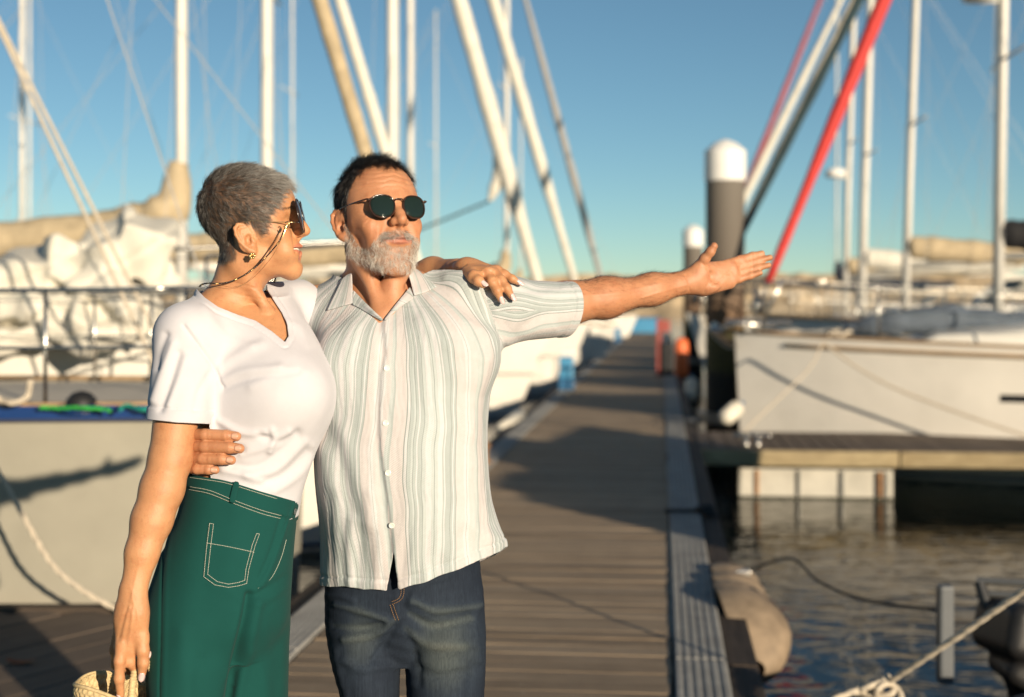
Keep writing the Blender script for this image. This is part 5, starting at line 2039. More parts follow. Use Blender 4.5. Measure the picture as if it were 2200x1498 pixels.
# open left hand, palm to the camera, thumb up
YH = 3.115
def fing(pts, radii, k=.006):
    return Group([Cone(P(*a), P(*b), r1, r2, k) for a, b, r1, r2 in zip(pts[:-1], pts[1:], radii[:-1], radii[1:])], k=.006)
hand_flat = (np.array((0.25, 1.0, 0.10)), 0.52)
m_hand = [Group([Cone(P(1484, 606, 3.10), P(1512, 598, 3.11), .0265, .030, .02, flat=hand_flat),
                 Cone(P(1504, 588, 3.11), P(1566, 574, 3.135), .024, .0155, .015, flat=hand_flat),
                 Cone(P(1508, 602, 3.11), P(1570, 590, 3.135), .026, .0175, .015, flat=hand_flat),
                 Cone(P(1510, 614, 3.11), P(1566, 607, 3.13), .022, .0150, .015, flat=hand_flat),
                 Ell(P(1503, 584, 3.092), (.020, .013, .021), k=.014),      # thumb ball
                 Ell(P(1520, 616, 3.100), (.026, .012, .013), k=.012),      # heel
                 Ell(P(1542, 594, 3.098), (.017, .008, .013), k=.014, op='s')], k=.015),
          fing([(1500, 578, 3.10), (1514, 556, 3.088), (1526, 541, 3.080), (1534, 529, 3.076)], (.0140, .0112, .0098, .0082)),
          fing([(1562, 567, 3.137), (1590, 558, 3.150), (1616, 550, 3.158), (1637, 544.5, 3.160)], (.0100, .0088, .0078, .0064)),
          fing([(1566, 577, 3.137), (1598, 569, 3.150), (1628, 561, 3.156), (1654, 553.5, 3.156)], (.0102, .0090, .0080, .0064)),
          fing([(1567, 590, 3.135), (1598, 583, 3.146), (1628, 576, 3.150), (1651, 570, 3.148)], (.0100, .0088, .0078, .0062)),
          fing([(1562, 606, 3.130), (1588, 600, 3.138), (1612, 593, 3.140), (1633, 586.5, 3.138)], (.0092, .0080, .0071, .0058))]
# right hand round the woman's waist (seen past her arm)
m_hand2 = [Cone(P(470, 935, 2.95), P(398, 955, 2.80), .030, .026, .03),
           Group([Cone(P(394, 940, 2.79), P(380, 942, 2.668), .026, .020, .02),
                  Cone(P(394, 978, 2.79), P(380, 982, 2.668), .026, .020, .02)], k=.02),
           fing([(380, 933, 2.650), (440, 934, 2.606), (486, 936, 2.599), (508, 938, 2.600)], (.0108, .0107, .0104, .0088), .003),
           fing([(378, 959, 2.650), (440, 960, 2.603), (492, 962, 2.593), (515, 964, 2.594)], (.0110, .0109, .0106, .0090), .003),
           fing([(378, 985, 2.650), (436, 986, 2.604), (476, 987, 2.595), (497, 989, 2.596)], (.0108, .0106, .0103, .0086), .003),
           fing([(378, 1005, 2.655), (424, 1008, 2.608), (448, 1009, 2.603), (463, 1010, 2.604)], (.0096, .0094, .0090, .0076), .003)]
for g_ in m_hand2[2:]:
    g_.k = .0025
man_prims = m_head + m_neck + m_body + m_arm + m_hand + m_hand2

MAN_BASE = (0.50, 0.24, 0.125)
man = empty('person', (P(860, 650, 2.865)[0], 2.865, 0.0),
            'man with grey beard and sunglasses in striped short-sleeved shirt, arm stretched out', 'person')
HG = 0.0024
V, Q = grow_surface(man_prims, HG)
Q = outward(V, Q)
L = HM.loc(V)
tone = skin_tone(HM, L, MAN_BASE, (0.44, 0.18, 0.12), smile=.6, mcw=1.16, line=.85)
# browner palms, redder knuckles
px = to_px(V)
palm = np.clip(1 - np.abs(V[:, 1] - 3.10) / .05, 0, 1) * (px[:, 0] > 1490)
tone = tone * (1 - .25 * palm[:, None]) + np.array((0.58, 0.29, 0.18)) * .25 * palm[:, None]
# head masks
az = np.degrees(np.arctan2(L[:, 0], L[:, 1] + .012))
aaz = np.abs(az)
inhead = (np.abs(L[:, 0]) < .1) & (L[:, 2] > -.13) & (np.linalg.norm(L, axis=1) < .19)
hl = np.interp(aaz, [0, 15, 26, 36, 46, 54, 60, 64, 70, 78, 84, 92, 102, 112, 124, 140, 180],
               [.103, .103, .106, .100, .086, .066, .040, .006, -.004, -.006, .026, .036, .020, -.012, -.040, -.056, -.064])
hl = hl + .0025 * np.sin(az * .55) + .0018 * np.sin(az * 1.37 + 1)
hair_m = np.clip((L[:, 2] - hl) / .012 + .25, 0, 1) * inhead * (L[:, 2] > hl - .004)
earm = (np.abs(L[:, 0]) > .0735) & (L[:, 2] < .034) & (L[:, 2] > -.035) & (L[:, 1] < .012) & (L[:, 1] > -.045)
hair_m[earm] = 0
bu = np.interp(aaz, [0, 8, 14, 19, 24, 30, 38, 46, 54, 62, 70, 78, 84], [-.023, -.023, -.025, -.030, -.042, -.055, -.052, -.046, -.034, -.016, .004, .004, -.02])
bl = np.interp(aaz, [0, 20, 40, 60, 75, 84], [-.109, -.108, -.097, -.080, -.064, -.042])
beard_m = np.clip((bu - L[:, 2]) / .006, 0, 1) * np.clip((L[:, 2] - bl) / .010, 0, 1) * inhead * (aaz < 86) * (L[:, 1] > .002)
lip_gap = (np.abs(L[:, 0]) < .027) & (np.abs(L[:, 2] + .0490) < .0070 * np.sqrt(np.maximum(1 - (L[:, 0] / .029) ** 2, 0)) + .001)
beard_m[lip_gap] = 0
beard_m[earm] = 0
sp_ = np.clip(1 - np.abs(np.abs(L[:, 0]) - .013) / .008, 0, 1) * (np.abs(L[:, 2] + .062) < .007)
beard_den = beard_m * (1 - .75 * sp_)
tone = tone * (1 - .82 * hair_m[:, None]) + np.array((.03, .024, .02)) * .82 * hair_m[:, None]
tone = tone * (1 - .45 * beard_m[:, None]) + np.array((.30, .235, .19)) * .45 * beard_m[:, None]
VN = tri_normals(V, Q)
# forehead lines, crow's feet, neck creases
hz = np.zeros(len(V))
fo = inhead * (L[:, 1] > .03) * (aaz < 50)
for z0, am in ((.062, .8), (.073, 1.0), (.084, .8), (.094, .5)):
    zl_ = z0 + .0022 * np.cos(L[:, 0] * 95) + .0012 * np.sin(L[:, 0] * 210 + z0 * 900)
    hz += fo * am * (-.0011 * np.exp(-((L[:, 2] - zl_) / .0014) ** 2) + .0006 * np.exp(-((L[:, 2] - zl_ - .0045) / .003) ** 2))
for k in range(4):
    a0, s0 = np.array((.0500, .012 - .004 * k)), np.array((.064, .018 - .011 * k))
    dd = poly_dist(np.stack((np.abs(L[:, 0]) + .35 * (.085 - L[:, 1]), L[:, 2]), 1), [a0, s0])
    hz -= inhead * (L[:, 1] > .03) * .0010 * np.exp(-(dd / .0014) ** 2)
for k in range(2):
    dd = poly_dist(np.stack((np.abs(L[:, 0]), L[:, 2]), 1), [(.040 + .006 * k, -.004 - .004 * k), (.046 + .004 * k, -.024), (.044 + .004 * k, -.040)])
    hz -= inhead * (L[:, 1] > .03) * .0010 * np.exp(-(dd / .0018) ** 2)
for x0 in (-.006, .006):
    hz -= inhead * (L[:, 1] > .06) * .0011 * np.exp(-((L[:, 0] - x0) / .0012) ** 2) * np.exp(-((L[:, 2] - .043) / .008) ** 2)
hz += ridge(px, [([(1509, 566), (1526, 586), (1524, 606), (1512, 628)], -.0016, 2.2), ([(1524, 570), (1546, 584), (1566, 588)], -.0013, 2.0), ([(1530, 612), (1550, 600), (1570, 582)], -.0014, 2.0),
                 ([(1474, 590), (1479, 606), (1482, 626)], -.0014, 2.0), ([(1590, 552), (1592, 600)], -.0010, 1.8), ([(1616, 546), (1618, 596)], -.0009, 1.8),
                 ([(1240, 636), (1330, 630), (1420, 608)], .0010, 4), ([(1380, 640), (1440, 622), (1476, 612)], .0012, 3)]) * (px[:, 0] > 1200) * (VN[:, 1] < .2)
for fy in (936, 962, 987, 1009):
    hz += ridge(px, [([(446 - (fy - 962) ** 2 * .004, fy - 8), (447 - (fy - 962) ** 2 * .004, fy + 8)], -.0007, 2.0), ([(452, fy - 8), (453, fy + 8)], -.0006, 2.0), ([(485, fy - 7), (486, fy + 7)], -.0007, 1.8)]) * (px[:, 0] < 520) * (V[:, 1] < 2.66)
V = V + VN * hz[:, None]
me = mesh_from('body', V, Q)
add_col(me, 'tone', tone)
VN = tri_normals(V, Q)
link_mesh('body', me, M['skin'], man)
T3 = np.concatenate((Q[:, [0, 1, 2]], Q[:, [0, 2, 3]]))

# hair, beard and the hair on his forearm
def grow_hair(name, H, V, VN, T3, mask, n, flow_fn, len_fn, lift_fn, shade_fn, m, parent, clump=0.0, cell=.0055, **kw):
    tw = mask[T3].mean(1)
    t, w = sample_tris(V, T3, tw, n)
    p = np.einsum('ij,ijk->ik', w, V[T3[t]])
    nn = np.einsum('ij,ijk->ik', w, VN[T3[t]])
    nn /= np.linalg.norm(nn, axis=1, keepdims=True)
    l = H.loc(p)
    fl = flow_fn(l) @ H.M.T
    fl -= (fl * nn).sum(1, keepdims=True) * nn
    fl /= np.maximum(np.linalg.norm(fl, axis=1, keepdims=True), 1e-6)
    ln, lf, sh = len_fn(l), lift_fn(l), shade_fn(l)
    if clump > 0:                      # tufts: neighbours lean the same way and share length and tone
        r_ = np.random.default_rng(11)
        tab = r_.normal(0, 1, (4096, 5))
        acc = 0
        for q, wgt in ((cell, .7), (cell * 2.3, .6)):
            c_ = np.floor(p / q + .13 * np.sin(p[:, ::-1] / q * 2)).astype(np.int64)
            acc = acc + wgt * tab[(c_[:, 0] * 73856093 ^ c_[:, 1] * 19349663 ^ c_[:, 2] * 83492791) % 4096]
        fl = fl + clump * (acc[:, :3] - (acc[:, :3] * nn).sum(1, keepdims=True) * nn)
        fl /= np.maximum(np.linalg.norm(fl, axis=1, keepdims=True), 1e-6)
        ln = ln * np.clip(1 + .22 * acc[:, 3], .55, 1.5)
        lf = lf * np.clip(1 + .30 * acc[:, 4], .4, 1.7)
        sh = np.clip(sh + .13 * acc[:, 4], 0, 1)
    return strands(name, p, nn, fl, ln, lf, sh, m, parent, **kw)


def man_flow(l):
    x, f, z = l.T
    top = np.clip((z - .085) / .03, 0, 1)[:, None]
    fwd = np.stack((x * 2.0, np.full_like(x, .8), np.full_like(x, .5)), 1)
    side = np.stack((np.zeros_like(x), np.full_like(x, -.25), np.full_like(x, -1.0)), 1)
    return top * fwd + (1 - top) * side
grow_hair('hair', HM, V, VN, T3, hair_m, 24000, man_flow,
          lambda l: np.interp(l[:, 2], [-.06, .02, .08, .12], [.007, .009, .015, .025]) * rng.uniform(.7, 1.15, len(l)),
          lambda l: np.interp(l[:, 2], [-.06, .05, .09, .12], [.25, .28, .45, .85]),
          lambda l: np.clip(rng.random(len(l)) ** 1.3 * .85 + .35 * (rng.random(len(l)) < np.interp(l[:, 2], [0, .05, .09], [.35, .12, .02])), 0, 1),
          M['hair_dark'], man, rad=.00015, curl=.5, clump=.40)


def beard_flow(l):
    x, f, z = l.T
    mus = ((z > -.043) & (np.abs(x) < .03))[:, None]
    a = np.stack((np.sign(x) * (.5 + 10 * np.abs(x)), np.full_like(x, .3), np.full_like(x, -.8)), 1)
    b = np.stack((x * 3, np.full_like(x, .35), np.full_like(x, -1.0)), 1)
    return np.where(mus, a, b)
grow_hair('beard', HM, V, VN, T3, beard_den * (.55 + .9 * (np.sin(L[:, 0] * 310) * np.sin(L[:, 2] * 270 + L[:, 1] * 200) > -.2)), 9500, beard_flow,
          lambda l: (1 + .5 * ((l[:, 2] > -.045) & (np.abs(l[:, 0]) < .03))) * np.interp(l[:, 2], [-.12, -.09, -.05, -.0, .02], [.006, .008, .0075, .006, .005]) * rng.uniform(.5, 1.4, len(l)),
          lambda l: np.full(len(l), .55),
          lambda l: np.clip(rng.normal(np.where((l[:, 2] > -.045) & (np.abs(l[:, 0]) < .03), .50, np.interp(l[:, 2], [-.12, -.05, 0, .02], [.82, .68, .42, .2])), .27), 0, 1),
          M['beard'], man, rad=.00013, curl=1.0, clump=.45, cell=.004)
arm_m = ((px[:, 0] > 1235) & (px[:, 0] < 1470) & (V[:, 1] > 2.9)).astype(float)
top_ = np.clip(np.abs(VN[:, 2]) * 1.4 - .35 + .5 * (VN[:, 1] > 0.2), 0.02, 1)
arm_m *= top_
IDF = Frame((0, 0, 0), 0, 0, 0, 1)
grow_hair('arm_hair', IDF, V, VN, T3, arm_m, 4200, lambda l: np.tile(np.array((1.0, 0, -.25)), (len(l), 1)),
          lambda l: rng.uniform(.006, .014, len(l)), lambda l: np.full(len(l), .55), lambda l: rng.random(len(l)) * .5, M['hair_dark'], man,
          rad=.00008, curl=1.0)
# ---------------------------------------------------------------- his clothes
V, Q = grow_surface(m_shirt, 0.0032)
Q = outward(V, Q)
N = tri_normals(V, Q)
px = to_px(V)
front = V[:, 1] < 2.875
axis_c = np.interp(V[:, 2], [P(0, 1200, 2.865)[2], P(0, 700, 2.865)[2]], [P(862, 0, 2.865)[0], P(858, 0, 2.865)[0]])
th = np.arctan2(V[:, 0] - axis_c, -(V[:, 1] - 2.875))
armhole = np.interp(px[:, 1], [560, 600, 640, 690, 745, 760], [1020, 1030, 1042, 1062, 1082, 1095])
slv = px[:, 0] > armhole
zz = V[:, 2]
plac = np.interp(px[:, 1], [660, 683, 720, 760, 800, 840, 900, 960, 1010, 1060, 1110, 1160, 1210, 1265],
                 [824, 823, 826, 829, 820, 818, 816, 818, 824, 832, 838, 843, 848, 856])
# stripe coordinate round the trunk, wavering with the crinkle of the cloth
u = th * 0.165
u = u + wave(zz, (.0030, 17, .4), (.0012, 37, 1.1), (.0005, 83, .2)) * (1 - .3 * np.abs(th)) + .0030 * np.sin(zz * 12 + th * 3) + .0007 * np.sin(zz * 60 + th * 9)
u = np.where(px[:, 0] < plac, u + .0105, u)
along = zz.copy()
A0, A1 = P(1075, 668, 2.885), P(1240, 664, 2.965)
ad = (A1 - A0) / np.linalg.norm(A1 - A0)
w_ = (V - A0) - ((V - A0) @ ad)[:, None] * ad
ph = np.arctan2(w_[:, 2], -w_[:, 1])
t_ = (V - A0) @ ad
us = ph * .062 + .03 + .0022 * np.sin(t_ * 22 + 1) + .0006 * np.sin(t_ * 70) - .012 * np.exp(-((t_ - .0) / .05) ** 2) * np.sign(ph)
u = np.where(slv, us, u)
along = np.where(slv, t_, along)
fr = np.clip(-N[:, 1] * 2 + .4, 0, 1)
disp = ridge(px, [
    ([(905, 690), (960, 740), (1040, 770)], .0035, 16), ([(930, 640), (1000, 690), (1055, 720)], .0035, 14),
    ([(1070, 740), (1035, 820), (1010, 930)], .005, 22), ([(1088, 700), (1065, 770), (1045, 850)], -.003, 12),
    ([(1000, 870), (1020, 980), (1040, 1100)], .004, 20), ([(940, 860), (930, 1000), (950, 1180)], .0045, 26),
    ([(985, 940), (985, 1060), (1010, 1180)], -.003, 18), ([(885, 900), (880, 1040), (900, 1220)], .0035, 22),
    ([(760, 700), (745, 800), (760, 900)], .003, 20), ([(700, 700), (705, 800), (715, 900)], .004, 20),
    ([(740, 930), (765, 1010), (790, 1120)], .006, 22), ([(700, 900), (730, 1000), (770, 1130), (790, 1230)], -.004, 20),
    ([(712, 980), (725, 1090), (722, 1230)], .005, 18), ([(760, 1120), (752, 1180), (755, 1250)], .005, 14),
    ([(800, 1060), (805, 1150), (800, 1250)], .004, 16), ([(690, 960), (700, 1000), (708, 1040)], .004, 16),
    ([(1110, 720), (1140, 690), (1190, 670)], -.003, 12), ([(1085, 735), (1130, 716), (1190, 706)], .0035, 11),
    ([(1065, 640), (1110, 650), (1180, 640)], .003, 13), ([(1050, 620), (1120, 622), (1200, 616)], -.002, 9),
    ([(1030, 600), (1044, 645), (1064, 700), (1082, 742)], -.0035, 7), ([(1022, 600), (1034, 645), (1054, 700), (1072, 748)], .002, 9),
    ([(1000, 1120), (1040, 1150), (1075, 1165)], .006, 20), ([(960, 600), (985, 612), (1020, 612)], .004, 12)]) * fr
disp += fr * .0008 * (np.sin(th * 31 + 3 * np.sin(zz * 15)) * np.clip((1.25 - zz) / .2, .3, 1.2)) * ~slv
disp += .0003 * np.sin(th * 95 + 2.2 * np.sin(zz * 33) + 1.3 * np.sin(zz * 71 + 2)) * ~slv
# buttoned edge lies over the other half
e_ = px[:, 0] - plac
disp += np.where(front & ~slv & (px[:, 1] > 660), .0030 * np.clip((e_ + 1.5) / 3, 0, 1) * np.exp(-np.maximum(e_, 0) / 60) - .0030 * np.exp(-((e_ + 9) / 8) ** 2), 0)
# turned-up hems
hem = np.interp(px[:, 0], [640, 690, 760, 832, 843, 858, 900, 960, 1020, 1060, 1084, 1100], [1256, 1258, 1262, 1270, 1271, 1266, 1254, 1232, 1208, 1188, 1166, 1160])
hem_c = hem + 1.5 * np.sin(px[:, 0] / 11.0) * (px[:, 0] < 1000)
hd = hem_c - px[:, 1]
disp += np.where(front & ~slv, .0016 * np.clip((15 - np.abs(hd - 5)) / 3, -0.0, 1) - .002 * np.exp(-((hd - 21) / 3.0) ** 2), 0)
cuff = t_ - ((A1 - A0) @ ad) + .020 + .10 * (V[:, 1] - 2.93) + .16 * -(V[:, 2] - A1[2])
cd = -cuff
disp += np.where(slv, .0016 * np.clip((.014 - np.abs(cd - .004)) / .003, 0, 1) - .002 * np.exp(-((cd - .0185) / .003) ** 2), 0)
V2 = V + N * disp[:, None]
# flare at the lower right hem
fl = np.clip((px[:, 0] - 1030) / 50, 0, 1) * np.clip((px[:, 1] - 1080) / 80, 0, 1)
V2[:, 0] += .010 * fl
# openings: hem, cuff, neck, slit under the lowest button, hidden sleeve end
back_hem = np.interp(px[:, 0], [690, 960, 1020, 1060, 1084], [1235, 1232, 1214, 1192, 1172])
bk = np.clip((V[:, 1] - 2.84) / .05, 0, 1)
bk = bk * bk * (3 - 2 * bk)
c_hem = px[:, 1] - (hem_c * (1 - bk) + back_hem * bk)
c_hem = np.where(slv, -50, c_hem) * .0009
neck_line = np.interp(px[:, 0], [700, 742, 752, 766, 790, 815, 824, 832, 850, 866, 884, 892, 930], [585, 600, 636, 650, 668, 682, 689, 684, 664, 645, 622, 596, 580])
c_neck = np.where(V[:, 1] < 2.93, neck_line - px[:, 1], 600 - px[:, 1]) * .0009
c_slit = np.where(front, -poly_in(px, [(848, 1176), (824, 1290), (858, 1290)]), -99)
c_slit = np.where(front, -c_slit * -1, -99)
c_slit = np.where(front, -poly_in(px, [(846, 1178), (829, 1275), (857, 1275)]), -99) * .0009
c_left = (P(640, 760, 2.99)[0] - V[:, 0])
for_clip = np.maximum.reduce([c_hem, c_neck, c_slit, np.where(slv, cuff, -1), c_left])
Vc, Tc, uc, ac = clip_mesh(V2, Q, for_clip, (u, along))
cloth_object('striped_shirt', Vc, Tc, M['shirt'], man, .0022, (('stripe', uc), ('along', ac)))


neck_and_shirt = m_shirt[:4] + m_neck
def collar(name, top, bot, l0, l1, stripe0):
    G, UV = patch(neck_and_shirt, (top, bot), 13, 9, lambda s, t: l0 + (l1 - l0) * t + .004 * math.sin(math.pi * min(1, t * 1.3)))
    G = smooth_depth(G, 3)
    st = stripe0 + np.linspace(0, .075, 13)[None, :] + np.linspace(0, .012, 9)[:, None]
    al = np.linspace(0, .08, 9)[:, None] + np.zeros((1, 13))
    return patch_object(name, G, M['shirt'], man, .0022, (('stripe', st), ('along', al)))
# lapels folded open below, collar leaves above them
collar('lapel', [(758, 622), (790, 655), (823, 687)], [(757, 655), (775, 664), (820, 690)], .004, .006, .02)
collar('lapel', [(881, 616), (852, 652), (825, 687)], [(890, 640), (858, 662), (828, 690)], .004, .006, .10)
collar('collar', [(737, 597), (746, 590), (756, 586)], [(702, 668), (730, 660), (759, 652)], .006, .009, .05)
collar('collar', [(874, 573), (886, 574), (898, 580)], [(889, 636), (915, 628), (940, 616)], .006, .009, .12)

# ---- buttons down the front
for bx, by in [(831, 792), (829, 910), (834, 1016), (842, 1128)]:
    disc_on(m_shirt, bx, by, .0056, .0018, .0028, 'button', M['button'], man, 4)

# ---- jeans
YJ = 2.87
hips = [(1150, 704, 1026, YJ, .108), (1230, 700, 1033, YJ, .118), (1330, 702, 1040, YJ + .005, .112), (1420, 730, 1015, YJ + .005, .060)]
legl = [(1245, 730, 840, YJ, .075), (1330, 701, 866, YJ, .100), (1400, 708, 862, YJ - .005, .097), (1498, 733, 858, YJ - .012, .090), (1700, 760, 880, YJ - .01, .072), (1950, 775, 880, YJ + .02, .066), (2235, 780, 885, YJ + .05, .066)]
legr = [(1245, 885, 1005, YJ, .075), (1330, 860, 1041, YJ, .104), (1400, 868, 1044, YJ, .100), (1498, 874, 1040, YJ - .005, .094), (1700, 880, 1020, YJ, .075), (1950, 880, 995, YJ + .02, .068), (2235, 880, 990, YJ + .05, .066)]
jeans = [Loft(rows_px(hips), n=2.2, k=.0), Loft(rows_px(legl), k=.010), Loft(rows_px(legr), k=.006)]
V, Q = grow_surface(jeans, .0042)
Q = outward(V, Q)
N = tri_normals(V, Q)
px = to_px(V)
fr = np.clip(-N[:, 1] * 2 + .3, 0, 1)
wf = [([(722, 1300), (770, 1312), (830, 1330)], .006, 7), ([(716, 1345), (770, 1350), (820, 1345)], -.005, 8), ([(880, 1320), (930, 1345), (1010, 1330)], -.006, 9),
      ([(885, 1290), (940, 1312), (1030, 1300)], .006, 8), ([(850, 1332), (800, 1365), (740, 1375)], .006, 9), ([(872, 1350), (920, 1385), (1000, 1390)], .005, 11),
      ([(740, 1420), (780, 1440), (840, 1430)], .005, 10), ([(900, 1440), (950, 1455), (1020, 1440)], -.005, 11), ([(880, 1300), (900, 1262), (960, 1240)], .005, 8),
      ([(760, 1290), (730, 1280), (706, 1278)], .005, 7), ([(852, 1336), (830, 1380), (800, 1420)], -.006, 8), ([(868, 1340), (890, 1400), (900, 1470)], -.004, 9),
      ([(1040, 1250), (1020, 1330), (1030, 1420)], .004, 8), ([(1000, 1360), (1015, 1430), (1010, 1500)], -.004, 9), ([(720, 1400), (730, 1450), (745, 1500)], .004, 8), ([(800, 1440), (810, 1480), (805, 1510)], -.003, 9)]
d = ridge(px, wf) * fr + .0006 * np.sin(px[:, 1] / 4.0 + np.sin(px[:, 0] / 25) * 2) * fr
fly = np.interp(px[:, 1], [1230, 1260, 1300, 1340], [846, 844, 846, 856])
d += np.where(px[:, 1] < 1335, .0022 * np.clip((px[:, 0] - fly) / 2 + .5, 0, 1) * np.exp(-np.maximum(px[:, 0] - fly, 0) / 25), 0) * fr
V2 = V + N * d[:, None]
fade = np.exp(-((px[:, 0] - 955) / 70) ** 2 - ((px[:, 1] - 1400) / 110) ** 2) * .58 + np.exp(-((px[:, 0] - 775) / 50) ** 2 - ((px[:, 1] - 1370) / 90) ** 2) * .40
fade += np.clip(ridge(px, [(f[0], abs(f[1]) / .004, f[2] * .8) for f in wf[:6]]), 0, 1) * .22 + .14
fade = np.clip(fade * np.clip(fr + .25, 0, 1), 0, 1)
add = mesh_from('jeans', V2, Q)
add_attr(add, 'fade', fade)
jo = link_mesh('jeans', add, M['denim'], man)


st = MB()
for off in (0, 6):
    stitch_line(jeans, [(860 + off, 1250), (862 + off, 1272), (857 + off * .8, 1286 + off * .5), (842, 1293 + off)], .00045, .0042, None, None, dash=4, mb=st)
for off in (0, 7):
    stitch_line(jeans, [(838 + off, 1300), (844 + off, 1318), (850 + off, 1334)], .00045, .004, None, None, dash=4, mb=st)
so = st.build('stitching', M['orange_stitch'], man)
so['kind'] = 'stuff'
for sx, y_ in ((830, YJ), (932, YJ)):
    a = P(sx, 2240, YJ + .05); a[2] = 0
    sh = [Ell(a + (0, -.08, .035), (.045, .13, .045), k=.02), Ell(a + (0, .02, .05), (.042, .055, .06), k=.03)]
    v_, q_ = grow_surface(sh, .008)
    v_[:, 2] = np.maximum(v_[:, 2], 0.003)
    q_ = outward(v_, q_)
    link_mesh('shoe', mesh_from('shoe', v_, q_), M['shoe'], man)

# ---------------------------------------------------------------- his sunglasses
def rounded_lens(w, h, n=36, top=.82):
    pts = []
    for i in range(n):
        a = 2 * math.pi * i / n
        x, z = math.cos(a), math.sin(a)
        k = 1.0
        e = 2.5
        r = (abs(x) ** e + abs(z) ** e) ** (-1 / e)
        zz_ = z * r
        pts.append((x * r * w / 2 * (1 - .10 * max(0, -zz_) ** 2), zz_ * h / 2 * (top if z > 0 else 1.08)))
    return pts


def glasses(H, name, label, fpos, cx, cz, w, h, rim_r, temple, mats, wrap=.14, bridge_z=.010, tilt=0.0, top=.86, temple_r=.0022, hinge=.20):
    fr_m, lens_m, tmp_m = mats
    root = empty(name, tuple(H.w(0, fpos, cz)), label, 'sunglasses')
    def pt(sd, x, z):
        X = sd * cx + x
        return (X, fpos - wrap * 10 * max(0, abs(X) - .012) ** 2 + tilt * z, cz + z)
    body = MB()
    for sd in (-1, 1):
        o = rounded_lens(w, h, top=top)
        body.tube([H.w(*pt(sd, x, z)) for x, z in o], rim_r * H.s, 8, closed=True, up=H.M[:, 1])
        # hinge corner
        body.tube([H.w(*pt(sd, sd * w * .47, h * hinge)), H.w(*pt(sd, sd * (w * .5 + .003), h * hinge * 1.3)), H.w(sd * temple[0][0], temple[0][1] + .003, temple[0][2])],
                  [rim_r * 1.5 * H.s, rim_r * 1.4 * H.s, rim_r * 1.1 * H.s], 8)
    body.tube([H.w(*pt(-1, w * .47, bridge_z * .55)), H.w(-.006, fpos + .002, cz + bridge_z), H.w(.006, fpos + .002, cz + bridge_z), H.w(*pt(1, -w * .47, bridge_z * .55))], rim_r * 1.0 * H.s, 8)
    body.build('frame', fr_m, root, smooth=True)
    for sd in (-1, 1):
        o = rounded_lens(w, h, top=top)
        V_ = []; F_ = []
        rings = [1.0, .8, .55, .28]
        for k, q in enumerate(rings):
            for x, z in o:
                a = pt(sd, x * q, z * q)
                V_.append(H.w(a[0], a[1] + .0022 * (1 - q * q), a[2]))
        n = len(o)
        for k in range(len(rings) - 1):
            for i in range(n):
                F_.append((k * n + i, k * n + (i + 1) % n, (k + 1) * n + (i + 1) % n, (k + 1) * n + i))
        F_.append(tuple((len(rings) - 1) * n + i for i in range(n)))
        lo = link_mesh('lens', mesh_from('lens', V_, F_), lens_m, root)
        md = lo.modifiers.new('thick', 'SOLIDIFY'); md.thickness = .0012
        tp = catmull([H.w(sd * a, b, c) for a, b, c in temple], 5)
        MB().tube(tp, temple_r * H.s, 8, flat=1.0).build('temple', tmp_m, root, smooth=True)
    return root


glasses(HM, 'sunglasses', 'round tortoiseshell sunglasses with dark green lenses on the bearded man', .1115, .0338, .0215, .0485, .0465, .0015,
        [(.0655, .095, .0335), (.0725, .050, .0345), (.0775, .004, .0335), (.0755, -.016, .024), (.073, -.030, .004)],
        (M['tortoise'], M['lens_green'], M['tortoise']), wrap=.42, bridge_z=.012, tilt=-.10, temple_r=.0018)
# ================================================================ the woman
YW = 2.72
HW = Frame(P(530, 507, 2.755), 92.5, 9, 0, 0.965)
w_head = face_prims(HW, w=.95, nose=.985, jaw=.86, smile=1.0, fem=True, brow=.8, open_=.0095, cz=-.0835,
                    cran=((0, .000, .060), (.0745, .086, .082)), lipk=.74, fore=.013, ntip=.92)
w_head += [ear_prims(HW, -1, 1.0, 24, (.0665, .018, -.010)), ear_prims(HW, 1, 1.0, 24, (.0665, .018, -.010))]
w_neck = [Cone(P(530, 545, 2.755), P(500, 655, 2.77), .0475, .0500, .03),
          Cone(P(505, 560, 2.715), P(578, 668, 2.735), .0125, .0095, .025),
          Cone(P(480, 668, 2.77), P(420, 705, 2.71), .038, .038, .03), Cone(P(520, 668, 2.80), P(610, 672, 2.87), .032, .030, .03),
          Cone(P(572, 684, 2.725), P(508, 690, 2.700), .0085, .0085, .03)]
W_TORSO = [(640, 440, 615, 2.79, .050), (668, 402, 640, 2.785, .078), (700, 382, 662, 2.775, .100), (760, 376, 676, 2.765, .118), (820, 392, 686, 2.755, .122),
           (880, 408, 690, 2.745, .120), (950, 414, 682, 2.735, .116), (1010, 410, 664, 2.735, .114), (1060, 404, 648, 2.735, .116), (1110, 398, 640, 2.735, .118)]
def w_torso(g):
    return [Loft([r[:3] + (r[3] - g, r[4] - g) for r in rows_px(W_TORSO)], n=2.15, k=.0),
            Ell(P(612, 842, 2.672), (.078 - g, .072 - g, .070 - g), k=.08), Ell(P(650, 838, 2.80), (.060 - g, .075 - g, .068 - g), k=.08)]
w_tee = w_torso(0) + [
    Cone(P(482, 668, 2.775), P(404, 722, 2.668), .056, .058, .05),
    Cone(P(402, 722, 2.665), P(382, 925, 2.615), .0595, .0580, .022),
    Cone(P(560, 664, 2.83), P(632, 660, 2.90), .052, .051, .05),
    Cone(P(632, 660, 2.90), P(690, 640, 2.99), .051, .048, .02)]
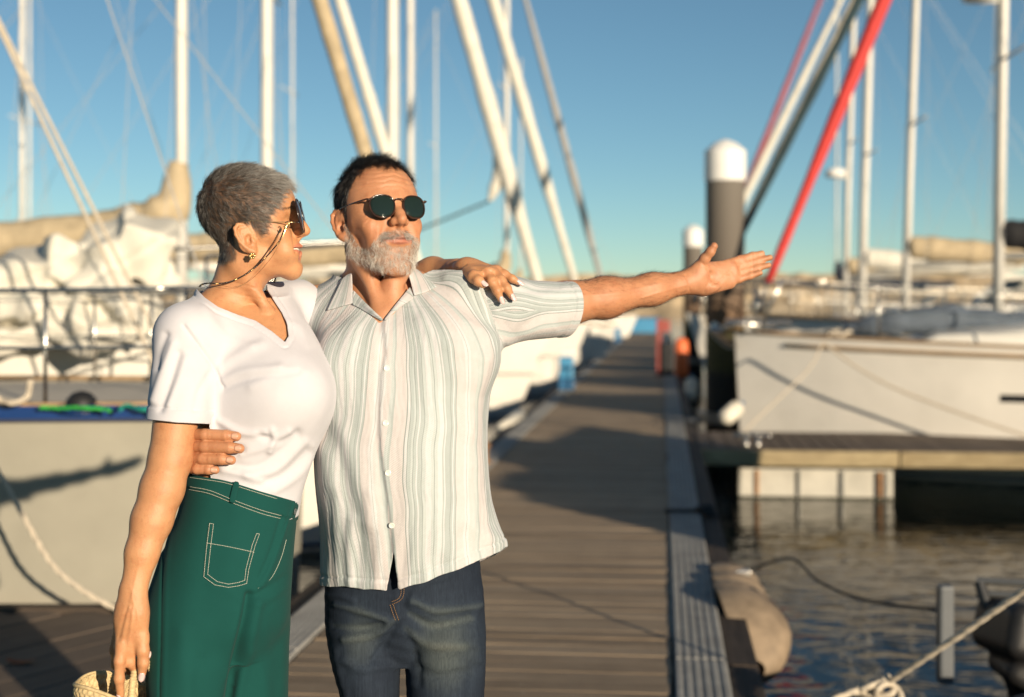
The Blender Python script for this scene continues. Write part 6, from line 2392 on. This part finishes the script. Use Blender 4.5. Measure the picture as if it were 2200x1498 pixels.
w_body = w_torso(.007) + [
    Cone(P(470, 690, 2.75), P(402, 725, 2.665), .042, .048, .05),
    Cone(P(402, 725, 2.665), P(366, 985, 2.605), .0475, .0385, .02),
    # left arm goes up behind his neck
    Cone(P(560, 672, 2.83), P(640, 662, 2.905), .030, .036, .03),
    Cone(P(640, 660, 2.90), P(830, 622, 3.075), .0395, .034, .03),
    Cone(P(830, 622, 3.075), P(930, 585, 3.01), .034, .029, .025), Cone(P(930, 585, 3.01), P(985, 578, 2.93), .027, .0215, .025)]
CV = np.array((0, 1.0, 0))
w_fore = [Cone(P(366, 985, 2.605), P(348, 1050, 2.592), .0385, .0390, .012, flat=(CV, .92)),
          Cone(P(348, 1050, 2.592), P(326, 1118, 2.580), .0390, .0365, .012, flat=(CV, .92)),
          Cone(P(326, 1118, 2.580), P(305, 1188, 2.567), .0365, .0295, .012, flat=(CV, .9)),
          Cone(P(305, 1188, 2.567), P(287, 1268, 2.555), .0295, .0226, .012, flat=(CV, .82)),
          ]
# right hand hanging with the bag: back of the hand to the camera, thumb forward
wf = (np.array((0.25, 1.0, 0.05)), .62)
w_hand_r = [Group([Cone(P(285, 1275, 2.553), P(282, 1320, 2.548), .0240, .0285, .02, flat=wf),
                   Cone(P(281, 1310, 2.548), P(264, 1388, 2.545), .0250, .0150, .015, flat=wf),
                   Cone(P(284, 1315, 2.552), P(280, 1392, 2.552), .0260, .0165, .015, flat=wf),
                   Cone(P(293, 1300, 2.553), P(304, 1372, 2.548), .0180, .0135, .014, flat=wf),
                   Cone(P(272, 1330, 2.565), P(252, 1395, 2.585), .0200, .0140, .015)], k=.015)]
fings_r = [fing([(262, 1385, 2.543), (257, 1420, 2.540), (256, 1458, 2.545), (259, 1492, 2.556)], (.0112, .0098, .0088, .0070)),
           fing([(276, 1390, 2.552), (279, 1422, 2.553), (292, 1440, 2.568), (303, 1428, 2.588)], (.0110, .0098, .0086, .0070)),
           fing([(258, 1392, 2.566), (262, 1428, 2.580), (280, 1440, 2.600), (318, 1410, 2.606)], (.0110, .0098, .0085, .0062)),
           fing([(250, 1392, 2.585), (250, 1428, 2.596), (268, 1440, 2.612), (284, 1428, 2.618)], (.0104, .0090, .0080, .0066)),
           fing([(304, 1368, 2.548), (307, 1398, 2.544), (308, 1425, 2.545), (305, 1447, 2.549)], (.0130, .0108, .0096, .0074))]
w_hand_r += fings_r
# left hand draped over his shoulder
wl = (np.array((0.1, 0.45, 0.9)), .60)
w_hand_l = [Group([Cone(P(980, 580, 2.93), P(1006, 578, 2.885), .0215, .0255, .02, flat=wl),
                   Cone(P(1003, 580, 2.885), P(1022, 592, 2.815), .0230, .0140, .015, flat=wl),
                   Cone(P(1008, 576, 2.888), P(1050, 584, 2.825), .0230, .0145, .015, flat=wl),
                   Cone(P(1010, 574, 2.892), P(1066, 581, 2.850), .0210, .0130, .015, flat=wl)], k=.014)]
fings_l = [fing([(1004, 586, 2.842), (1017, 596, 2.806), (1028, 604, 2.792), (1037, 611, 2.789)], (.0120, .0110, .0100, .0078)),
           fing([(1046, 585, 2.828), (1057, 605, 2.806), (1068, 625, 2.798), (1075, 642, 2.799)], (.0112, .0098, .0086, .0066)),
           fing([(1058, 583, 2.836), (1076, 602, 2.815), (1089, 620, 2.806), (1099, 637, 2.806)], (.0110, .0096, .0085, .0064)),
           fing([(1066, 580, 2.850), (1084, 590, 2.838), (1100, 599, 2.832), (1113, 607, 2.833)], (.0098, .0085, .0074, .0058))]
w_hand_l += fings_l
woman_prims = w_head + w_neck + w_body + w_fore + w_hand_r + w_hand_l
WOMAN_BASE = (0.54, 0.275, 0.135)
woman = empty('person', (P(470, 650, YW)[0], YW, 0.0),
              'woman with cropped grey hair in white T-shirt and green trousers, arm round the man', 'person')
V, Q = grow_surface(woman_prims, HG)
Q = outward(V, Q)
L = HW.loc(V)
tone = skin_tone(HW, L, WOMAN_BASE, (0.53, 0.215, 0.135), (1.0, .88, .82), smile=1.0, open_=.0095)
px = to_px(V)
# cropped hair: outline traced in side view, carried round the head
hp = [(905, 205), (872, 248), (842, 290), (806, 368), (792, 440), (750, 500), (716, 560), (700, 620), (684, 690), (648, 722), (618, 690), (598, 655), (566, 622),
      (520, 606), (470, 612), (440, 640), (430, 690), (440, 760), (462, 840), (452, 890), (380, 905), (300, 890), (250, 840), (150, 800), (0, 700), (0, 0), (600, 0), (900, 100)]
hp = np.array([(380 + x / 3.548, 310 + y / 3.548) for x, y in hp])
pl = np.array([HW.loc(P(x, y, 2.755 - .055)[None])[0] for x, y in hp])[:, 1:]
inhead = (L[:, 2] > -.11) & (np.linalg.norm(L, axis=1) < .19) & (np.abs(L[:, 0]) < .1)
dl = poly_in(L[:, 1:], pl)
hair_w = np.clip(-dl / .006 + .3, 0, 1) * inhead
earm = (np.abs(L[:, 0]) > .0695) & (L[:, 2] < .022) & (L[:, 2] > -.046) & (L[:, 1] < .021) & (L[:, 1] > -.018)
hair_w[earm] = 0
tone = tone * (1 - .78 * hair_w[:, None]) + np.array((.05, .04, .034)) * .78 * hair_w[:, None]
VN = tri_normals(V, Q)
# veins and tendons of both hands, creases
hz = ridge(px, [([(284, 1280), (272, 1330), (262, 1380)], .0011, 3), ([(288, 1285), (284, 1330), (276, 1385)], .0013, 3), ([(281, 1262), (291, 1300), (301, 1345)], .0009, 3.5), ([(276, 1300), (284, 1322), (280, 1350)], .0007, 2.2),
                ([(278, 1296), (268, 1322), (254, 1375)], -.0010, 3), ([(300, 1210), (290, 1250), (283, 1290)], .0009, 3), ([(256, 1418), (257, 1422)], -.0009, 4), ([(304, 1395), (310, 1396)], -.0009, 2.5),
                ([(985, 574), (1010, 580), (1036, 590)], .0008, 2.5), ([(1005, 570), (1030, 577), (1052, 586)], .0010, 2.5), ([(1010, 576), (1034, 574), (1062, 582)], .0008, 2.5), ([(1060, 600), (1066, 598)], -.0008, 2.5)]) * (VN[:, 1] < .3)
neck_l = (L[:, 2] < -.09) & (L[:, 1] < .1)
hz += neck_l * (-.0009) * (np.exp(-((px[:, 1] - 606 - .28 * (px[:, 0] - 500)) / 2.2) ** 2) + .8 * np.exp(-((px[:, 1] - 630 - .22 * (px[:, 0] - 500)) / 2.0) ** 2)) * (px[:, 0] > 440) * (px[:, 0] < 580)
V = V + VN * hz[:, None]
me = mesh_from('body', V, Q)
add_col(me, 'tone', tone)
link_mesh('body', me, M['skin'], woman)
T3 = np.concatenate((Q[:, [0, 1, 2]], Q[:, [0, 2, 3]]))
CROWN = np.array((-.015, -.062, .098))


def woman_flow(l):
    d = l - CROWN
    dist = np.linalg.norm(d, axis=1)
    d = d / np.maximum(dist, 1e-4)[:, None]
    sw = np.exp(-(dist / .035) ** 2)[:, None]
    ax = np.array((0, -.55, .8)); 
    d = d + 1.0 * sw * np.cross(ax, d)
    side = np.clip((.05 - l[:, 2]) / .06, 0, 1)[:, None] * (l[:, 1] < .03)[:, None]
    back = np.stack((np.zeros(len(l)), np.full(len(l), -.25), np.full(len(l), -1.0)), 1)
    top = np.clip((l[:, 2] - .08) / .03, 0, 1)[:, None]
    fw = np.stack((l[:, 0] * .6, np.full(len(l), 1.0), np.full(len(l), -.05)), 1)
    d = d * (1 - .5 * top) + fw * .5 * top * (l[:, 1] > -.04)[:, None]
    return d * (1 - .55 * side) + back * .55 * side
grow_hair('hair', HW, V, VN, T3, hair_w, 40000, woman_flow,
          lambda l: np.interp(l[:, 2], [-.07, -.03, .02, .07, .11], [.005, .008, .0105, .0135, .0160]) * rng.uniform(.65, 1.2, len(l)),
          lambda l: np.interp(l[:, 2], [-.07, .0, .06, .11], [.22, .28, .42, .62]) + .5 * np.clip((l[:, 1] - .05) / .03, 0, 1) * (l[:, 2] > .06),
          lambda l: np.clip(rng.normal(np.interp(l[:, 1] + .35 * (l[:, 2] - .05), [-.09, -.03, .03, .07, .1], [.28, .36, .50, .72, .86]), .25), 0, 1),
          M['hair_grey'], woman, rad=.00013, curl=.5, clump=.38)
tv = MB()
for sgn in (-1, 1):
    for k in range(6):
        a = (k + .5) * .155 * sgn
        c = HW.w(.034 * math.sin(a * 1.25), .0668 + .0315 * math.cos(a * 1.25) - .002, -.0412 + .0016 * abs(a))
        x_ = HW.M @ np.array((math.cos(a * 1.25), -math.sin(a * 1.25), 0)); f_ = HW.M @ np.array((math.sin(a * 1.25), math.cos(a * 1.25), 0))
        tv.box(c, (.0056 if k else .0074, .004, .0088), np.stack((x_, f_, HW.M[:, 2]), 1), .0012)
tv.build('teeth', M['tooth'], woman, smooth=True)
# eyebrow of dark grey hair
eb = np.clip(1 - np.abs(L[:, 2] - .0385 + 4.0 * (np.abs(L[:, 0]) - .03) ** 2) / .0035, 0, 1) * (np.abs(L[:, 0]) > .014) * (np.abs(L[:, 0]) < .05) * (L[:, 1] > .06)
grow_hair('eyebrow', HW, V, VN, T3, eb, 700, lambda l: np.stack((np.sign(l[:, 0]), np.zeros(len(l)), np.full(len(l), .2)), 1),
          lambda l: rng.uniform(.005, .008, len(l)), lambda l: np.full(len(l), .25), lambda l: rng.random(len(l)) * .4, M['hair_grey'], woman, rad=.0001)


def nail(fg, name, m, parent, length, side, width=.0058, back=.3):
    """almond nail on the last joint of a finger; side = direction the nail faces"""
    c = fg.p[-1]
    a = c.b - c.a; a /= np.linalg.norm(a)
    n = np.array(side, float); n -= (n @ a) * a; n /= np.linalg.norm(n)
    x = np.cross(n, a)
    G = np.zeros((7, 5, 3))
    for i in range(7):
        t = i / 6
        w = width * (math.sin(math.pi * (.18 + .62 * t)) if t < .8 else math.sin(math.pi * .676) * max(.12, (1 - (t - .8) / .2) ** .6))
        for j in range(5):
            s = (j - 2) / 2
            al = -length * back + length * t + .001
            rr = c.r2 + (c.r1 - c.r2) * min(1, max(0, -al) / np.linalg.norm(c.b - c.a))
            G[i, j] = c.b + a * al + n * (math.sqrt(max(rr * rr - (s * w) ** 2, 1e-7)) + .0005 - (.0016 * max(0, al / length) if al > 0 else 0)) + x * (s * w)
    b = MB().grid(G)
    o = link_mesh(name, mesh_from(name, np.array(b.V), np.array(b.F)), m, parent)
    md = o.modifiers.new('t', 'SOLIDIFY'); md.thickness = .0007; md.offset = 0
    return o
for f_ in fings_l:
    nail(f_, 'fingernail', M['nail'], woman, .0165, (0.1, -.75, .65))
nail(fings_r[4], 'fingernail', M['nail'], woman, .0185, (0.25, -1, 0), .0064)
nail(fings_r[2], 'fingernail', M['nail'], woman, .015, (0.2, -1, .5))
nail(fings_r[0], 'fingernail', M['nail'], woman, .0135, (-.5, -1, 0))
NM = plain('bare_nail', (0.55, 0.30, 0.20), 0.3, coat=.2)
for f_ in m_hand2[2:6]:
    nail(f_, 'fingernail', NM, man, .0125, (.25, -1, .1), .0064, .75)

# ---------------------------------------------------------------- her T-shirt
V, Q = grow_surface(w_tee, .0032)
Q = outward(V, Q)
N = tri_normals(V, Q)
px = to_px(V)
fr = np.clip(-N[:, 1] * 2 + .5, 0, 1)
sl_edge = np.interp(px[:, 1], [690, 715, 760, 800, 840, 880, 905], [372, 400, 436, 462, 474, 462, 452])
slv = (px[:, 0] < sl_edge) & (V[:, 1] < 2.72) & (px[:, 1] > 690)
d = ridge(px, [
    ([(395, 700), (420, 735), (460, 790), (478, 830)], -0.00330, 4.0), ([(404, 700), (432, 732), (470, 786)], 0.00180, 8),
    ([(470, 800), (500, 770), (560, 740)], 0.00390, 12), ([(478, 820), (520, 800), (600, 790)], 0.00360, 10), ([(480, 835), (530, 815), (640, 800)], -0.00300, 8),
    ([(330, 860), (350, 800), (372, 740)], 0.00525, 9), ([(345, 880), (366, 820), (384, 760)], -0.00450, 8), ([(362, 870), (385, 815), (400, 770)], 0.00330, 8),
    ([(420, 880), (430, 840), (455, 800)], -0.00330, 9), ([(336, 790), (340, 760), (356, 720)], -0.00450, 8),
    ([(470, 905), (520, 930), (570, 930)], 0.00450, 8), ([(560, 935), (600, 948), (640, 930)], -0.00450, 9), ([(585, 925), (588, 945), (580, 970)], 0.00450, 7),
    ([(520, 975), (570, 960), (620, 930)], 0.00420, 9), ([(500, 1000), (560, 1000), (640, 940)], -0.00375, 9), ([(530, 1020), (590, 1010), (655, 950)], 0.00420, 9),
    ([(560, 1040), (610, 1020), (660, 970)], -0.00375, 9), ([(590, 1055), (630, 1030), (668, 985)], 0.00375, 9), ([(480, 1010), (520, 1020), (560, 1035)], 0.00450, 9),
    ([(540, 830), (600, 800), (660, 800)], 0.00240, 12), ([(600, 690), (640, 700), (660, 740)], 0.00210, 9), ([(440, 660), (480, 720), (540, 745)], 0.00210, 10),
    ([(640, 1075), (655, 1010), (672, 960)], 0.00300, 10), ([(470, 935), (490, 960), (520, 965)], -0.00450, 8)]) * fr
# sleeve hem band
hy = np.interp(px[:, 0], [310, 318, 380, 448, 460], [899, 901, 908, 911, 911])
hd = hy - px[:, 1]
d += np.where(slv, .0012 * np.clip((28 - hd) / 2, 0, 1) - .0016 * np.exp(-((hd - 29) / 2.0) ** 2), 0)
# neckline and its stitched edge
vneck = [(414, 612), (440, 641), (467, 660), (510, 677), (549, 690), (584, 713), (612, 736), (620, 722), (617, 700), (606, 672), (590, 648), (574, 622), (570, 560), (425, 560)]
dv = poly_in(px, vneck)
isf = V[:, 1] < 2.80
d += np.where(isf, .0012 * np.clip((11 - dv) / 2, 0, 1) - .0012 * np.exp(-((dv - 12) / 2) ** 2), 0)
V2 = V + N * d[:, None]
c1 = np.where(isf, -dv, -poly_in(px, [(425, 622), (500, 640), (572, 625), (572, 500), (425, 500)])) * .0009
c2 = np.where(slv | ((px[:, 0] < 448) & (V[:, 1] < 2.66) & (px[:, 1] > 860) & (px[:, 0] < 452)), px[:, 1] - hy, -50) * .0009
far_ax = P(690, 640, 2.99) - P(632, 662, 2.90); far_ax /= np.linalg.norm(far_ax)
c3 = np.where(V[:, 1] > 2.84, (V - P(652, 654, 2.925)) @ far_ax, -1)
Vc, Tc = clip_mesh(V2, Q, np.maximum.reduce([c1, c2, c3]))
cloth_object('white_tee', Vc, Tc, M['white_cotton'], woman, .0020)

# ---------------------------------------------------------------- her trousers
YP = 2.735
W_HIP = [(990, 402, 668, YP, .121), (1040, 398, 652, YP, .123), (1090, 388, 640, YP, .128), (1150, 366, 632, YP, .138), (1210, 344, 627, YP, .146), (1270, 328, 623, YP, .150), (1330, 326, 618, YP, .140), (1400, 360, 590, YP, .09)]
lw_n = [(1215, 380, 520, YP - .02, .085), (1300, 328, 540, YP - .03, .120), (1400, 317, 514, YP - .05, .118), (1498, 322, 492, YP - .06, .115), (1800, 312, 510, YP - .05, .120), (2340, 300, 520, YP - .05, .130)]
lw_f = [(1215, 470, 590, YP + .03, .085), (1300, 445, 619, YP + .035, .118), (1400, 440, 619, YP + .045, .118), (1498, 440, 617, YP + .055, .118), (1800, 470, 625, YP + .05, .115), (2290, 465, 640, YP + .05, .125)]
pants = [Loft(rows_px(W_HIP), n=2.2, k=.0), Loft(rows_px(lw_n), n=2.0, k=.035), Loft(rows_px(lw_f), n=2.0, k=.007)]
V, Q = grow_surface(pants, .0036)
Q = outward(V, Q)
N = tri_normals(V, Q)
px = to_px(V)
fr = np.clip(-N[:, 1] * 2 + .4, 0, 1)
fly_x = np.interp(px[:, 1], [1080, 1120, 1180, 1230, 1262, 1300], [628, 614, 592, 570, 548, 528])
d = ridge(px, [
    ([(612, 1108), (596, 1180), (566, 1248), (548, 1270)], .0028, 8), ([(604, 1112), (584, 1180), (560, 1240)], -.0026, 5),
    ([(536, 1280), (522, 1345), (505, 1420), (488, 1520)], -.012, 9), ([(552, 1300), (538, 1370), (520, 1450), (506, 1520)], .0075, 13), ([(510, 1320), (490, 1400), (468, 1520)], .0045, 20),
    ([(536, 1286), (575, 1262), (612, 1240)], -.0024, 7), ([(540, 1298), (580, 1284), (616, 1262)], .0022, 9), ([(520, 1290), (490, 1268), (455, 1258)], .0014, 12),
    ([(542, 1400), (562, 1450), (572, 1520)], .0035, 16), ([(590, 1330), (596, 1420), (594, 1520)], -.0022, 14),
    ([(356, 1130), (347, 1250), (343, 1380), (341, 1520)], -.0022, 2.5), ([(366, 1130), (358, 1250), (354, 1380), (352, 1520)], .0010, 5),
    ([(392, 1360), (396, 1440), (402, 1520)], .0028, 18), ([(432, 1420), (428, 1470), (430, 1520)], -.0025, 14)]) * fr
d += fr * .0006 * (np.sin(px[:, 0] / 13 + px[:, 1] / 90) + np.sin(px[:, 1] / 37 + px[:, 0] / 60))
# waistband: its own raised band with a seam below
wl_top = np.interp(px[:, 0], [390, 405, 470, 500, 560, 640, 650], [1018, 1020, 1030, 1037, 1056, 1079, 1082])
wb = px[:, 1] - wl_top
bw = np.interp(px[:, 0], [400, 500, 640], [28, 44, 40])
d += np.where(V[:, 1] < YP + .06, .0020 * np.clip((bw - wb) / 2.5, 0, 1) - .0014 * np.exp(-((wb - bw - 2) / 2.5) ** 2), 0)
# fly flap
d += np.where((px[:, 1] < 1262) & (px[:, 1] > 1080), .0026 * np.clip((px[:, 0] - fly_x) / 2 + .5, 0, 1) * np.exp(-np.maximum(px[:, 0] - fly_x, 0) / 18), 0) * fr
pk = poly_in(px, [(150 + x / 2.891, 980 + y / 2.891) for x, y in [(868, 418), (850, 560), (832, 750), (900, 800), (985, 816), (1050, 806), (1098, 792), (1112, 700), (1150, 560), (1178, 484), (1160, 482), (1140, 575), (1000, 556), (875, 530), (892, 422)]])
d += fr * (.0016 * np.clip((.5 - pk) / 2.0, 0, 1) + .0006 * np.sin(px[:, 0] * .9 + px[:, 1] * .8) * np.exp(-(pk / 5) ** 2))
V2 = V + N * d[:, None]
zt = np.where(V[:, 1] < YP + .06, wl_top - px[:, 1], 1035 - px[:, 1]) * .0009
Vc, Tc = clip_mesh(V2, Q, zt)
cloth_object('green_trousers', Vc, Tc, M['green_twill'], woman, .003)
# stitching: two rows each on waistband, pocket outline, fly
st = MB()
sl = dict(y0=2.3, y1=3.0, dash=3.6, gap=.22, mb=st)
RS = .00048
w_up = lambda o: [(x, y + o) for x, y in ((408, 1021), (470, 1030), (500, 1037), (560, 1056), (622, 1075))]
for o in (5,):
    stitch_line(pants, w_up(o), RS, .0036, None, None, **sl)
stitch_line(pants, [(408, 1046), (450, 1054), (500, 1074), (560, 1096), (604, 1108)], RS, .0036, None, None, **sl)
stitch_line(pants, [(406, 1052), (450, 1061), (500, 1081), (560, 1103), (602, 1114)], RS, .0018, None, None, **sl)
s_p = lambda c: [(150 + x / 2.891, 980 + y / 2.891) for x, y in c]
pocket = [(868, 418), (850, 560), (832, 750), (900, 800), (985, 816), (1050, 806), (1098, 792), (1112, 700), (1150, 560), (1178, 484)]
pocket2 = [(892, 422), (874, 565), (856, 735), (915, 780), (985, 796), (1050, 785), (1086, 772), (1094, 700), (1132, 555), (1160, 482)]
for c in (pocket, pocket2):
    for a, b in zip(c[:-1], c[1:]):
        stitch_line(pants, s_p([a, b]), RS, .0030, None, None, **sl)
stitch_line(pants, s_p([(852, 540), (1000, 566), (1145, 598)]), RS, .0030, None, None, **sl)
stitch_line(pants, s_p([(868, 418), (892, 422)]), RS, .0030, None, None, **sl)
stitch_line(pants, s_p([(1160, 482), (1178, 484)]), RS, .0030, None, None, **sl)
stitch_line(pants, s_p([(1345, 520), (1310, 640), (1250, 760), (1168, 822)]), RS, .0022, None, None, **sl)
o_ = st.build('stitching', M['stitch'], woman)
o_['kind'] = 'stuff'
# belt loop and trouser button
def strap(prims, pts, wpx, lift, name, m, parent, th=.0016):
    c = np.array(pts, float)
    G = np.zeros((len(c), 3, 3))
    for i, p in enumerate(c):
        t = c[min(i + 1, len(c) - 1)] - c[max(i - 1, 0)]; t /= np.linalg.norm(t)
        nrm = np.array((-t[1], t[0]))
        for j in range(3):
            q = p + nrm * wpx * (j - 1) * .5
            h = ray_hit(prims, q[0], q[1], 2.3, 3.0, 30)
            dr = np.array((0, 0, CZ)) - h
            G[i, j] = h + dr / np.linalg.norm(dr) * lift
    return patch_object(name, G, m, parent, th)
strap(pants, [(509, 1034), (505, 1050), (501, 1066), (498, 1082)], 14, .0050, 'belt_loop', M['green_twill'], woman)
disc_on(pants, 628, 1098, .0065, .0025, .004, 'button', M['silver'], woman)
for sx, sy, yy in ((400, 2400, YP - .05), (540, 2340, YP + .06)):
    a = P(sx, 2300, yy); a[2] = 0
    sh = [Ell(a + (.05, -.05, .035), (.11, .042, .035), k=.02), Ell(a + (-.03, -.02, .05), (.05, .04, .05), k=.03)]
    v_, q_ = grow_surface(sh, .008)
    v_[:, 2] = np.maximum(v_[:, 2], .003)
    link_mesh('shoe', mesh_from('shoe', v_, outward(v_, q_)), M['straw'], woman)

# ---------------------------------------------------------------- glasses, chain, earring
WGL = glasses(HW, 'sunglasses', 'gold-armed sunglasses with brown lenses on the woman with cropped hair', .1155, .0335, .0235, .052, .068, .0013,
              [(.0640, .106, .0075), (.0690, .060, .0150), (.0720, .022, .0230), (.0715, .008, .020), (.070, -.002, .004)],
              (M['black_frame'], M['lens_brown'], M['gold']), wrap=.10, bridge_z=.006, tilt=-.06, top=.92, temple_r=.0010, hinge=-.20)
chain = empty('glasses_chain', tuple(P(600, 520, 2.68)), 'black and gold beaded glasses chain hanging beside the woman\'s cheek', 'glasses chain')
def q1(x, y, Y):
    return P(380 + x / 3.548, 310 + y / 3.548, Y)
near_c = catmull([q1(838, 612, 2.672), q1(815, 660, 2.668), q1(780, 740, 2.667), q1(725, 810, 2.672), q1(655, 885, 2.68), q1(590, 945, 2.69), q1(510, 1000, 2.697), q1(410, 1046, 2.70),
                  q1(320, 1062, 2.702), q1(240, 1060, 2.705), q1(190, 1070, 2.72), q1(172, 1085, 2.76)], 10)
far_c = catmull([q1(880, 640, 2.84), q1(850, 800, 2.85), q1(800, 900, 2.85), q1(757, 985, 2.845), q1(748, 1040, 2.838), q1(715, 1095, 2.825), q1(662, 1128, 2.80)], 10)
thin_c = catmull([q1(840, 615, 2.670), q1(800, 720, 2.667), q1(730, 850, 2.67), q1(640, 960, 2.68), q1(540, 1050, 2.69), q1(430, 1090, 2.70), q1(330, 1075, 2.703)], 10)
def beads(c, r, sp, gold_every):
    d = np.r_[0, np.cumsum(np.linalg.norm(np.diff(c, axis=0), axis=1))]
    a, b = MB(), MB()
    n = int(d[-1] / sp)
    for i in range(n):
        t = (i + .5) * sp
        p = np.array([np.interp(t, d, c[:, k]) for k in range(3)]); p2 = np.array([np.interp(t + 1e-3, d, c[:, k]) for k in range(3)])
        ax = p2 - p; ax /= np.linalg.norm(ax)
        x = np.cross(ax, (0, 1, .2)); x /= np.linalg.norm(x)
        A = np.stack((x, np.cross(ax, x), ax), 1)
        g = i % gold_every in (0, 1)
        rr = r * (1.25 if g else 1)
        (a if g else b).lathe(p, [(rr * .5, -sp * .48), (rr, -sp * .2), (rr, sp * .2), (rr * .5, sp * .48)], 7, A)
    return a, b
for c in (near_c, far_c):
    g_, b_ = beads(c, .0016, .0029, 13)
    for q_, n_, m_ in ((g_, 'gold_beads', 'gold'), (b_, 'black_beads', 'black_bead')):
        o_ = q_.build(n_, M[m_], chain, smooth=True)
        o_['kind'] = 'stuff'
MB().tube(thin_c, .00035, 5).build('fine_chain', M['gold'], chain)
MB().tube(catmull([q1(825, 600, 2.668), q1(845, 592, 2.666), q1(856, 612, 2.666), q1(835, 640, 2.666), q1(815, 625, 2.667)], 6), .0011, 7).build('loop', M['gold'], chain, smooth=True)
ear = empty('earring', tuple(q1(575, 852, 2.665)), 'gold flower stud earring in the woman\'s ear', 'earring')
eb_ = MB()
c0 = q1(574, 852, 2.672)
for k in range(6):
    a = k * math.pi / 3
    cc = c0 + np.array((.0042 * math.cos(a), -.001, .0042 * math.sin(a)))
    eb_.lathe(cc, [(.0008, -.0016), (.0027, -.0006), (.0027, .0006), (.0008, .0018)], 8, np.stack(((1, 0, 0), (0, 0, 1), (0, -1, 0)), 1).astype(float))
eb_.build('petals', M['gold'], ear, smooth=True)
MB().lathe(c0 + (0, -.002, 0), [(.0005, -.0016), (.002, 0), (.0005, .0018)], 8, np.stack(((1, 0, 0), (0, 0, 1), (0, -1, 0)), 1).astype(float)).build('bead', M['gold'], ear, smooth=True)
# ================================================================ the straw bag in her hand
bag = empty('straw_bag', tuple(P(262, 1475, 2.60)), 'woven straw bag with rope handles hanging from the woman\'s hand', 'bag')
def bag_mesh():
    c = P(262, 1478, 2.605)
    G = []
    nv, nu = 110, 260
    for j in range(nv):
        t = j / (nv - 1)
        z = -.34 * t
        row = []
        for i in range(nu + 1):
            a = 2 * math.pi * i / nu
            ca, sa = math.cos(a), math.sin(a)
            e = 2.6
            r = (abs(ca) ** e + abs(sa) ** e) ** (-1 / e)
            gx = .082 + .05 * t - .05 * max(0, t - .85) ** 1.2
            gy = .060 + .04 * t
            lip = .016 * (-ca) * (1 - t) + .006 * math.cos(3 * a) * (1 - t)
            w = .0022 * math.sin(a * 46) * math.sin(z / .0085 * math.pi + (math.pi / 2 if int(a * 46 / math.pi) % 2 else 0))
            row.append((c[0] + ca * r * (gx + w), c[1] + sa * r * (gy + w), c[2] + z + lip))
        G.append(row)
    return MB().grid(G)
bm_ = bag_mesh()
bo = bm_.build('basket', M['straw'], bag, smooth=True)
md = bo.modifiers.new('t', 'SOLIDIFY'); md.thickness = .004; md.offset = -1
c = P(262, 1478, 2.605)
MB().tube([(c[0] + x * .080, c[1] + y * .058, c[2] - .335) for x, y in ((math.cos(a), math.sin(a)) for a in np.linspace(0, 6.283, 30)[:-1])], .006, 8, closed=True).build('base_ring', M['straw'], bag, smooth=True)
rim = catmull([(c[0] + .083 * math.cos(a) * (abs(math.cos(a)) ** 2.6 + abs(math.sin(a)) ** 2.6) ** (-1 / 2.6), c[1] + .061 * math.sin(a) * (abs(math.cos(a)) ** 2.6 + abs(math.sin(a)) ** 2.6) ** (-1 / 2.6),
               c[2] + .016 * -math.cos(a) + .006 * math.cos(3 * a)) for a in np.linspace(0, 2 * math.pi, 33)[:-1]], 3, True)
MB().tube(rim, .0034, 7, closed=True).build('rim', M['straw'], bag, smooth=True)
def wrapped(pts, r, name):
    cc = catmull(pts, 16)
    d = np.r_[0, np.cumsum(np.linalg.norm(np.diff(cc, axis=0), axis=1))]
    t = np.linspace(0, d[-1], int(d[-1] / .0011))
    cc = np.stack([np.interp(t, d, cc[:, k]) for k in range(3)], 1)
    MB().tube(cc, r * (1 + .11 * np.sin(t / .0052 * 2 * math.pi)), 10).build(name, M['straw'], bag, smooth=True)
wrapped([P(279, 1560, 2.545), P(282, 1500, 2.545), P(287, 1455, 2.553), P(294, 1428, 2.570), P(305, 1416, 2.590), P(318, 1425, 2.605), P(333, 1452, 2.603), P(352, 1482, 2.592), P(368, 1508, 2.588), P(378, 1560, 2.59)], .0064, 'handle')
wrapped([P(246, 1570, 2.66), P(258, 1500, 2.65), P(282, 1440, 2.622), P(300, 1424, 2.612), P(312, 1432, 2.622), P(325, 1460, 2.635), P(336, 1500, 2.65), P(340, 1570, 2.66)], .0058, 'handle')
